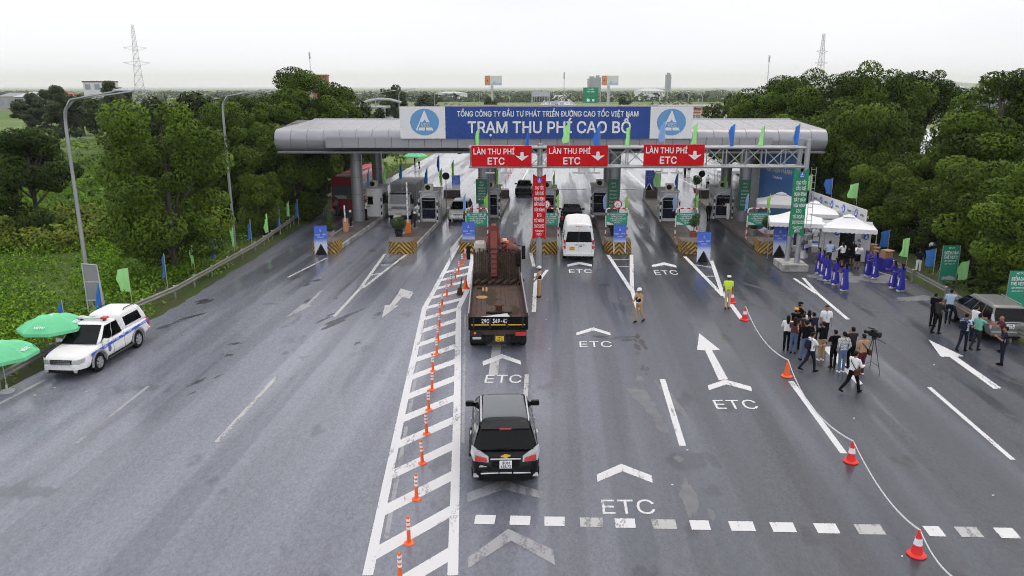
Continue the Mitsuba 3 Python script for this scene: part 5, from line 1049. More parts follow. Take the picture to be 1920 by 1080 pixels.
# box truck facing the camera
P = Proto()
P.add('cab', union([hull([(s * x, y, z) for s in (-1, 1) for x, y, z in ((.98, 1.3, .5), (.98, 3.0, .5), (1.0, 1.3, 1.4), (1.0, 3.08, 1.35), (.9, 1.35, 2.3), (.9, 2.72, 2.28))])]), 'mat_offwhite', 25)
P.add('windscreen', quad((.96, 3.08, 1.36), (-.96, 3.08, 1.36), (-.88, 2.74, 2.25), (.88, 2.74, 2.25), .05, .95, .05, .88), 'mat_glass_pale'); P.add('grille', box(-.7, .7, 3.0, 3.1, .95, 1.22, .02), 'mat_light_grey')
for k in range(3): P.add('grille_slat', box(-.68, .68, 3.08, 3.115, .98 + .08 * k, 1.02 + .08 * k), 'mat_charcoal')
P.add('bumper', box(-1.0, 1.0, 2.95, 3.15, .42, .74, .04), 'mat_offwhite'); P.add('sun_visor', box(-.85, .85, 2.72, 2.85, 2.22, 2.36, .03), 'mat_charcoal'); plate(P, 0, 3.15, .56, ('29C 716.35',), 'mat_plate_yellow', .5, .12, False)
for s in (-1, 1):
    P.add('headlight', hull([(s * x, y, z) for x in (.62, .96) for y in (2.9, 3.09) for z in (.82, 1.06)]), 'mat_lens', 40); P.add('fog_lamp', box(s * .8 - .08, s * .8 + .08, 3.1, 3.17, .52, .62, .01), 'mat_lens'); P.add('mirror', cat(box(s * 1.16 - .09, s * 1.16 + .09, 2.7, 2.76, 1.4, 1.85, .02), tube((s * .95, 2.8, 2.1), (s * 1.16, 2.74, 1.8), .02, n=5)), 'mat_black')
    P.add('side_window', quad(*(((.99, 1.7, 1.40), (.99, 2.9, 1.38), (.905, 2.6, 2.15), (.905, 1.7, 2.15)) if s > 0 else ((-.99, 2.9, 1.38), (-.99, 1.7, 1.40), (-.905, 1.7, 2.15), (-.905, 2.6, 2.15))), proud=.012), 'mat_glass')
P.add('cargo_box', box(-1.14, 1.14, -4.2, 1.15, .95, 3.0, .02), 'mat_grey')
for k in range(9): P.add('cargo_rib', cat([box(s * 1.145 - .02, s * 1.145 + .02, -4.1 + .64 * k, -4.05 + .64 * k, 1.0, 2.95) for s in (-1, 1)]), 'mat_light_grey')
P.add('cargo_edge', cat(box(-1.17, 1.17, 1.12, 1.18, 2.92, 3.03), box(-1.17, -1.1, -4.2, 1.15, 2.95, 3.02), box(1.1, 1.17, -4.2, 1.15, 2.95, 3.02)), 'mat_light_grey'); P.add('cargo_roof', box(-1.09, 1.09, -4.15, 1.1, 2.98, 3.012), 'mat_light_grey')
P.add('chassis', box(-.45, .45, -4.0, 2.6, .45, .92), 'mat_black')
for y in (-2.7, 2.3):
    for s in (-1, 1): add_wheel(P, s * .88, y, .42, .26, 6, True)
P.place('box_truck', 'white cab truck with a tall grey cargo box facing the camera at the second lane', 'truck', (-9.75, 70.3, 0), 176.5)

# red coach facing the camera
P = Proto()
bs = lambda y, zt, hw, w2: [(s * x, y, z) for s in (-1, 1) for x, z in ((hw - .05, .35), (hw, .6), (hw, 1.7), (hw - .04, zt - .5), (hw - .14, zt - .16), (hw - .4, zt))]
P.add('body', union([hull(bs(-5.9, 3.4, 1.2, 0) + bs(-5.5, 3.5, 1.25, 0)), hull(bs(-5.5, 3.5, 1.25, 0) + bs(5.2, 3.5, 1.25, 0)), hull(bs(5.2, 3.5, 1.25, 0) + bs(5.75, 3.35, 1.2, 0))]), 'mat_bus_red', 30)
P.add('roof_cap', tm(hull([(s * .72, y, z) for s in (-1, 1) for y in (-5.4, 4.6) for z in (3.47, 3.52)])), 'mat_bus_roof'); P.add('roof_unit', box(-.62, .62, -1.5, 1.6, 3.52, 3.70, .05), 'mat_bus_roof'); P.add('roof_front', tm(hull([(s * .8, y, z) for s in (-1, 1) for y, z in ((4.8, 3.46), (4.8, 3.53), (5.5, 3.40), (5.5, 3.45))])), 'mat_offwhite')
P.add('windscreen', quad((1.18, 5.76, 1.35), (-1.18, 5.76, 1.35), (-1.08, 5.72, 3.0), (1.08, 5.72, 3.0), .04, .96, .02, .96, t=.08, proud=.02), 'mat_glass_pale'); P.add('destination_board', box(.1, 1.05, 5.76, 5.80, 1.42, 1.68), 'mat_shirt') if False else P.add('destination_board', box(-.2, .85, 5.77, 5.81, 1.40, 1.68), 'mat_light_grey')
for s in (-1, 1):
    P.add('headlight', box(s * .95 - .2, s * .95 + .2, 5.68, 5.78, .72, .95, .03), 'mat_lens'); P.add('mirror', cat(path([(s * 1.1, 5.6, 3.1), (s * 1.3, 5.9, 3.0), (s * 1.36, 6.0, 2.6)], .03, 6), box(s * 1.36 - .1, s * 1.36 + .1, 5.95, 6.05, 1.9, 2.6, .04)), 'mat_black')
    P.add('side_window', quad(*(((1.25, -5.3, 1.75), (1.25, 5.1, 1.75), (1.215, 5.1, 2.95), (1.215, -5.3, 2.95)) if s > 0 else ((-1.25, 5.1, 1.75), (-1.25, -5.3, 1.75), (-1.215, -5.3, 2.95), (-1.215, 5.1, 2.95))), .01, .99, .05, .95, proud=.012), 'mat_glass')
    for y in (-3.6, 3.6): add_wheel(P, s * 1.08, y, .5, .3, 8, True)
P.place('coach', 'red coach with a white roof front behind the leftmost column', 'bus', (-15.1, 76.6, 0), 176)

# crane truck with timber headboard
P = Proto(); HW = 1.22
P.add('bed_floor', box(-HW + .05, HW - .05, 0, 8.0, 1.02, 1.10), 'mat_rust')
for k in range(11): x0 = -HW + .07 + k * .2165; P.add('bed_plank', box(x0 + .006, x0 + .21, .06, 7.9, 1.10, 1.125 + .004 * (k % 3), .004), 'mat_rust')
r3 = np.random.default_rng(9)
for k in range(9): x, y, w_, l_ = -.9 + 1.8 * r3.random(), .8 + 5.6 * r3.random(), .15 + .3 * r3.random(), .3 + .8 * r3.random(); P.add('dirt_heap', tm(hull([(x + a * w_, y + b_ * l_, 1.128) for a, b_ in ((-1, -.4), (-.5, -1), (.6, -.8), (1, .2), (.3, 1), (-.7, .7))] + [(x + .1 * w_, y, 1.15 + .04 * r3.random())])), 'mat_rust' if k % 2 else 'mat_brown_dirt')
for s in (-1, 1):
    for k in range(3): P.add('side_wall', box(min(s * HW, s * (HW - .05)), max(s * HW, s * (HW - .05)), .08 + 2.66 * k, 2.66 + 2.66 * k, 1.02, 1.55, .01), 'mat_rust')
    P.add('side_rail', tube((s * HW, .1, 1.57), (s * HW, 8.0, 1.57), .03, n=6), 'mat_grey'); P.add('corner_post', box(min(s * HW, s * (HW - .09)), max(s * HW, s * (HW - .09)), -.02, .08, 1.0, 1.72, .01), 'mat_rust')
P.add('tailgate', box(-HW + .02, HW - .02, -.05, .02, 1.02, 1.56, .015), 'mat_cloth_black')
P.add('tailgate__lettering', stand(lettering('29C   349-42', 1.05, .17, .01), -.15, -.052, 1.40), 'mat_white')
for a, b in ((-1.1, -.38), (-.30, .30), (.40, 1.1)): P.add('tailgate__stripe', box(a, b, -.058, -.04, 1.215, 1.26), 'mat_yellow')
for x in (-1.0, -.33, .36, 1.0): P.add('tailgate__hinge', box(x - .03, x + .03, -.07, .03, 1.1, 1.54, .005), 'mat_charcoal')
P.add('rear_beam', box(-HW + .1, HW - .1, .05, .25, .78, 1.0, .02), 'mat_rust'); P.add('chassis', box(-.45, .45, .2, 11.2, .62, 1.0), 'mat_black')
for s in (-1, 1):
    P.add('tail_light', box(s * .92 - .22, s * .92 + .22, -.02, .06, .74, .90, .01), 'mat_tail_red' if s > 0 else 'mat_charcoal'); P.add('mud_flap', box(s * .85 - .33, s * .85 + .33, .5, .53, .30, .78, .005), 'mat_black'); P.add('fender', tm(hull([(s * x, y, z) for x in (.55, 1.2) for y, z in ((.45, .85), (.7, 1.0), (3.3, 1.0), (3.6, .85))])), 'mat_black')
    for y in (1.15, 2.55):
        add_wheel(P, s * 1.02, y, .5, .3, 6, True); add_wheel(P, s * .68, y, .5, .28, 6, True)
    add_wheel(P, s * 1.0, 10.2, .5, .3, 6, True); P.add('fuel_box', box(min(s * .62, s * 1.15), max(s * .62, s * 1.15), 5.2, 6.8, .5, .95, .04), 'mat_rust')
P.add('signal_lamp', box(-1.0, -.90, -.05, .0, .84, .92, .01), 'mat_orange_box'); P.add('lamp_panel', box(-1.05, -.7, -.06, -.02, .62, .72, .01), 'mat_light_grey')
plate(P, .06, .02, .62, ('29C', '349.42'), 'mat_plate_yellow', .34, .22); P.add('plate_holder', box(-.18, .30, .03, .08, .45, .80, .01), 'mat_rust')
r2 = np.random.default_rng(5)
for k in range(26):
    x = -1.16 + k * .0925; 
    if -.30 < x < .02: continue
    h = 1.45 + .3 * r2.random(); P.add('headboard_plank', box(x, x + .075 + .012 * r2.random(), 7.62 + .1 * r2.random(), 7.78, 1.1, 1.1 + h, .008), 'mat_wood')
for k in range(7): x = -1.15 + .36 * k; P.add('log', tube((x, 6.9, 1.2 + .05 * (k % 2)), (x + .3, 7.5, 1.26), .09, n=7), 'mat_wood')
P.add('loose_plank', box(-.95, -.62, 6.3, 6.45, 1.13, 1.2, .01), 'mat_wood'); P.add('loose_plank', box(-.72, -.62, 5.7, 6.5, 1.13, 1.19, .01), 'mat_cardboard'); P.add('loose_plank', box(-.55, -.46, 5.6, 6.4, 1.13, 1.19, .01), 'mat_cardboard')
P.add('round_board', lathe([(0, 0), (.27, 0), (.27, .03), (0, .03)], 20, (-.72, 4.6, 1.135)), 'mat_cardboard'); P.add('steel_plate', quad((-.78, .30, 1.16), (.72, .30, 1.16), (.40, 1.75, 1.20), (-.70, 1.25, 1.20), t=.03), 'mat_light_grey')
P.add('rope_drum', lathe([(0, 0), (.22, 0), (.22, .05), (.14, .06), (.14, .28), (.22, .29), (.22, .34), (0, .34)], 14, (.05, 2.2, 1.14)), 'mat_cloth_brown'); P.add('chain_heap', tube((-.5, 2.0, 1.17), (.6, 1.9, 1.17), .05, n=6), 'mat_black')
# crane: column, boom folded down over the bed, cylinder
P.add('crane_column', union([hull([(x, y, z) for x in (-.36, .10) for y in (8.3, 8.9) for z in (1.0, 2.2)]), hull([(x, y, z) for x in (-.5, .24) for y in (8.1, 8.9) for z in (2.0, 2.6)] + [(x, y, z) for x in (-.26, .0) for y in (8.2, 8.8) for z in (3.85, 3.9)] + [(x, 8.3, 3.5) for x in (-.42, .16)])]), 'mat_crane_red', 30)
P.add('crane_boom', union([hull([(x, y, z) for x in (-.30, .04) for y, z in ((8.35, 3.85), (8.3, 3.4), (7.6, 2.6), (7.72, 3.1))]), hull([(x, y, z) for x in (-.27, .01) for y, z in ((7.75, 2.95), (7.6, 2.6), (7.35, 1.5), (7.55, 1.5))])]), 'mat_crane_red', 30)
for k in range(6): P.add('crane_boom__rung', box(-.32, .06, 7.36 + .05 * k, 7.42 + .05 * k, 1.6 + .24 * k, 1.66 + .24 * k), 'mat_rust')
P.add('crane_cylinder', tube((.20, 8.3, 2.3), (.2, 7.55, 2.9), .08, n=8), 'mat_rust'); P.add('hydraulic_hose', path([(.3, 8.4, 2.6), (.5, 8.2, 2.9), (.4, 7.9, 2.3), (.3, 7.8, 1.8)], .025, 6), 'mat_black')
P.add('water_tank', tm(hull([(x, y, z) for x in (-1.15, -.52) for y in (8.3, 9.3) for z in (1.45, 2.75)] + [(-1.05, 8.4, 2.95), (-.62, 8.4, 2.95), (-1.05, 9.2, 2.95), (-.62, 9.2, 2.95)])), 'mat_tank'); P.add('tank_cap', lathe([(0, 0), (.12, 0), (.12, .06), (0, .08)], 12, (-.82, 8.8, 2.95)), 'mat_light_grey')
P.add('engine_cover', soften(hull([(x, y, z) for x in (.28, 1.12) for y in (8.3, 9.2) for z in (1.35, 2.7)] + [(x, 8.6, 2.95) for x in (.4, .9)]), .1, 4), 'mat_crane_red', 50); P.add('control_levers', cat([tube((.38 + .1 * q, 8.22, 2.3), (.36 + .12 * q, 8.05, 2.75), .02, n=5) for q in range(5)]), 'mat_black'); P.add('warning_lamp', lathe([(0, 0), (.09, 0), (.08, .12), (0, .15)], 12, (.55, 8.6, 2.93)), 'mat_orange_box')
P.add('tool_box', box(.45, 1.1, 7.9, 8.2, 1.1, 1.6, .02), 'mat_rust'); P.add('winch', cat(tube((-.5, 8.0, 2.75), (.25, 8.0, 2.75), .16, n=14), tube((-.52, 8.0, 2.75), (-.46, 8.0, 2.75), .24, n=14), tube((.2, 8.0, 2.75), (.26, 8.0, 2.75), .24, n=14)), 'mat_rust'); P.add('spare_wheel', tube((.98, 7.9, 2.3), (1.16, 7.9, 2.3), .45, n=18), 'mat_rubber')
P.add('outrigger', cat(box(-1.2, 1.2, 8.2, 8.45, .9, 1.12, .02), box(.95, 1.15, 8.2, 8.45, .5, 1.9, .02)), 'mat_rust'); P.add('cross_beam', box(-1.15, 1.15, 7.8, 8.0, 1.0, 1.25, .02), 'mat_rust')
P.add('cab', union([hull([(s * x, y, z) for s in (-1, 1) for x, y, z in ((1.18, 9.5, .8), (1.2, 11.4, .75), (1.2, 9.5, 1.9), (1.2, 11.5, 1.8), (1.05, 9.6, 2.75), (1.05, 11.1, 2.75))])]), 'mat_maroon_paint', 28)
P.add('rear_window', quad((-1.0, 9.5, 1.95), (1.0, 9.5, 1.95), (.95, 9.585, 2.6), (-.95, 9.585, 2.6), .1, .9, .1, .9, proud=.02), 'mat_glass'); P.add('roof_lamp', lathe([(0, 0), (.1, 0), (.08, .14), (0, .17)], 12, (.35, 9.9, 2.76)), 'mat_orange_box'); P.add('work_lamp', lathe([(0, 0), (.11, 0), (.1, .1), (0, .12)], 12, (.45, 9.4, 2.9)), 'mat_white')
P.add('windscreen', quad((1.15, 11.48, 1.85), (-1.15, 11.48, 1.85), (-1.03, 11.12, 2.7), (1.03, 11.12, 2.7), .04, .96, .05, .95, proud=.02), 'mat_glass'); P.add('front_bumper', box(-1.2, 1.2, 11.35, 11.62, .5, .85, .04), 'mat_rust')
for s in (-1, 1): P.add('mirror', cat(tube((s * 1.15, 11.3, 2.3), (s * 1.5, 11.3, 2.2), .02, n=5), box(s * 1.5 - .1, s * 1.5 + .1, 11.26, 11.32, 1.5, 2.25, .02)), 'mat_black')
mat('brown_dirt', (.055, .040, .028), .9, spec=.1)
mat('maroon_paint', (.06, .010, .010), .5)
P.place('crane_truck', 'rusty flatbed truck with a red crane and a timber headboard seen from behind', 'truck', (-.60, 32.0, 0), 1.6, scale=(1.07, 1.05, 1.07))
# ---------------------------------------------------------------- trees and undergrowth
DARK, MID, LITE = (.010, .020, .003), (.026, .050, .005), (.145, .225, .020)
def tree_proto(seed, H, R, base, n, leaf, cols, shape='round', ncl=46, sparse=.72):
    """Tapered trunk, limbs that reach into the leaf clumps, and a crown of leaf-sized faces."""
    r = np.random.default_rng(seed); cs = []; hc, hh = (H + base) / 2, (H - base) / 2
    for k in range(ncl):
        d = r.normal(size=3); d /= np.linalg.norm(d); t = r.random() ** .33; z = d[2] * t
        wid = {'round': math.sqrt(max(.05, 1 - z * z * .75)), 'cone': .95 - .5 * (z + .2), 'tall': math.sqrt(max(.08, 1 - z * z * .9)) * (1 if z < .2 else 1 - .35 * z)}[shape]
        ang = r.random() * 2 * math.pi; rad = R * .80 * wid * (.35 + .65 * r.random() ** .5); s = R * (.15 + .15 * r.random())
        cs.append((rad * math.cos(ang), rad * math.sin(ang), hc + z * hh * .88, s * (1 + .3 * r.random()), s * (1 + .3 * r.random()), s * (.65 + .25 * r.random())))
    P = Proto(); lean = (r.random(2) - .5) * .5; tr = [(0, 0, -.8), (lean[0] * .3, lean[1] * .3, base * .6), (lean[0], lean[1], hc), (lean[0] * 1.3, lean[1] * 1.3, H * .86)]
    limbs = [path(tr, [.05 * R + .05, .04 * R + .03, .025 * R + .02, .02], 8)]
    for k in r.choice(ncl, min(ncl, 16), replace=False):
        c = np.array(cs[k][:3]); z0_ = max(base * .7, c[2] * (.45 + .2 * r.random())); q = np.array([lean[0] * z0_ / H, lean[1] * z0_ / H, z0_]); m_ = (q + c) / 2 + [0, 0, .25 * R * r.random()]
        limbs.append(path([q, m_, c], [.022 * R + .01, .014 * R + .008, .01], 5))
    P.add('trunk', cat(limbs), 'mat_bark', True)
    add_leaves(P, 'crown', leaf_cloud(cs, n, leaf, cols, seed + 50, sparse)); P.H, P.R = H, R
    return P
TREES = {'A': tree_proto(11, 10.5, 4.5, .9, 46000, .115, (MID, LITE), 'round', 64), 'B': tree_proto(12, 14, 4.6, 1.8, 40000, .135, (DARK, (.115, .185, .018)), 'tall', 68), 'C': tree_proto(13, 10, 3.8, .8, 22000, .14, (DARK, (.055, .095, .014)), 'cone', 50),
         'E': tree_proto(15, 9, 4.6, .6, 40000, .125, (DARK, (.125, .195, .018)), 'round', 60), 'F': tree_proto(17, 12, 4.8, 1.2, 38000, .135, (DARK, (.108, .175, .016)), 'round', 66),
         'D': tree_proto(14, 13, 3.2, 3.5, 6000, .26, ((.03, .045, .02), (.08, .10, .05)), 'tall', 34, .6), 'H': tree_proto(19, 15, 4.4, 8.4, 26000, .135, (DARK, (.06, .10, .012)), 'round', 50), 'L': tree_proto(16, 9, 4.2, 1.0, 6000, .32, (DARK, (.07, .10, .025)), 'round', 40)}
LT = [('A', 292, 47.5, 185, 4.5, 'broad bright green tree just behind the left guard rail, the largest on that side'), ('C', 38, 64, 200, 4.0, 'dark conical tree at the left edge of the picture'), ('F', 388, 62, 185, 3.6, 'dense dark tree half hidden behind the broad bright tree'),
      ('B', 442, 74, 164, 4.0, 'dense green tree behind the second lamp post'), ('F', 505, 80, 158, 4.2, 'dense dark tree left of the tallest tree on the left side'), ('B', 566, 82, 110, 4.6, 'tallest tree on the left side with a pointed top'), ('B', 626, 86, 141, 4.0, 'tall round topped tree just left of the canopy end'),
      ('E', 548, 68, 222, 3.4, 'dark bushy tree below the left end of the canopy'), ('E', 590, 82, 262, 2.8, 'dark low tree between the coach and the left end of the canopy'), ('E', 482, 60, 318, 1.9, 'small bushy tree beside the left guard rail flags'), ('E', 425, 66, 300, 2.4, 'small green tree beneath the second lamp post'),
      ('L', 352, 100, 168, 5, 'distant dark tree right of the pylon'), ('L', 268, 112, 178, 5, 'distant dark tree under the pylon'), ('L', 196, 185, 172, 6.5, 'distant dark tree right of the first lamp post'), ('D', 45, 130, 164, 3, 'slender distant tree far left, first of a loose row'), ('D', 80, 135, 158, 3, 'slender distant tree far left, second of a loose row'),
      ('D', 112, 120, 148, 3.2, 'slender distant tree with an open crown left of the first lamp post'), ('D', 214, 150, 141, 3.4, 'slender distant tree with an airy crown left of the pylon'), ('L', 148, 200, 174, 6.5, 'distant dark tree behind the arms of the first lamp post'),
      ('L', 664, 100, 186, 3.8, 'dark tree directly behind the left half of the canopy roof'), ('L', 700, 118, 200, 3, 'small dark tree behind the canopy roof left of the name board'), ('L', 736, 230, 156, 4.4, 'tall distant tree left of the name board'), ('L', 800, 330, 176, 6, 'distant bush far behind the name board left part'), ('L', 920, 260, 180, 3, 'lone round tree under the left billboard'), ('L', 1172, 250, 180, 3.2, 'lone light round tree behind the name board right part')]
RT = [('L', 1385, 110, 170, 4.5, 'smaller tree at the left end of the right hand grove'), ('F', 1432, 92, 143, 4.8, 'tree of the right hand grove above the right canopy roof'), ('B', 1490, 90, 128, 4.6, 'grove tree just left of the right canopy end'), ('F', 1540, 84, 121, 4.6, 'tall grove tree in front of the faint right pylon'), ('B', 1596, 80, 118, 4.6, 'tall grove tree left of the tallest one'), ('F', 1668, 80, 107, 5.0, 'tallest tree of the right hand grove'),
      ('H', 1742, 84, 121, 4.2, 'dark tree at the right end of the high grove'), ('E', 1525, 74, 205, 4.4, 'dark tree just behind the right end of the canopy'), ('F', 1590, 69, 190, 4.4, 'dark tree behind the big printed backdrop'), ('E', 1628, 66, 180, 4.2, 'dark tree in the middle of the grove front'), ('E', 1705, 62, 280, 3.4, 'low dark tree under the bright gap of the pond'), ('F', 1858, 64, 158, 4.0, 'green tree right of the gap in the grove'),
      ('A', 1826, 57, 205, 2.7, 'lighter green tree at the right side of the gap'), ('B', 1900, 56, 105, 4.8, 'tall tree at the right edge of the picture'), ('E', 1878, 49.5, 285, 4.2, 'broad bright lobed tree above the tall green stand'), ('E', 1665, 58, 300, 3.0, 'shadowed low tree behind the pair of flags at the tents'), ('A', 1968, 41, 300, 3.6, 'bushy tree cut off by the right edge above the minivan'), ('E', 1755, 54, 330, 3.2, 'dark low tree behind the right guard rail flags'), ('E', 1915, 47, 420, 2.4, 'dark bush behind the minivan'), ('E', 1620, 64, 330, 2.6, 'dark bush right behind the printed wall')]
for kind, P in TREES.items():
    for i_, (n_, d_, _, _) in enumerate(P.parts): scene[f'kind_{kind}_{n_}'] = {'type': 'shapegroup', 'shape': d_}
for k, (kind, px, D, top, R, lab) in enumerate(LT + RT):
    q = at(px, top, D); P = TREES[kind]; z0_ = -.7; H = q[2] - z0_
    key = numbered('tree', TAKEN); TAKEN.add(key); T = S4().translate([float(q[0]), float(D), z0_]).rotate([0, 0, 1], 47 * k % 360).scale([R / P.R, R / P.R, float(H / P.H)])
    for n_, _, _, _ in P.parts: scene[f'{key}__{n_}'] = {'type': 'instance', 'group': {'type': 'ref', 'id': f'kind_{kind}_{n_}'}, 'to_world': T}
    labels[key] = {'label': lab, 'category': 'tree', 'group': 'trees along the left side' if k < len(LT) else 'trees of the right hand grove'}
del P
# ground cover: low leafy growth beside the road, tall grass, shaded scrub under the grove
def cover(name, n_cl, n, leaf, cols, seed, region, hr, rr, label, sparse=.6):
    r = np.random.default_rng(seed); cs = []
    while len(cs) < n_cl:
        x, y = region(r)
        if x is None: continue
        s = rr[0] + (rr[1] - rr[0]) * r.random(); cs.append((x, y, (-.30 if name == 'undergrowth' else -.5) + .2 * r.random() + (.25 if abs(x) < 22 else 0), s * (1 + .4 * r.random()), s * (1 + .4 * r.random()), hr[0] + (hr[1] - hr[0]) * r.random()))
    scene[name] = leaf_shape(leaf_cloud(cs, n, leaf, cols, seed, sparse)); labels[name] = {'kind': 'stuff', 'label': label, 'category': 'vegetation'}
def left_band(r):
    y = 22 + 95 * r.random() ** 1.5; x = along(LEFT, y) - 1.3 - (y * .75) * r.random() ** 1.3; return x, y
cover('undergrowth', 1500, 200000, .10, ((.085, .170, .007), (.16, .31, .016)), 21, left_band, (.5, 1.1), (.6, 1.5), 'low bright green creeping growth between the left guard rail and the trees')
def far_left(r): return -35 - 70 * r.random(), 60 + 110 * r.random()
cover('scrub', 420, 30000, .30, ((.05, .105, .009), (.14, .24, .022)), 22, far_left, (.5, 1.6), (1.2, 2.8), 'green scrub in the field behind the left trees')
def grass_patch(r): p = G(40 + 260 * r.random() - 60, 405 + 60 * r.random(), -.6); return p[0], p[1]
cover('tall_grass', 120, 16000, .20, ((.085, .115, .015), (.15, .175, .02)), 23, grass_patch, (.9, 1.3), (.7, 1.2), 'patch of yellowish tall grass on the left')
def right_band(r):
    y = 26 + 50 * r.random(); x = along(RIGHT, min(y, 53)) + 1.6 + 16 * r.random(); return (x, y) if not (y > 51 and x < 33) else (None, None)
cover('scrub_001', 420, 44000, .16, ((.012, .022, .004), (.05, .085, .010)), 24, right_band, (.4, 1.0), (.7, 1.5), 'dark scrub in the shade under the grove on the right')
def mid_field(r): y = 105 + 130 * r.random(); return along(LEFT, y) - 4 - 40 * r.random(), y
cover('scrub_002', 240, 16000, .34, ((.05, .09, .012), (.11, .18, .025)), 25, mid_field, (.4, 1.3), (1.2, 2.6), 'bright green scrub on the bank behind the canopy')
def woods(r):
    y = 420 + 2300 * r.random() ** 1.4; return (r.random() - .5) * y * 1.6, y
def far_ok(r):
    x, y = woods(r); return (None, None) if abs(x - .057 * y) < 30 else (x, y)
cover('far_woods', 300, 22000, 1.6, ((.022, .040, .012), (.06, .085, .03)), 26, far_ok, (2.5, 6), (5, 16), 'scattered far-off woods fading into the haze', .5)
def far_hedges(r): y = 700 + 1500 * (r.random() * 5 // 1) / 5 + 20 * r.random(); return (r.random() - .5) * y * 1.5, y
cover('far_woods_001', 700, 26000, 3.0, ((.025, .042, .016), (.055, .08, .03)), 27, far_hedges, (3, 7), (8, 30), 'far-off lines of trees along the horizon', .5)

# ---------------------------------------------------------------- lamp posts, pylons, far buildings and signs
def lamp_post(loc, h, lab, rz=0, arms=2, reach=3.0, group='lamp posts'):
    P = Proto(); P.add('pole', path([(0, 0, 0), (0, 0, h * .5), (0, 0, h * .86), (.06, 0, h * .92), (.35, 0, h * .965), (reach * .5, 0, h * .99)], [.11, .09, .075, .07, .06, .05], 8), 'mat_galv', True)
    for k in range(arms):
        o = (.55 if k else -.35) if arms > 1 else 0
        P.add('arm', path([(0, 0, h * .86), (.1, o * .1, h * .93), (.5, o * .4, h * .97), (reach, o * 2, h * 1.005)], [.06, .055, .05, .04], 6), 'mat_galv', True)
        P.add('arm__lamp_head', tm(hull([(reach + a, o * 2 + b, h * 1.005 + c) for a in (-.1, .75) for b in (-.14, .14) for c in (.0, .06)] + [(reach + .3, o * 2, h * 1.005 + .14)])) if k == 0 else tm(hull([(reach + a, o * 2 + b, h * 1.005 + c) for a in (-.1, .75) for b in (-.14, .14) for c in (.0, .06)])), 'mat_light_grey')
    P.add('base_plate', box(-.22, .22, -.22, .22, -.6, .04, .02), 'mat_concrete')
    return P.place('lamp_post', lab, 'lamp post', loc, rz, group)
q = at(124, 205, 38.6); lamp_post((G(174, 590)[0], G(174, 590)[1], -.3), 11.4, 'tall curved lamp post with two arms behind the police pickup', 0)
p = G(437, 470); lamp_post((p[0], p[1] + .5, -.3), 11.4, 'tall curved lamp post with two arms above the left guard rail', 0)
for k, (px, D, rz) in enumerate(((638, 104, 0), (709, 126, 0), (752, 150, 0), (817, 190, 0), (1396, 118, 180), (1366, 132, 180), (1310, 160, 180), (1284, 185, 180), (1245, 215, 180), (900, 240, 0), (955, 290, 0), (1020, 330, 0), (1180, 300, 180), (1140, 390, 180))):
    q = at(px, 300, D); lamp_post((q[0], D, -.5), 11 + .3 * (k % 3), f'distant curved lamp post beyond the canopy, {ORD[k]} listed by distance on its side', rz, 1, 2.6, 'distant lamp posts')
def pylon(px, top, D, w0, lab):
    P = Proto(); h = at(px, top, D)[2] + 1; x = at(px, top, D)[0]; lv = np.array([0, .13, .25, .36, .46, .56, .65, .73, .80, .87, .93, 1.]); w = np.interp(lv, [0, .3, .72, 1], [w0, w0 * .42, w0 * .22, w0 * .10]); r_ = D * .00016
    C = [np.array([[sx * ww / 2, sy * ww / 2, l * h] for l, ww in zip(lv, w)]) for sx, sy in ((-1, -1), (1, -1), (1, 1), (-1, 1))]
    for k in range(4): P.add('leg', path(C[k], r_ * 1.6, 4), 'mat_galv')
    P.add('lattice', cat([tube(C[k][i], C[(k + 1) % 4][i + 1], r_, n=4) for k in range(4) for i in range(11)], [tube(C[(k + 1) % 4][i], C[k][i + 1], r_, n=4) for k in range(4) for i in range(11)], [tube(C[k][i], C[(k + 1) % 4][i], r_, n=4) for k in range(4) for i in range(1, 12)]), 'mat_galv')
    for l, a in ((.60, w0 * .58), (.76, w0 * .52)): P.add('cross_arm', cat([tube((s * .3, 0, l * h + .6), (s * a, 0, l * h), r_ * 1.3, n=4) for s in (-1, 1)], [tube((s * .3, 0, l * h - 1.2), (s * a, 0, l * h), r_, n=4) for s in (-1, 1)]), 'mat_galv')
    P.place('pylon', lab, 'pylon', (x, D, -.8), 24)
pylon(248, 48, 330, 8.5, 'lattice power pylon standing above the trees on the left'); pylon(1545, 64, 560, 10, 'faint lattice power pylon above the grove on the right')
def mast(px, top, D, lab):
    q = at(px, top, D); P = Proto(); P.add('pole', tube((0, 0, 0), (0, 0, q[2]), D * .0006, D * .0003, 6), 'mat_galv'); P.add('antenna', box(-D * .0009, D * .0009, -.2, .2, q[2] - D * .008, q[2], .02), 'mat_light_grey'); P.place('mast', lab, 'mast', (q[0], D, 0))
mast(580, 98, 330, 'thin mast rising behind the tallest left tree'); mast(1443, 104, 420, 'thin mast rising behind the left end of the right grove'); mast(1058, 136, 600, 'thin distant mast above the far end of the road')
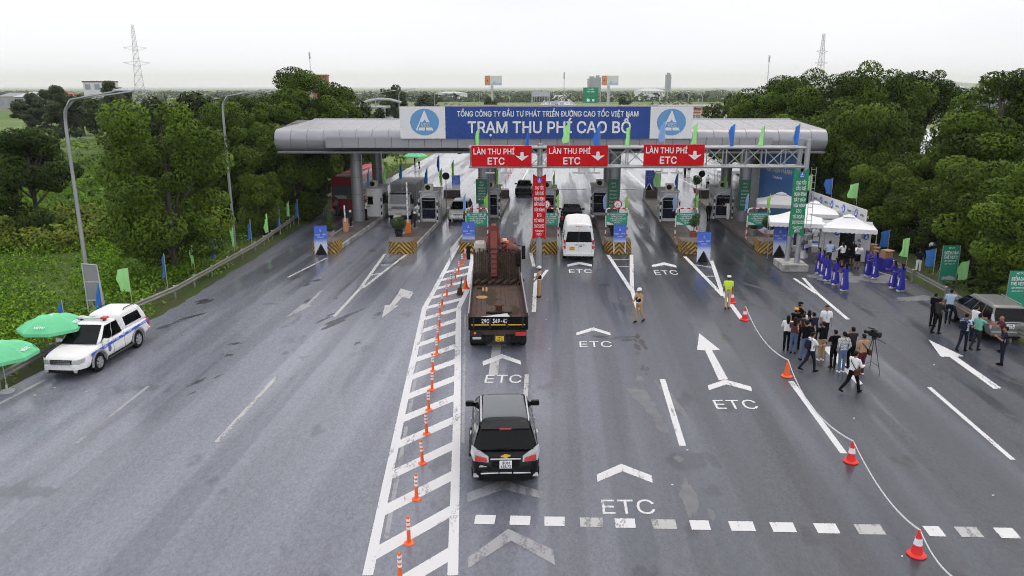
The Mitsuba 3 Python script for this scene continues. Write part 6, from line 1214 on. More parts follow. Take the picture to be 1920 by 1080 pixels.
def house(px, py, D, w, h, lab, roof='mat_brick_red', wall='mat_far_wall', floors=2, depth=None, flat=False):
    """A far house: walls, roof, windows with panes; py is the pixel of its roof top."""
    q = at(px, py, D); P = Proto(); z0_ = -.8; top = q[2] - z0_; d = depth or w * .8; hw = top if flat else top * .80
    P.add('wall', box(-w / 2, w / 2, 0, d, 0, hw), wall)
    if flat: P.add('roof', box(-w / 2 - .2, w / 2 + .2, -.2, d + .2, hw - .4, hw + .05), roof)
    else: P.add('roof', tm(hull([(s * (w / 2 + .4), y, hw) for s in (-1, 1) for y in (-.4, d + .4)] + [(s * w * .25, d / 2, top) for s in (-1, 1)])), roof)
    n = max(2, int(w / 3.2))
    for f in range(floors):
        for i in range(n):
            x = -w / 2 + w * (i + .5) / n; z = hw * (f + .35) / floors; hh = hw / floors * .42
            k = P.add('window', box(x - w / n * .28, x + w / n * .28, -.06, .05, z, z + hh), 'mat_far_glass'); 
    P.place('house', lab, 'building', (q[0], D, z0_), (px * 7) % 30 - 15, 'far houses')
for a in ((172, 152, 300, 8, 0, 'far white house with a red roof band left of the pylon', 'mat_brick_red', 'mat_offwhite', 3, 9, True), (194, 153, 310, 4, 0, 'narrow far white house beside the red roofed one', 'mat_offwhite', 'mat_offwhite', 3, 6, True), (20, 174, 430, 14, 0, 'far grey house at the left edge of the horizon', 'mat_grey', 'mat_far_wall', 1), (52, 172, 330, 14, 0, 'second far grey house from the left edge', 'mat_light_grey', 'mat_far_wall', 2), (599, 140, 240, 4, 0, 'brick red house top showing between the two tallest left trees', 'mat_brick_red', 'mat_brick_red', 3, 8, True),
          (95, 170, 420, 15, 0, 'far pale house behind the slender trees', 'mat_brick_red', 'mat_offwhite', 2), (1420, 168, 520, 20, 0, 'far pale house low on the right horizon', 'mat_light_grey', 'mat_offwhite', 2), (1798, 160, 420, 16, 0, 'far white house seen in the gap left of the palm', 'mat_light_grey', 'mat_offwhite', 2), (1835, 164, 380, 18, 0, 'far low grey house in the gap below the palm', 'mat_grey', 'mat_far_wall', 1), (1872, 158, 460, 14, 0, 'far white house right of the palm', 'mat_light_grey', 'mat_offwhite', 3, 9, True), (1818, 178, 300, 7, 0, 'small far white house low in the gap', 'mat_offwhite', 'mat_offwhite', 2, 6, True),
          (840, 172, 900, 30, 0, 'long low far building left of the left billboard', 'mat_light_grey', 'mat_offwhite', 1), (1225, 166, 800, 26, 0, 'long low far building right of the right billboard', 'mat_light_grey', 'mat_offwhite', 2)):
    house(a[0], a[1], a[2], a[3], 0, a[5], *a[6:])
def tower(px, top, D, w, lab, f=18):
    q = at(px, top, D); P = Proto(); P.add('wall', box(-w / 2, w / 2, 0, w, 0, q[2]), 'mat_far_wall')
    for k in range(f): P.add('window_band', box(-w * .44, w * .44, -.5, .2, q[2] * (k + .3) / f, q[2] * (k + .75) / f), 'mat_far_glass')
    P.add('roof', box(-w * .3, w * .3, w * .2, w * .7, q[2], q[2] + 4), 'mat_far_wall'); P.place('tower_block', lab, 'building', (q[0], D, -1), 10)
tower(1111, 146, 1500, 13, 'pale tower block left of the right billboard, left one of two'); tower(1122, 144, 1560, 11, 'pale tower block left of the right billboard, right one of two'); tower(1255, 139, 1900, 11, 'slim pale tower block alone on the right horizon')
def billboard(px, D, lab):
    a, b = at(px - 16, 160, D), at(px + 16, 142, D); P = Proto(); w, h = b[0] - a[0], b[2] - a[2]
    P.add('orange_panel', box(0, w * .31, 0, .5, a[2], b[2]), 'mat_pale_orange'); P.add('print', box(w * .315, w, 0, .5, a[2], b[2]), 'mat_offwhite'); P.add('picture', stand(prism([(w * .36, h * .1), (w * .97, h * .06), (w * .95, h * .3), (w * .7, h * .22), (w * .55, h * .5), (w * .45, h * .25)], 0, .06), 0, 0, a[2]), 'mat_cloth_shirt_blue')
    P.add('emblem', stand(lathe([(0, 0), (h * .09, 0), (h * .09, .06), (0, .06)], 12), w * .155, 0, a[2] + h * .5), 'mat_brick_red')
    P.add('pole', tube((w * .42, .4, -.8), (w * .42, .4, a[2]), .55, n=10), 'mat_light_grey'); P.place('billboard', lab, 'billboard', (a[0], D, 0), 0, 'billboards')
billboard(925, 330, 'orange and white billboard on a pole above the left half of the name board'); billboard(1144, 330, 'orange and white billboard on a pole above the right half of the name board')
a, b = at(1093, 184, 250), at(1122, 164, 250); P = Proto(); w, h = b[0] - a[0], b[2] - a[2]
P.add('panel', box(0, w, 0, .15, a[2] + h * .38 - h * .3, b[2]), 'mat_green_sign'); P.add('panel', box(0, w, 0, .15, a[2] - h * .45, a[2] + h * .05), 'mat_green_sign')
P.add('lettering', cat(stand(lettering('HÀ NỘI', w * .4, .35, .03), w * .5, 0, b[2] - .6), stand(lettering('NINH BÌNH', w * .5, .35, .03), w * .5, 0, b[2] - 1.3)), 'mat_white'); P.add('symbol', stand(lathe([(0, 0), (.5, 0), (.5, .05), (0, .05)], 14), w * .35, 0, a[2] - h * .2), 'mat_white'); P.add('symbol', box(w * .6, w * .75, -.05, 0, a[2] - h * .3, a[2] - h * .1), 'mat_white')
P.add('post', tube((w * 1.15, .5, -.6), (w * 1.15, .5, b[2] + 1), .16, n=8), 'mat_galv'); P.add('cross_bar', cat(tube((0, .3, b[2] - .5), (w * 1.2, .5, b[2] - .5), .1, n=6), tube((0, .3, a[2]), (w * 1.2, .5, a[2]), .1, n=6)), 'mat_galv')
P.place('road_sign', 'green motorway sign beyond the canopy right of the far road', 'sign', (a[0], 250, 0))
a, b = at(997, 181, 200), at(1031, 172, 200); P = Proto()
P.add('panel', box(a[0], b[0], 200, 200.15, a[2], b[2] + .1), 'mat_light_grey'); P.add('post', tube((a[0] + .1, 200.4, -.5), (a[0] + .1, 200.4, b[2]), .16, n=8), 'mat_galv'); P.add('post', tube((b[0] - .1, 200.4, -.5), (b[0] - .1, 200.4, b[2]), .16, n=8), 'mat_galv'); P.add('frame', cat([tube((x, 200.3, a[2] - 1.2), (x, 200.3, b[2]), .06, n=5) for x in np.linspace(a[0], b[0], 8)]), 'mat_galv')
P.place('overhead_sign', 'grey back of an overhead sign left of the far road', 'sign')
# far toll canopy on the left and a red and white yard on the right
P = Proto(); c = at(690, 182, 205)
P.add('roof', box(-5, 4.5, -4, 8, 6.9, 7.5, .1), 'mat_grey'); P.add('roof_arch', path([(-3, 4, 7.6), (-1, 4, 8.8), (2, 4, 9.3), (5, 4, 9.2), (8, 4, 8.4)], .35, 6), 'mat_light_grey')
for x in (-4, -1, 2, 4): P.add('column', tube((x, 0, 0), (x, 0, 6.9), .35, n=8), 'mat_light_grey')
P.add('hall', box(-4, 5, 5, 9, 0, 4.5), 'mat_far_wall'); P.place('distant_canopy', 'distant grey service canopy behind the left half of the roof', 'canopy', (c[0], 205, -.8))
P = Proto(); c = at(1290, 185, 240)
P.add('frame', cat([tube((x, 0, 0), (x, 0, 6.5), .12, n=5) for x in np.linspace(-8, 9, 9)], [tube((-8, 0, z), (9, 0, z), .1, n=5) for z in (2.5, 4.5, 6.5)]), 'mat_offwhite'); P.add('red_band', box(-7.5, 9, -.3, .3, 4.7, 6.2), 'mat_brick_red'); P.add('roof', box(-9, 10, -1, 8, 6.6, 7.0), 'mat_light_grey'); P.add('wall', box(-7, 8, 5, 7, 0, 4), 'mat_offwhite')
P.place('roadside_shed', 'far red and white shed behind the right part of the name board', 'building', (c[0], 240, -.8))
P = Proto(); c = at(1375, 190, 200); P.add('rail', cat([tube((-14, 0, z), (16, 0, z), .09, n=5) for z in (1, 2.2, 6.4)]), 'mat_offwhite'); P.add('post', cat([tube((x, 0, 0), (x, 0, 6.5), .08, n=5) for x in np.linspace(-14, 16, 11)]), 'mat_offwhite'); P.place('yard_fence', 'pale framework fence at the far right behind the roof', 'fence', (c[0], 200, -.8))
# far traffic on the road, parapets
def far_truck(x, y, h, m, lab, rz=-3.3, w=2.4, L=8.):
    P = Proto(); P.add('cargo_box', box(-w / 2, w / 2, -L / 2, L / 2 - 2.2, .9, h, .03), m); P.add('cab', box(-w / 2 + .08, w / 2 - .08, L / 2 - 2.1, L / 2, .6, 2.5, .1), 'mat_offwhite'); P.add('rear_doors', box(-w / 2 + .12, w / 2 - .12, -L / 2 - .03, -L / 2, 1.0, h - .15), 'mat_light_grey'); P.add('chassis', box(-w / 2 + .1, w / 2 - .1, -L / 2 + .1, L / 2 - .1, .4, .9), 'mat_black')
    for yy in (-L / 2 + 1, L / 2 - 1.2):
        for s in (-1, 1): P.add('wheel', tube((s * w / 2 - s * .3, yy, .48), (s * w / 2, yy, .48), .48, n=12), 'mat_rubber')
    P.place('truck', lab, 'truck', (x, y, 0), rz, 'far traffic beyond the canopy')
for px, py, D, h, m, lab in ((1057, 192, 330, 3.2, 'mat_far_glass', 'far dark truck driving away, middle of the far road'), (1068, 188, 340, 3.9, 'mat_offwhite', 'far white truck on the right of the far road'), (1053, 178, 420, 4.2, 'mat_offwhite', 'far tall white truck beyond the others'), (1043, 174, 520, 3.4, 'mat_grey', 'faintest truck at the end of the far road'), (1037, 176, 470, 3.3, 'mat_far_glass', 'far grey truck on the left of the far road')):
    q = at(px, 200, D); far_truck(q[0], D, h, m, lab)
for s, poly in ((1, RIGHT), (-1, LEFT)):
    ys = [235., 330., 490., 800., 1300.]; pts = np.array([[along(poly, y) - s * .5, y] for y in ys]); P = Proto()
    for a, b in zip(pts[:-1], pts[1:]): P.add('barrier', cat(hull([(*(a + [o, 0]), z) for o in (-.2, .2) for z in (0, 1.0)] + [(*(b + [o, 0]), z) for o in (-.2, .2) for z in (0, 1.0)])), 'mat_concrete')
    P.place('parapet', f"long concrete parapet on the {'right' if s > 0 else 'left'} side of the far road", 'parapet')
# median posts beyond the canopy
for k in range(14):
    y = 88 + 6.2 * k; x = -1.6 + .045 * (y - 80) + .2
    D_.place('lane_post', f'small orange post beyond the canopy behind the left red lane sign, {ORD[k]} of the row', 'bollard', (x, y, 0), 0, 'orange posts beyond the canopy')
# palm
P = Proto(); q = at(1855, 152, 210); h = q[2] + .5; P.add('trunk', path([(0, 0, 0), (.3, 0, h * .5), (0, 0, h)], [.3, .22, .18], 7), 'mat_bark', True)
for k in range(13):
    a = k * 2 * math.pi / 13; L = 2.6; pts = [np.array([math.cos(a) * L * t, math.sin(a) * L * t, h + 1.0 * t - 2.0 * t * t]) for t in np.linspace(0, 1, 6)]; s = np.array([-math.sin(a), math.cos(a), 0]); wd = [.15, .5, .6, .5, .35, .05]
    v = np.array([p_ + s * o * w_ + [0, 0, -abs(o) * .15] for p_, w_ in zip(pts, wd) for o in (-1, 0, 1)]); i = (np.arange(5)[:, None] * 3 + np.arange(2)).ravel(); P.names.add(f'frond_{k:03d}' if k else 'frond'); P.parts.append((f'frond_{k:03d}' if k else 'frond', mikit.ply((v, np.c_[i, i + 1, i + 4, i + 3]), 'mat_leaf', True, color=np.tile([.04, .06, .03], (18, 1))), None, None))
P.place('palm_tree', 'small far palm standing in the gap on the right horizon', 'tree', (q[0], 210, -.5))
# hills
t = np.linspace(0, 1, 60); hx = 1750 + 2600 * t; hz = 100 * np.exp(-((t - .45) / .22) ** 2) * (1 + .25 * np.sin(t * 23)) + 45 * np.exp(-((t - .8) / .15) ** 2); v = np.vstack([np.c_[hx, 6200 + 0 * t, hz - 5], np.c_[hx, 5600 + 0 * t, 0 * t - 8], np.c_[hx, 6900 + 0 * t, 0 * t - 8]]); i = np.arange(59)
struct('hills', (v, np.vstack([np.c_[i + 60, i + 61, i + 1, i], np.c_[i, i + 1, i + 121, i + 120]])), 'mat_ground')

# ---------------------------------------------------------------- haze
scene['haze_medium'] = {'type': 'homogeneous', 'albedo': {'type': 'rgb', 'value': [.975, .982, .992]}, 'sigma_t': {'type': 'rgb', 'value': [.00012, .000125, .00013]}}
scene['haze'] = {'type': 'cube', 'to_world': S4().translate([0, 4500, 69]).scale([7000, 4620, 72]), 'bsdf': {'type': 'null'}, 'interior': {'type': 'ref', 'id': 'haze_medium'}}
labels['haze'] = {'kind': 'stuff', 'label': 'pale haze over the far plain', 'category': 'haze'}
scene['camera']['medium'] = {'type': 'ref', 'id': 'haze_medium'}
# ---------------------------------------------------------------- people (local frame: facing +y, x to their right)
ICO = np.array(trimesh.creation.icosphere(subdivisions=1).vertices); ICO0 = np.array(trimesh.creation.icosphere(subdivisions=0).vertices)
def ball(c, r, big=True): return np.asarray(c) + (ICO if big else ICO0) * np.asarray(r)
def bone(a, b, ra, rb, big=True): return hull(np.vstack([ball(a, ra, big), ball(b, rb, big)]))
def sm(m, L=.035, it=4):
    """Joined hulls refined and smoothed into one soft surface."""
    t = tm(m.refine_to_length(L)); t.merge_vertices(); return trimesh.smoothing.filter_taubin(t, .5, -.53, it)


def person(px, py, rz, label, top='white', legs='black', sleeve='short', stride=0., arms=((8, 8, 12), (8, 8, 12)), lean=0., h=1.68, hair='short', hat=None, wear=None, shoes='black', turn=0, group=None, pos=None, z=0., extra=(), name='person', spread=.0, z0=0.):
    """arms: (forward, outward, elbow) degrees for left and right; stride: degrees between the thighs."""
    k = h / 1.70; f = math.radians; L = f(lean)
    tilt = lambda p: np.array([p[0], p[1] * math.cos(L) + (p[2] - .92) * math.sin(L), .92 + (p[2] - .92) * math.cos(L) - p[1] * math.sin(L)])
    drop = .46 * 2 * (1 - math.cos(f(abs(stride) / 2))) * .55
    hipz = .90 - drop; J = {}
    for s, n in ((-1, 'l'), (1, 'r')):
        a = f(stride / 2) * s; hip = np.array([s * .088, 0, hipz]); kb = f(10 + max(0, -math.degrees(a)) * .9) if stride else f(3)
        kn = hip + .43 * np.array([s * spread, math.sin(a), -math.cos(a)]); sh = a - kb; an = kn + .42 * np.array([s * spread * .5, math.sin(sh), -math.cos(sh)])
        J[n] = (hip, kn, an, a - kb * .9)
    low = min(J['l'][2][2], J['r'][2][2]) - .075; off = np.array([0, 0, -low])
    for n in 'lr': J[n] = tuple(q + off for q in J[n][:3]) + (J[n][3],)
    up = lambda p: tilt(np.asarray(p, float)) + off - [0, 0, drop]
    A = {}
    for s, n, (fw, ou, el) in ((-1, 'l', arms[0]), (1, 'r', arms[1])):
        sh = up((s * .185, 0, 1.385)); d = lambda a, o: np.array([s * math.sin(f(o)) * (math.cos(f(a)) if abs(a) < 90 else 1), math.sin(f(a)) * math.cos(f(o)), -math.cos(f(a)) * math.cos(f(o))])
        d1 = d(fw + lean * .5, ou); eb = sh + .29 * d1; inw = -s * (.85 if el >= 95 else .28) * math.sin(f(min(el, 110))); d2 = d(fw + el, ou * .4) + [inw, 0, 0]; d2 /= np.linalg.norm(d2); wr = eb + .245 * d2; A[n] = (sh, eb, wr, d2, d1)
    P = Proto(); hd = up((0, .025, 1.575)); th = f(turn); rt = lambda p: hd + np.array([p[0] * math.cos(th) - p[1] * math.sin(th), p[0] * math.sin(th) + p[1] * math.cos(th), p[2]])
    # one continuous skin: head with nose, ears and chin, neck, trunk, arms, hands with fingers, legs, feet
    B = [hull(np.vstack([ball(rt((0, -.005, .035)), (.074, .092, .085)), ball(rt((0, .035, -.07)), (.042, .045, .035)), ball(rt((0, .02, -.02)), (.066, .075, .06))])), bone(rt((0, .085, .005)), rt((0, .108, -.022)), .008, .013, False),
         bone(up((0, -.005, 1.40)), up((0, .01, 1.53)), .056, .05), hull(np.vstack([ball(up((s * .13, 0, 1.38)), .05) for s in (-1, 1)] + [ball(up((s * .09, 0, .98)), .07) for s in (-1, 1)]))]
    B += [bone(rt((s * .073, -.005, .02)), rt((s * .078, -.015, -.02)), .016, .011, False) for s in (-1, 1)]
    for s, n in ((-1, 'l'), (1, 'r')):
        sh, eb, wr, d2, d1 = A[n]; B += [bone(sh, eb, .046, .037), bone(eb, wr, .037, .026)]
        side = np.cross(d2, np.cross(d2, [s, .2, .1])); side /= np.linalg.norm(side) + 1e-9; fwd = np.array([0, 1, 0]) - d2 * d2[1]; fwd /= np.linalg.norm(fwd) + 1e-9
        palm = wr + d2 * .055; B.append(hull(np.vstack([ball(wr, .022, False), ball(palm + fwd * .025, .014, False), ball(palm - fwd * .025, .014, False), ball(wr + d2 * .085 + fwd * .026, .012, False), ball(wr + d2 * .085 - fwd * .026, .012, False)])))
        inn = -np.array([s, 0, 0]) ; inn = inn - d2 * inn.dot(d2); inn /= np.linalg.norm(inn) + 1e-9
        for q, ln in ((-.027, .055), (-.009, .068), (.009, .072), (.027, .062)):
            r0 = wr + d2 * .085 + fwd * q; m_ = r0 + d2 * ln * .55 + inn * .008; B += [bone(r0, m_, .0095, .009, False), bone(m_, m_ + d2 * ln * .4 + inn * .02, .009, .0075, False)]
        t0 = wr + d2 * .03 + fwd * .024; B += [bone(t0, t0 + d2 * .035 + fwd * .028, .012, .010, False), bone(t0 + d2 * .035 + fwd * .028, t0 + d2 * .065 + fwd * .034, .010, .008, False)]
        hp, kn, an, fa = J[n]; B += [bone(hp, kn, .066, .046), bone(kn, an, .046, .032)]
    body = tm(union(B)); P.add('', body, 'mat_skin', 45)
    for s in (-1, 1):
        if abs((rz + turn) % 360 - 180) < 100: P.add('eye', ball_mesh(rt((s * .031, .083, .018)), .0105), 'mat_black')
    if abs((rz + turn) % 360 - 180) < 100: P.add('mouth', bone(rt((-.02, .078, -.062)), rt((.02, .078, -.062)), .006, .006, False), 'mat_cloth_maroon')
    # shirt
    T = []; W = 1.0
    chest = [ball(up((s * .125, .015, 1.34)), (.062, .095, .075)) for s in (-1, 1)]; waist = [ball(up((s * .095, .0, 1.08)), (.062, .098, .05)) for s in (-1, 1)]; hipb = [ball(up((s * .105, -.005, .93)), (.068, .108, .05)) for s in (-1, 1)]
    T += [hull(np.vstack(chest + waist)), hull(np.vstack(waist + hipb)), hull(np.vstack([ball(up((s * .15, -.005, 1.40)), .05) for s in (-1, 1)] + [ball(up((0, -.01, 1.44)), (.07, .06, .03))] + chest))]
    for n in 'lr':
        sh, eb, wr, d2, d1 = A[n]; T.append(bone(sh, sh + d1 * (.30 if sleeve == 'long' else .20), .066, .056 if sleeve == 'long' else .062))
        if sleeve == 'long': T.append(bone(eb, eb + d2 * .225, .052, .040))
    if wear == 'aodai':
        hem = [ball((s * .17, yy, .16), (.05, .05, .03)) for s in (-1, 1) for yy in (-.15, .14)]; T.append(hull(np.vstack(hipb + hem))); P.add('tunic', sm(union(T)), 'mat_aodai', True)
        P.add('trouser_leg', quad((.215, -.05, .07), (.215, .05, .07), (.185, .03, .85), (.185, -.03, .85), t=.02), 'mat_cloth_white'); P.add('trouser_leg', quad((-.215, .05, .07), (-.215, -.05, .07), (-.185, -.03, .85), (-.185, .03, .85), t=.02), 'mat_cloth_white')
        P.add('trouser_hem', hull(np.vstack([ball((s * .12, 0, .07), (.08, .12, .05)) for s in (-1, 1)])), 'mat_cloth_white')
    else:
        P.add('shirt', sm(union(T)), 'mat_cloth_' + top, True)
        if wear == 'skirt': P.add('skirt', sm(hull(np.vstack([ball(up((s * .1, 0, .98)), (.075, .11, .04)) for s in (-1, 1)] + [ball(np.array([s * .12, 0, .52]), (.07, .12, .03)) for s in (-1, 1)]))), 'mat_cloth_' + legs, True)
        else:
            Q = [hull(np.vstack([ball(up((s * .088, -.01, .95)), (.082, .112, .06)) for s in (-1, 1)] + [ball(J[n][0] - [0, 0, .05], .085) for n in 'lr']))]
            for n in 'lr': hp, kn, an, fa = J[n]; Q += [bone(hp - [0, 0, .02], kn, .092, .066), bone(kn, an, .064, .054)]
            P.add('trousers', sm(union(Q)), 'mat_cloth_' + legs, True)
    for n in 'lr':
        hp, kn, an, fa = J[n]; d = np.array([0, math.cos(fa * .6), math.sin(fa * .6)]); P.add('shoe', hull(np.vstack([ball(an + [0, -.03, -.035], (.042, .045, .042)), ball(an + d * .10 + [0, 0, -.05], (.046, .05, .028)), ball(an + d * .16 + [0, 0, -.055], (.036, .04, .022))])), 'mat_cloth_' + shoes, True)
    # hair or headgear
    if hair and hat is None or hair == 'long':
        H = [hull(np.vstack([ball(rt((0, -.022, .062)), (.083, .092, .076)), ball(rt((0, -.052, .0)), (.076, .062, .062)), ball(rt((0, .045, .095)), (.055, .035, .03))]))]
        if hair == 'long': H.append(hull(np.vstack([ball(rt((0, -.05, .0)), (.085, .06, .06)), ball(rt((0, -.085, -.24)), (.085, .035, .05))])))
        if hair == 'bun': H.append(bone(rt((0, -.11, .03)), rt((0, -.12, .03)), .04, .036))
        P.add('hair', sm(union(H), .03, 2), 'mat_hair', True)
    elif hair and hat: P.add('hair', hull(ball(rt((0, -.04, .0)), (.074, .065, .07))), 'mat_hair', True)
    if hat == 'helmet':
        c = lathe([(.108, -.01), (.112, .02), (.100, .075), (.065, .115), (0, .128)], 16); c.apply_scale([1, 1.15, 1]); c.apply_translation(rt((0, -.008, .045))); P.add('helmet', c, 'mat_white', 60); P.add('helmet__brim', hull(np.vstack([ball(rt((s * .075, .09, .05)), (.02, .03, .006), False) for s in (-1, 1)] + [ball(rt((0, .15, .042)), (.03, .01, .005), False)])), 'mat_white')
    if hat in ('cap', 'yellow_cap', 'police_cap'):
        m = {'cap': 'mat_cloth_black', 'yellow_cap': 'mat_cloth_cap_yellow', 'police_cap': 'mat_white'}[hat]; w = 1.15 if hat == 'police_cap' else .98
        c = lathe([(.088, -.0), (.098 * w, .05), (.09 * w, .075), (0, .092)], 16); c.apply_scale([1, 1.12, 1]); c.apply_translation(rt((0, -.01, .055))); P.add('cap', c, m, 60); P.add('cap__visor', hull(np.vstack([ball(rt((s * .065, .08, .06)), (.015, .02, .006), False) for s in (-1, 1)] + [ball(rt((0, .155, .045)), (.035, .01, .005), False)])), m if hat != 'police_cap' else 'mat_black')
    # things worn: vests, belts, bags, ties
    for e in extra:
        if e == 'vest': P.add('vest', sm(union([hull(np.vstack([x * 1 for x in [ball(up((s * .125, .015, 1.33)), (.072, .107, .085)) for s in (-1, 1)]] + [ball(up((s * .10, 0, 1.02)), (.078, .116, .05)) for s in (-1, 1)]))])), 'mat_cloth_hivis', True); P.add('vest__band', cat(lathe([(.19, 0), (.192, .05)], 16).apply_scale([1.0, .66, 1]).apply_translation(up((0, .005, 1.12)))), 'mat_light_grey')
        if e == 'harness':
            P.add('vest', sm(hull(np.vstack([ball(up((s * .10, .015, 1.24)), (.075, .112, .05)) for s in (-1, 1)] + [ball(up((s * .10, 0, 1.03)), (.078, .116, .04)) for s in (-1, 1)]))), 'mat_cloth_navy', True)
            P.add('sash', cat(path([up((-.17, .03, 1.38)), up((-.05, .135, 1.22)), up((.17, .06, 1.05))], .022, 6), path([up((-.17, -.03, 1.38)), up((-.05, -.125, 1.22)), up((.17, -.06, 1.05))], .022, 6), lathe([(.186, 0), (.19, .045)], 16).apply_scale([1.0, .68, 1]).apply_translation(up((0, .005, .99)))), 'mat_white')
        if e == 'belt': P.add('belt', lathe([(.178, 0), (.182, .04)], 16).apply_scale([1, .67, 1]).apply_translation(up((0, -.002, .965))), 'mat_cloth_black')
        if e == 'backpack': P.add('backpack', sm(hull(np.vstack([ball(up((s * .10, -.16, 1.34)), (.05, .06, .05)) for s in (-1, 1)] + [ball(up((s * .12, -.18, 1.05)), (.05, .075, .06)) for s in (-1, 1)]))), 'mat_cloth_navy', True); P.add('backpack__strap', cat([path([up((s * .11, -.1, 1.40)), up((s * .115, .06, 1.42)), up((s * .12, .115, 1.28)), up((s * .15, .0, 1.08))], .02, 6) for s in (-1, 1)]), 'mat_cloth_navy')
        if e == 'bag': P.add('shoulder_bag', hull([up((.18 + a, -.10 + b, .98 + c)) for a in (0, .10) for b in (-.13, .13) for c in (-.13, .08)]), 'mat_cloth_leather', 40); P.add('shoulder_bag__strap', cat(path([up((-.15, 0, 1.43)), up((-.06, -.115, 1.30)), up((.12, -.12, 1.1)), up((.2, -.08, 1.02))], .016, 6), path([up((-.15, 0, 1.43)), up((-.05, .12, 1.30)), up((.13, .11, 1.1)), up((.2, -.0, 1.02))], .016, 6)), 'mat_cloth_black')
        if e == 'tie': P.add('tie', hull([up(q) for q in ((-.012, .105, 1.41), (.012, .105, 1.41), (-.03, .125, 1.15), (.03, .125, 1.15), (0, .13, 1.09), (0, .13, 1.41))]), 'mat_cloth_shirt_blue')
        if e == 'mask': P.add('mask', hull(np.vstack([ball(rt((s * .045, .06, -.03)), (.015, .02, .03), False) for s in (-1, 1)] + [ball(rt((0, .095, -.035)), (.02, .02, .035), False)])), 'mat_white', True)
        if e == 'camera': c = A['r'][2] + A['r'][3] * .1; P.add('held_camera', cat(box(c[0] - .07, c[0] + .07, c[1] - .04, c[1] + .05, c[2] - .03, c[2] + .07, .01), tube(c + [0, .04, .02], c + [0, .14, .02], .035, n=10)), 'mat_black')
        if e == 'phone': c = A['r'][2] + A['r'][3] * .11; P.add('held_phone', box(c[0] - .04, c[0] + .04, c[1] - .006, c[1] + .006, c[2] - .04, c[2] + .10, .004), 'mat_black')
        if e == 'lanyard': P.add('lanyard', cat(path([up((-.05, .09, 1.42)), up((0, .13, 1.2)), up((.05, .09, 1.42))], .006, 5), box(-.03, .03, .125, .135, 1.08, 1.2).apply_translation(up((0, 0, 0)) - [0, 0, 0] - np.array([0, up((0, 0, 0))[1], up((0, 0, 0))[2]]) + [0, .01, off[2] - drop])), 'mat_cloth_shirt_blue')
    q = G(px, py, z) if pos is None else np.array(pos, float)
    return P.place(name, label, 'person', (q[0], q[1], z - .0), rz, group, k)
def ball_mesh(c, r): return trimesh.Trimesh(np.asarray(c) + ICO * r, trimesh.creation.icosphere(subdivisions=1).faces, process=False)
REST = ((6, 8, 14), (6, 8, 14)); BACKH = ((-18, 14, 55), (-18, 14, 55)); FRONTH = ((18, 12, 75), (18, 12, 75)); HOLD = ((40, 10, 85), (45, 10, 85)); CROSS = ((25, 14, 95), (25, 14, 95))
# traffic officers
person(1011, 557, 70, 'officer in tan uniform and white helmet standing below the middle gantry post', 'khaki', 'khaki', 'long', arms=((12, 8, 30), (20, 10, 50)), hat='helmet', extra=('harness',), h=1.72, group='traffic officers')
person(1197, 604, 128, 'officer in tan uniform and white helmet walking in the lane right of the van', 'khaki', 'khaki', 'long', 22, arms=((10, 8, 40), (16, 10, 30)), hat='helmet', extra=('harness',), h=1.72, group='traffic officers')
person(1363, 578, -8, 'officer in a yellow vest and white cap seen from behind beside the cones', 'hivis', 'tan', 'short', 6, REST, hat='police_cap', extra=('vest', 'belt'), h=1.74, group='traffic officers')
# the press group
G1 = 'people of the press group'
person(1487, 645, -55, 'person in a black shirt and yellow cap at the left of the press group', 'black', 'navy', arms=HOLD, hat='yellow_cap', group=G1, extra=('phone',))
person(1494, 636, -75, 'person in a black cap at the far left of the press group', 'black', 'black', arms=FRONTH, hat='cap', h=1.76, group=G1)
person(1473, 657, -20, 'woman in a white top and black trousers at the left edge of the press group', 'white', 'black', 'long', arms=FRONTH, hair='long', h=1.60, group=G1)
person(1486, 662, -30, 'person with long hair in a brown top and blue jeans in the press group', 'brown', 'denim', 'long', arms=HOLD, hair='long', h=1.62, group=G1)
person(1506, 675, 4, 'broad man in a black tee and light jeans seen from behind', 'black', 'denim', arms=HOLD, h=1.74, group=G1, spread=.06)
person(1517, 696, -78, 'man in a white shirt with a backpack walking right beside the press group', 'white', 'navy', 'short', 34, arms=((20, 8, 45), (35, 8, 60)), extra=('backpack', 'lanyard'), h=1.68, group=G1)
person(1524, 655, 20, 'person in a navy vest leaning in at the middle of the press group', 'navy', 'navy', arms=HOLD, lean=12, h=1.68, group=G1, extra=('camera',))
person(1512, 647, -10, 'person in a white top half hidden in the middle of the press group', 'white', 'black', arms=HOLD, hair='long', h=1.62, group=G1)
person(1544, 642, 172, 'man in a white shirt and pale tie facing the camera and speaking to the group', 'white', 'black', 'short', arms=((10, 8, 30), (12, 8, 40)), extra=('tie',), h=1.74, group=G1)
person(1538, 676, 6, 'man in a black polo and khaki trousers with white shoes seen from behind', 'black', 'pattern_tan', arms=HOLD, shoes='white', h=1.72, group=G1, extra=('camera',))
person(1500, 655, -35, 'person in dark clothes bending between the others of the press group', 'dark_grey', 'black', arms=HOLD, lean=10, h=1.62, group=G1)
person(1560, 690, 10, 'person in a black tee and black trousers left of the checked shirt', 'black', 'black', arms=FRONTH, h=1.64, group=G1, shoes='dark_grey')
person(1576, 698, 6, 'man in a checked shirt and jeans with white shoes seen from behind', 'check', 'denim', 'long', arms=BACKH, shoes='white', h=1.72, group=G1)
person(1592, 690, 8, 'person in a dark grey tee behind the tan shirt', 'dark_grey', 'black', arms=HOLD, h=1.76, group=G1)
person(1612, 702, 12, 'man in a tan shirt with a shoulder strap beside the camera tripod', 'pattern_tan', 'maroon', arms=((8, 8, 20), (40, 12, 60)), shoes='white', h=1.70, group=G1, extra=('bag',))
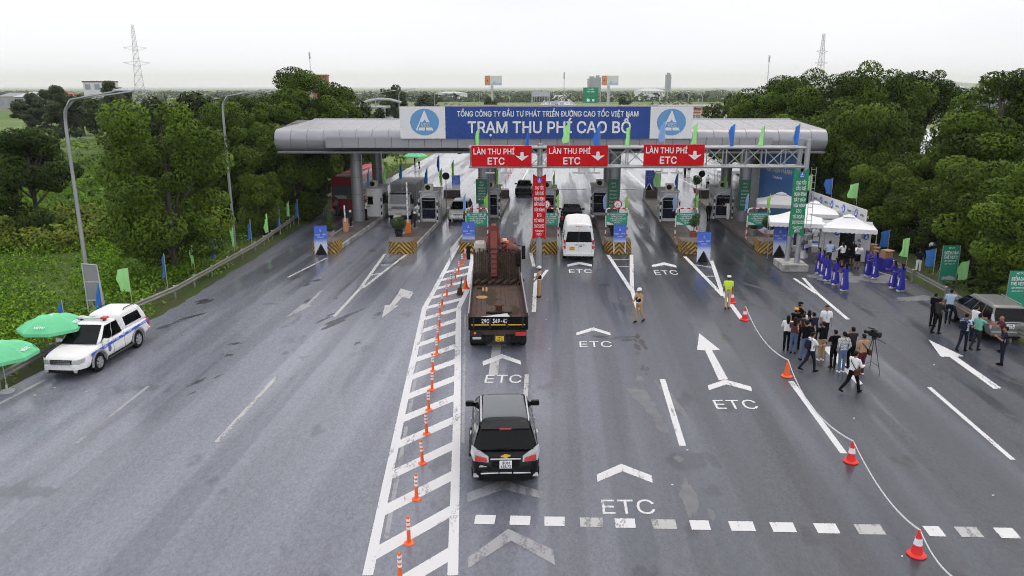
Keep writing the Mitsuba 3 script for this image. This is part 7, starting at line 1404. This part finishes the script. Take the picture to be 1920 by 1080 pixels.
person(1596, 737, -62, 'man in a white shirt with a shoulder bag striding past the press group', 'white', 'black', 'long', 50, arms=((30, 8, 60), (24, 8, 70)), extra=('bag',), h=1.72, group=G1)
# camera on a tripod
P = Proto(); hd = np.array([0, 0, 1.55])
for k in range(3):
    a = k * 2.094 + .5; P.add('leg', tube((.05 * math.cos(a), .05 * math.sin(a), 1.42), (.42 * math.cos(a), .42 * math.sin(a), 0), .016, .012, 6), 'mat_black')
P.add('spreader', cat([tube((0, 0, .45), (.33 * math.cos(k * 2.094 + .5), .33 * math.sin(k * 2.094 + .5), .32), .01, n=5) for k in range(3)]), 'mat_black'); P.add('head', box(-.07, .07, -.08, .08, 1.40, 1.52, .02), 'mat_charcoal'); P.add('pan_handle', tube((0, -.05, 1.48), (.1, -.45, 1.30), .012, n=6), 'mat_black')
P.add('camera', cat(box(-.09, .09, -.26, .22, 1.53, 1.74, .02), tube((0, .2, 1.64), (0, .42, 1.64), .06, .075, 12), box(-.12, .02, -.1, .12, 1.74, 1.82, .02)), 'mat_black'); P.add('camera__viewfinder', tube((-.1, -.05, 1.76), (-.12, -.28, 1.72), .035, n=8), 'mat_charcoal'); P.add('camera__microphone', tube((.1, .05, 1.80), (.1, .34, 1.80), .025, n=8), 'mat_cloth_dark_grey')
q = G(1631, 697); P.place('video_camera', 'black video camera on a tall tripod at the right of the press group', 'camera', (q[0], q[1], 0), 38)
# beside the minivan
G2 = 'people beside the minivan'
person(1747, 612, -60, 'person in black with a white mask at the left end of the minivan group', 'black', 'black', 'long', arms=FRONTH, extra=('mask',), h=1.66, group=G2)
person(1755, 625, -70, 'man in a dark suit left of the light blue shirt', 'cloth' if False else 'dark_grey', 'black', 'long', 14, arms=FRONTH, h=1.72, group=G2)
person(1776, 606, -30, 'man in a light blue shirt with one arm raised to his head', 'shirt_blue', 'navy', 'short', arms=((10, 8, 20), (70, 30, 120)), h=1.72, group=G2)
person(1803, 658, -58, 'man in a mottled shirt with a dark backpack near the minivan side', 'camo', 'navy', 'short', 20, arms=FRONTH, extra=('backpack',), h=1.72, group=G2)
person(1822, 640, -80, 'man in a white shirt between the backpack and the green shirt', 'white', 'navy', 'short', arms=FRONTH, h=1.70, group=G2)
person(1828, 656, -66, 'man in a mint green shirt reaching toward the minivan', 'shirt_mint', 'dark_grey', 'short', 16, arms=((10, 8, 20), (60, 14, 25)), h=1.68, group=G2)
person(1877, 660, 70, 'bald man in a dark red shirt bending forward behind the minivan', 'maroon', 'black', 'short', arms=HOLD, lean=14, hair=None, h=1.64, group=G2, extra=('phone',))
person(1876, 684, 62, 'man in a navy polo with folded arms behind the minivan', 'navy', 'navy', 'short', arms=CROSS, h=1.66, group=G2)
person(1722, 522, -40, 'person in a navy top and white trousers beyond the right guard rail', 'navy', 'white', 'short', 12, h=1.62, pos=(*at(1722, 500, 47.5)[:2], -.15), z=-.15)
# women in long purple tunics
G3 = 'women in long purple tunics'
for (x, y, rz, lab, ar) in ((1533, 513, 60, 'woman in a long purple tunic, far end of the row of five', REST), (1541, 518, 50, 'woman in a long purple tunic, second from the far end of the row of five', REST), (1550, 527, 40, 'woman in a long purple tunic in the middle of the row of five', REST), (1565, 535, 35, 'woman in a long purple tunic, second from the near end of the row of five', REST), (1582, 546, 20, 'woman in a long purple tunic, near end of the row of five', FRONTH),
                             (1627, 519, 190, 'woman in a long purple tunic facing the camera beside the purple table', HOLD), (1639, 523, 40, 'woman in a long purple tunic with her back turned beside the purple table', FRONTH), (1673, 541, 30, 'woman in a long purple tunic by the right guard rail, left of a pair', FRONTH), (1687, 547, 20, 'woman in a long purple tunic by the right guard rail, right of a pair', FRONTH)):
    person(x, y, rz, lab, wear='aodai', sleeve='long', arms=ar, hair='long' if rz < 90 else 'bun', h=1.64, group=G3, shoes='white')
# helpers and guests under the tents
G4 = 'people under the fair tents'
person(1577, 500, 20, 'woman in a white blouse and short black skirt seen from behind at the tents', 'white', 'black', 'long', 6, arms=((30, 30, 40), (6, 8, 14)), wear='skirt', hair='long', h=1.62, group=G4)
person(1552, 500, -20, 'man in a light blue shirt seen from behind among the tunics', 'shirt_blue', 'dark_grey', 'short', arms=FRONTH, h=1.70, group=G4)
person(1555, 486, 170, 'man in a white shirt facing the camera under the second tent', 'white', 'black', 'short', arms=REST, h=1.70, group=G4)
person(1606, 503, 165, 'woman in a white blouse leaning over the purple table', 'white', 'black', 'long', arms=HOLD, lean=14, wear='skirt', hair='long', h=1.62, group=G4)
person(1596, 497, 150, 'woman in black standing in the dark doorway', 'black', 'black', 'short', arms=FRONTH, wear='skirt', hair='long', h=1.62, group=G4)
person(1618, 478, 175, 'dark haired person in white behind the purple table', 'white', 'black', 'long', arms=FRONTH, h=1.64, group=G4)
person(1526, 468, 8, 'man in a white shirt and black trousers under the long tent, left one of two', 'white', 'black', 'short', arms=BACKH, h=1.70, group=G4)
person(1545, 465, 20, 'man in a white shirt and black trousers under the long tent, right one of two', 'white', 'black', 'short', arms=FRONTH, h=1.70, group=G4)
# at the booths and beyond
G5 = 'people among the booths'
person(632, 405, 80, 'man in a grey shirt walking in front of the red coach', 'grey_', 'dark_grey', 'short', 24, arms=((20, 8, 30), (-10, 8, 20)), h=1.70, group=G5)
person(687, 412, -70, 'man in a white shirt and black trousers beside the white booth', 'white', 'black', 'short', arms=FRONTH, h=1.70, group=G5, z=.315)
person(807, 411, 160, 'officer in tan with a white helmet beside the second booth', 'khaki', 'khaki', 'long', arms=FRONTH, hat='helmet', h=1.70, group=G5, z=.315)
person(818, 409, 170, 'woman in a pale top beside the second booth door', 'tan', 'brown', 'short', arms=FRONTH, hair='long', h=1.60, group=G5, z=.315)
person(1328, 418, 175, 'person all in black standing in the shaded lane left of the rightmost island', 'black', 'black', 'long', 8, REST, h=1.72, group=G5)
person(1364, 413, 30, 'person in white bending at the rightmost booth', 'white', 'white', 'short', arms=HOLD, lean=12, h=1.66, group=G5, z=.315)
person(1326, 356, 178, 'distant person with a white top and black trousers beyond the rightmost island', 'white', 'black', 'short', 10, FRONTH, h=1.72, group=G5)
person(1284, 333, 30, 'distant person in black under the right red sign', 'black', 'black', 'short', 0, REST, h=1.70, group=G5); person(1291, 333, -30, 'distant person in maroon and white under the right red sign', 'maroon', 'white', 'short', 0, REST, h=1.66, group=G5)
person(786, 316, 60, 'distant person in dark green beside the far parasol', 'shirt_mint', 'black', 'long', 12, HOLD, h=1.70, group=G5); person(778, 312, -60, 'distant person in black beside the far parasol', 'black', 'black', 'long', 0, HOLD, h=1.66, group=G5)
mat('cloth_grey_', (.22, .21, .21), .8, spec=.2)
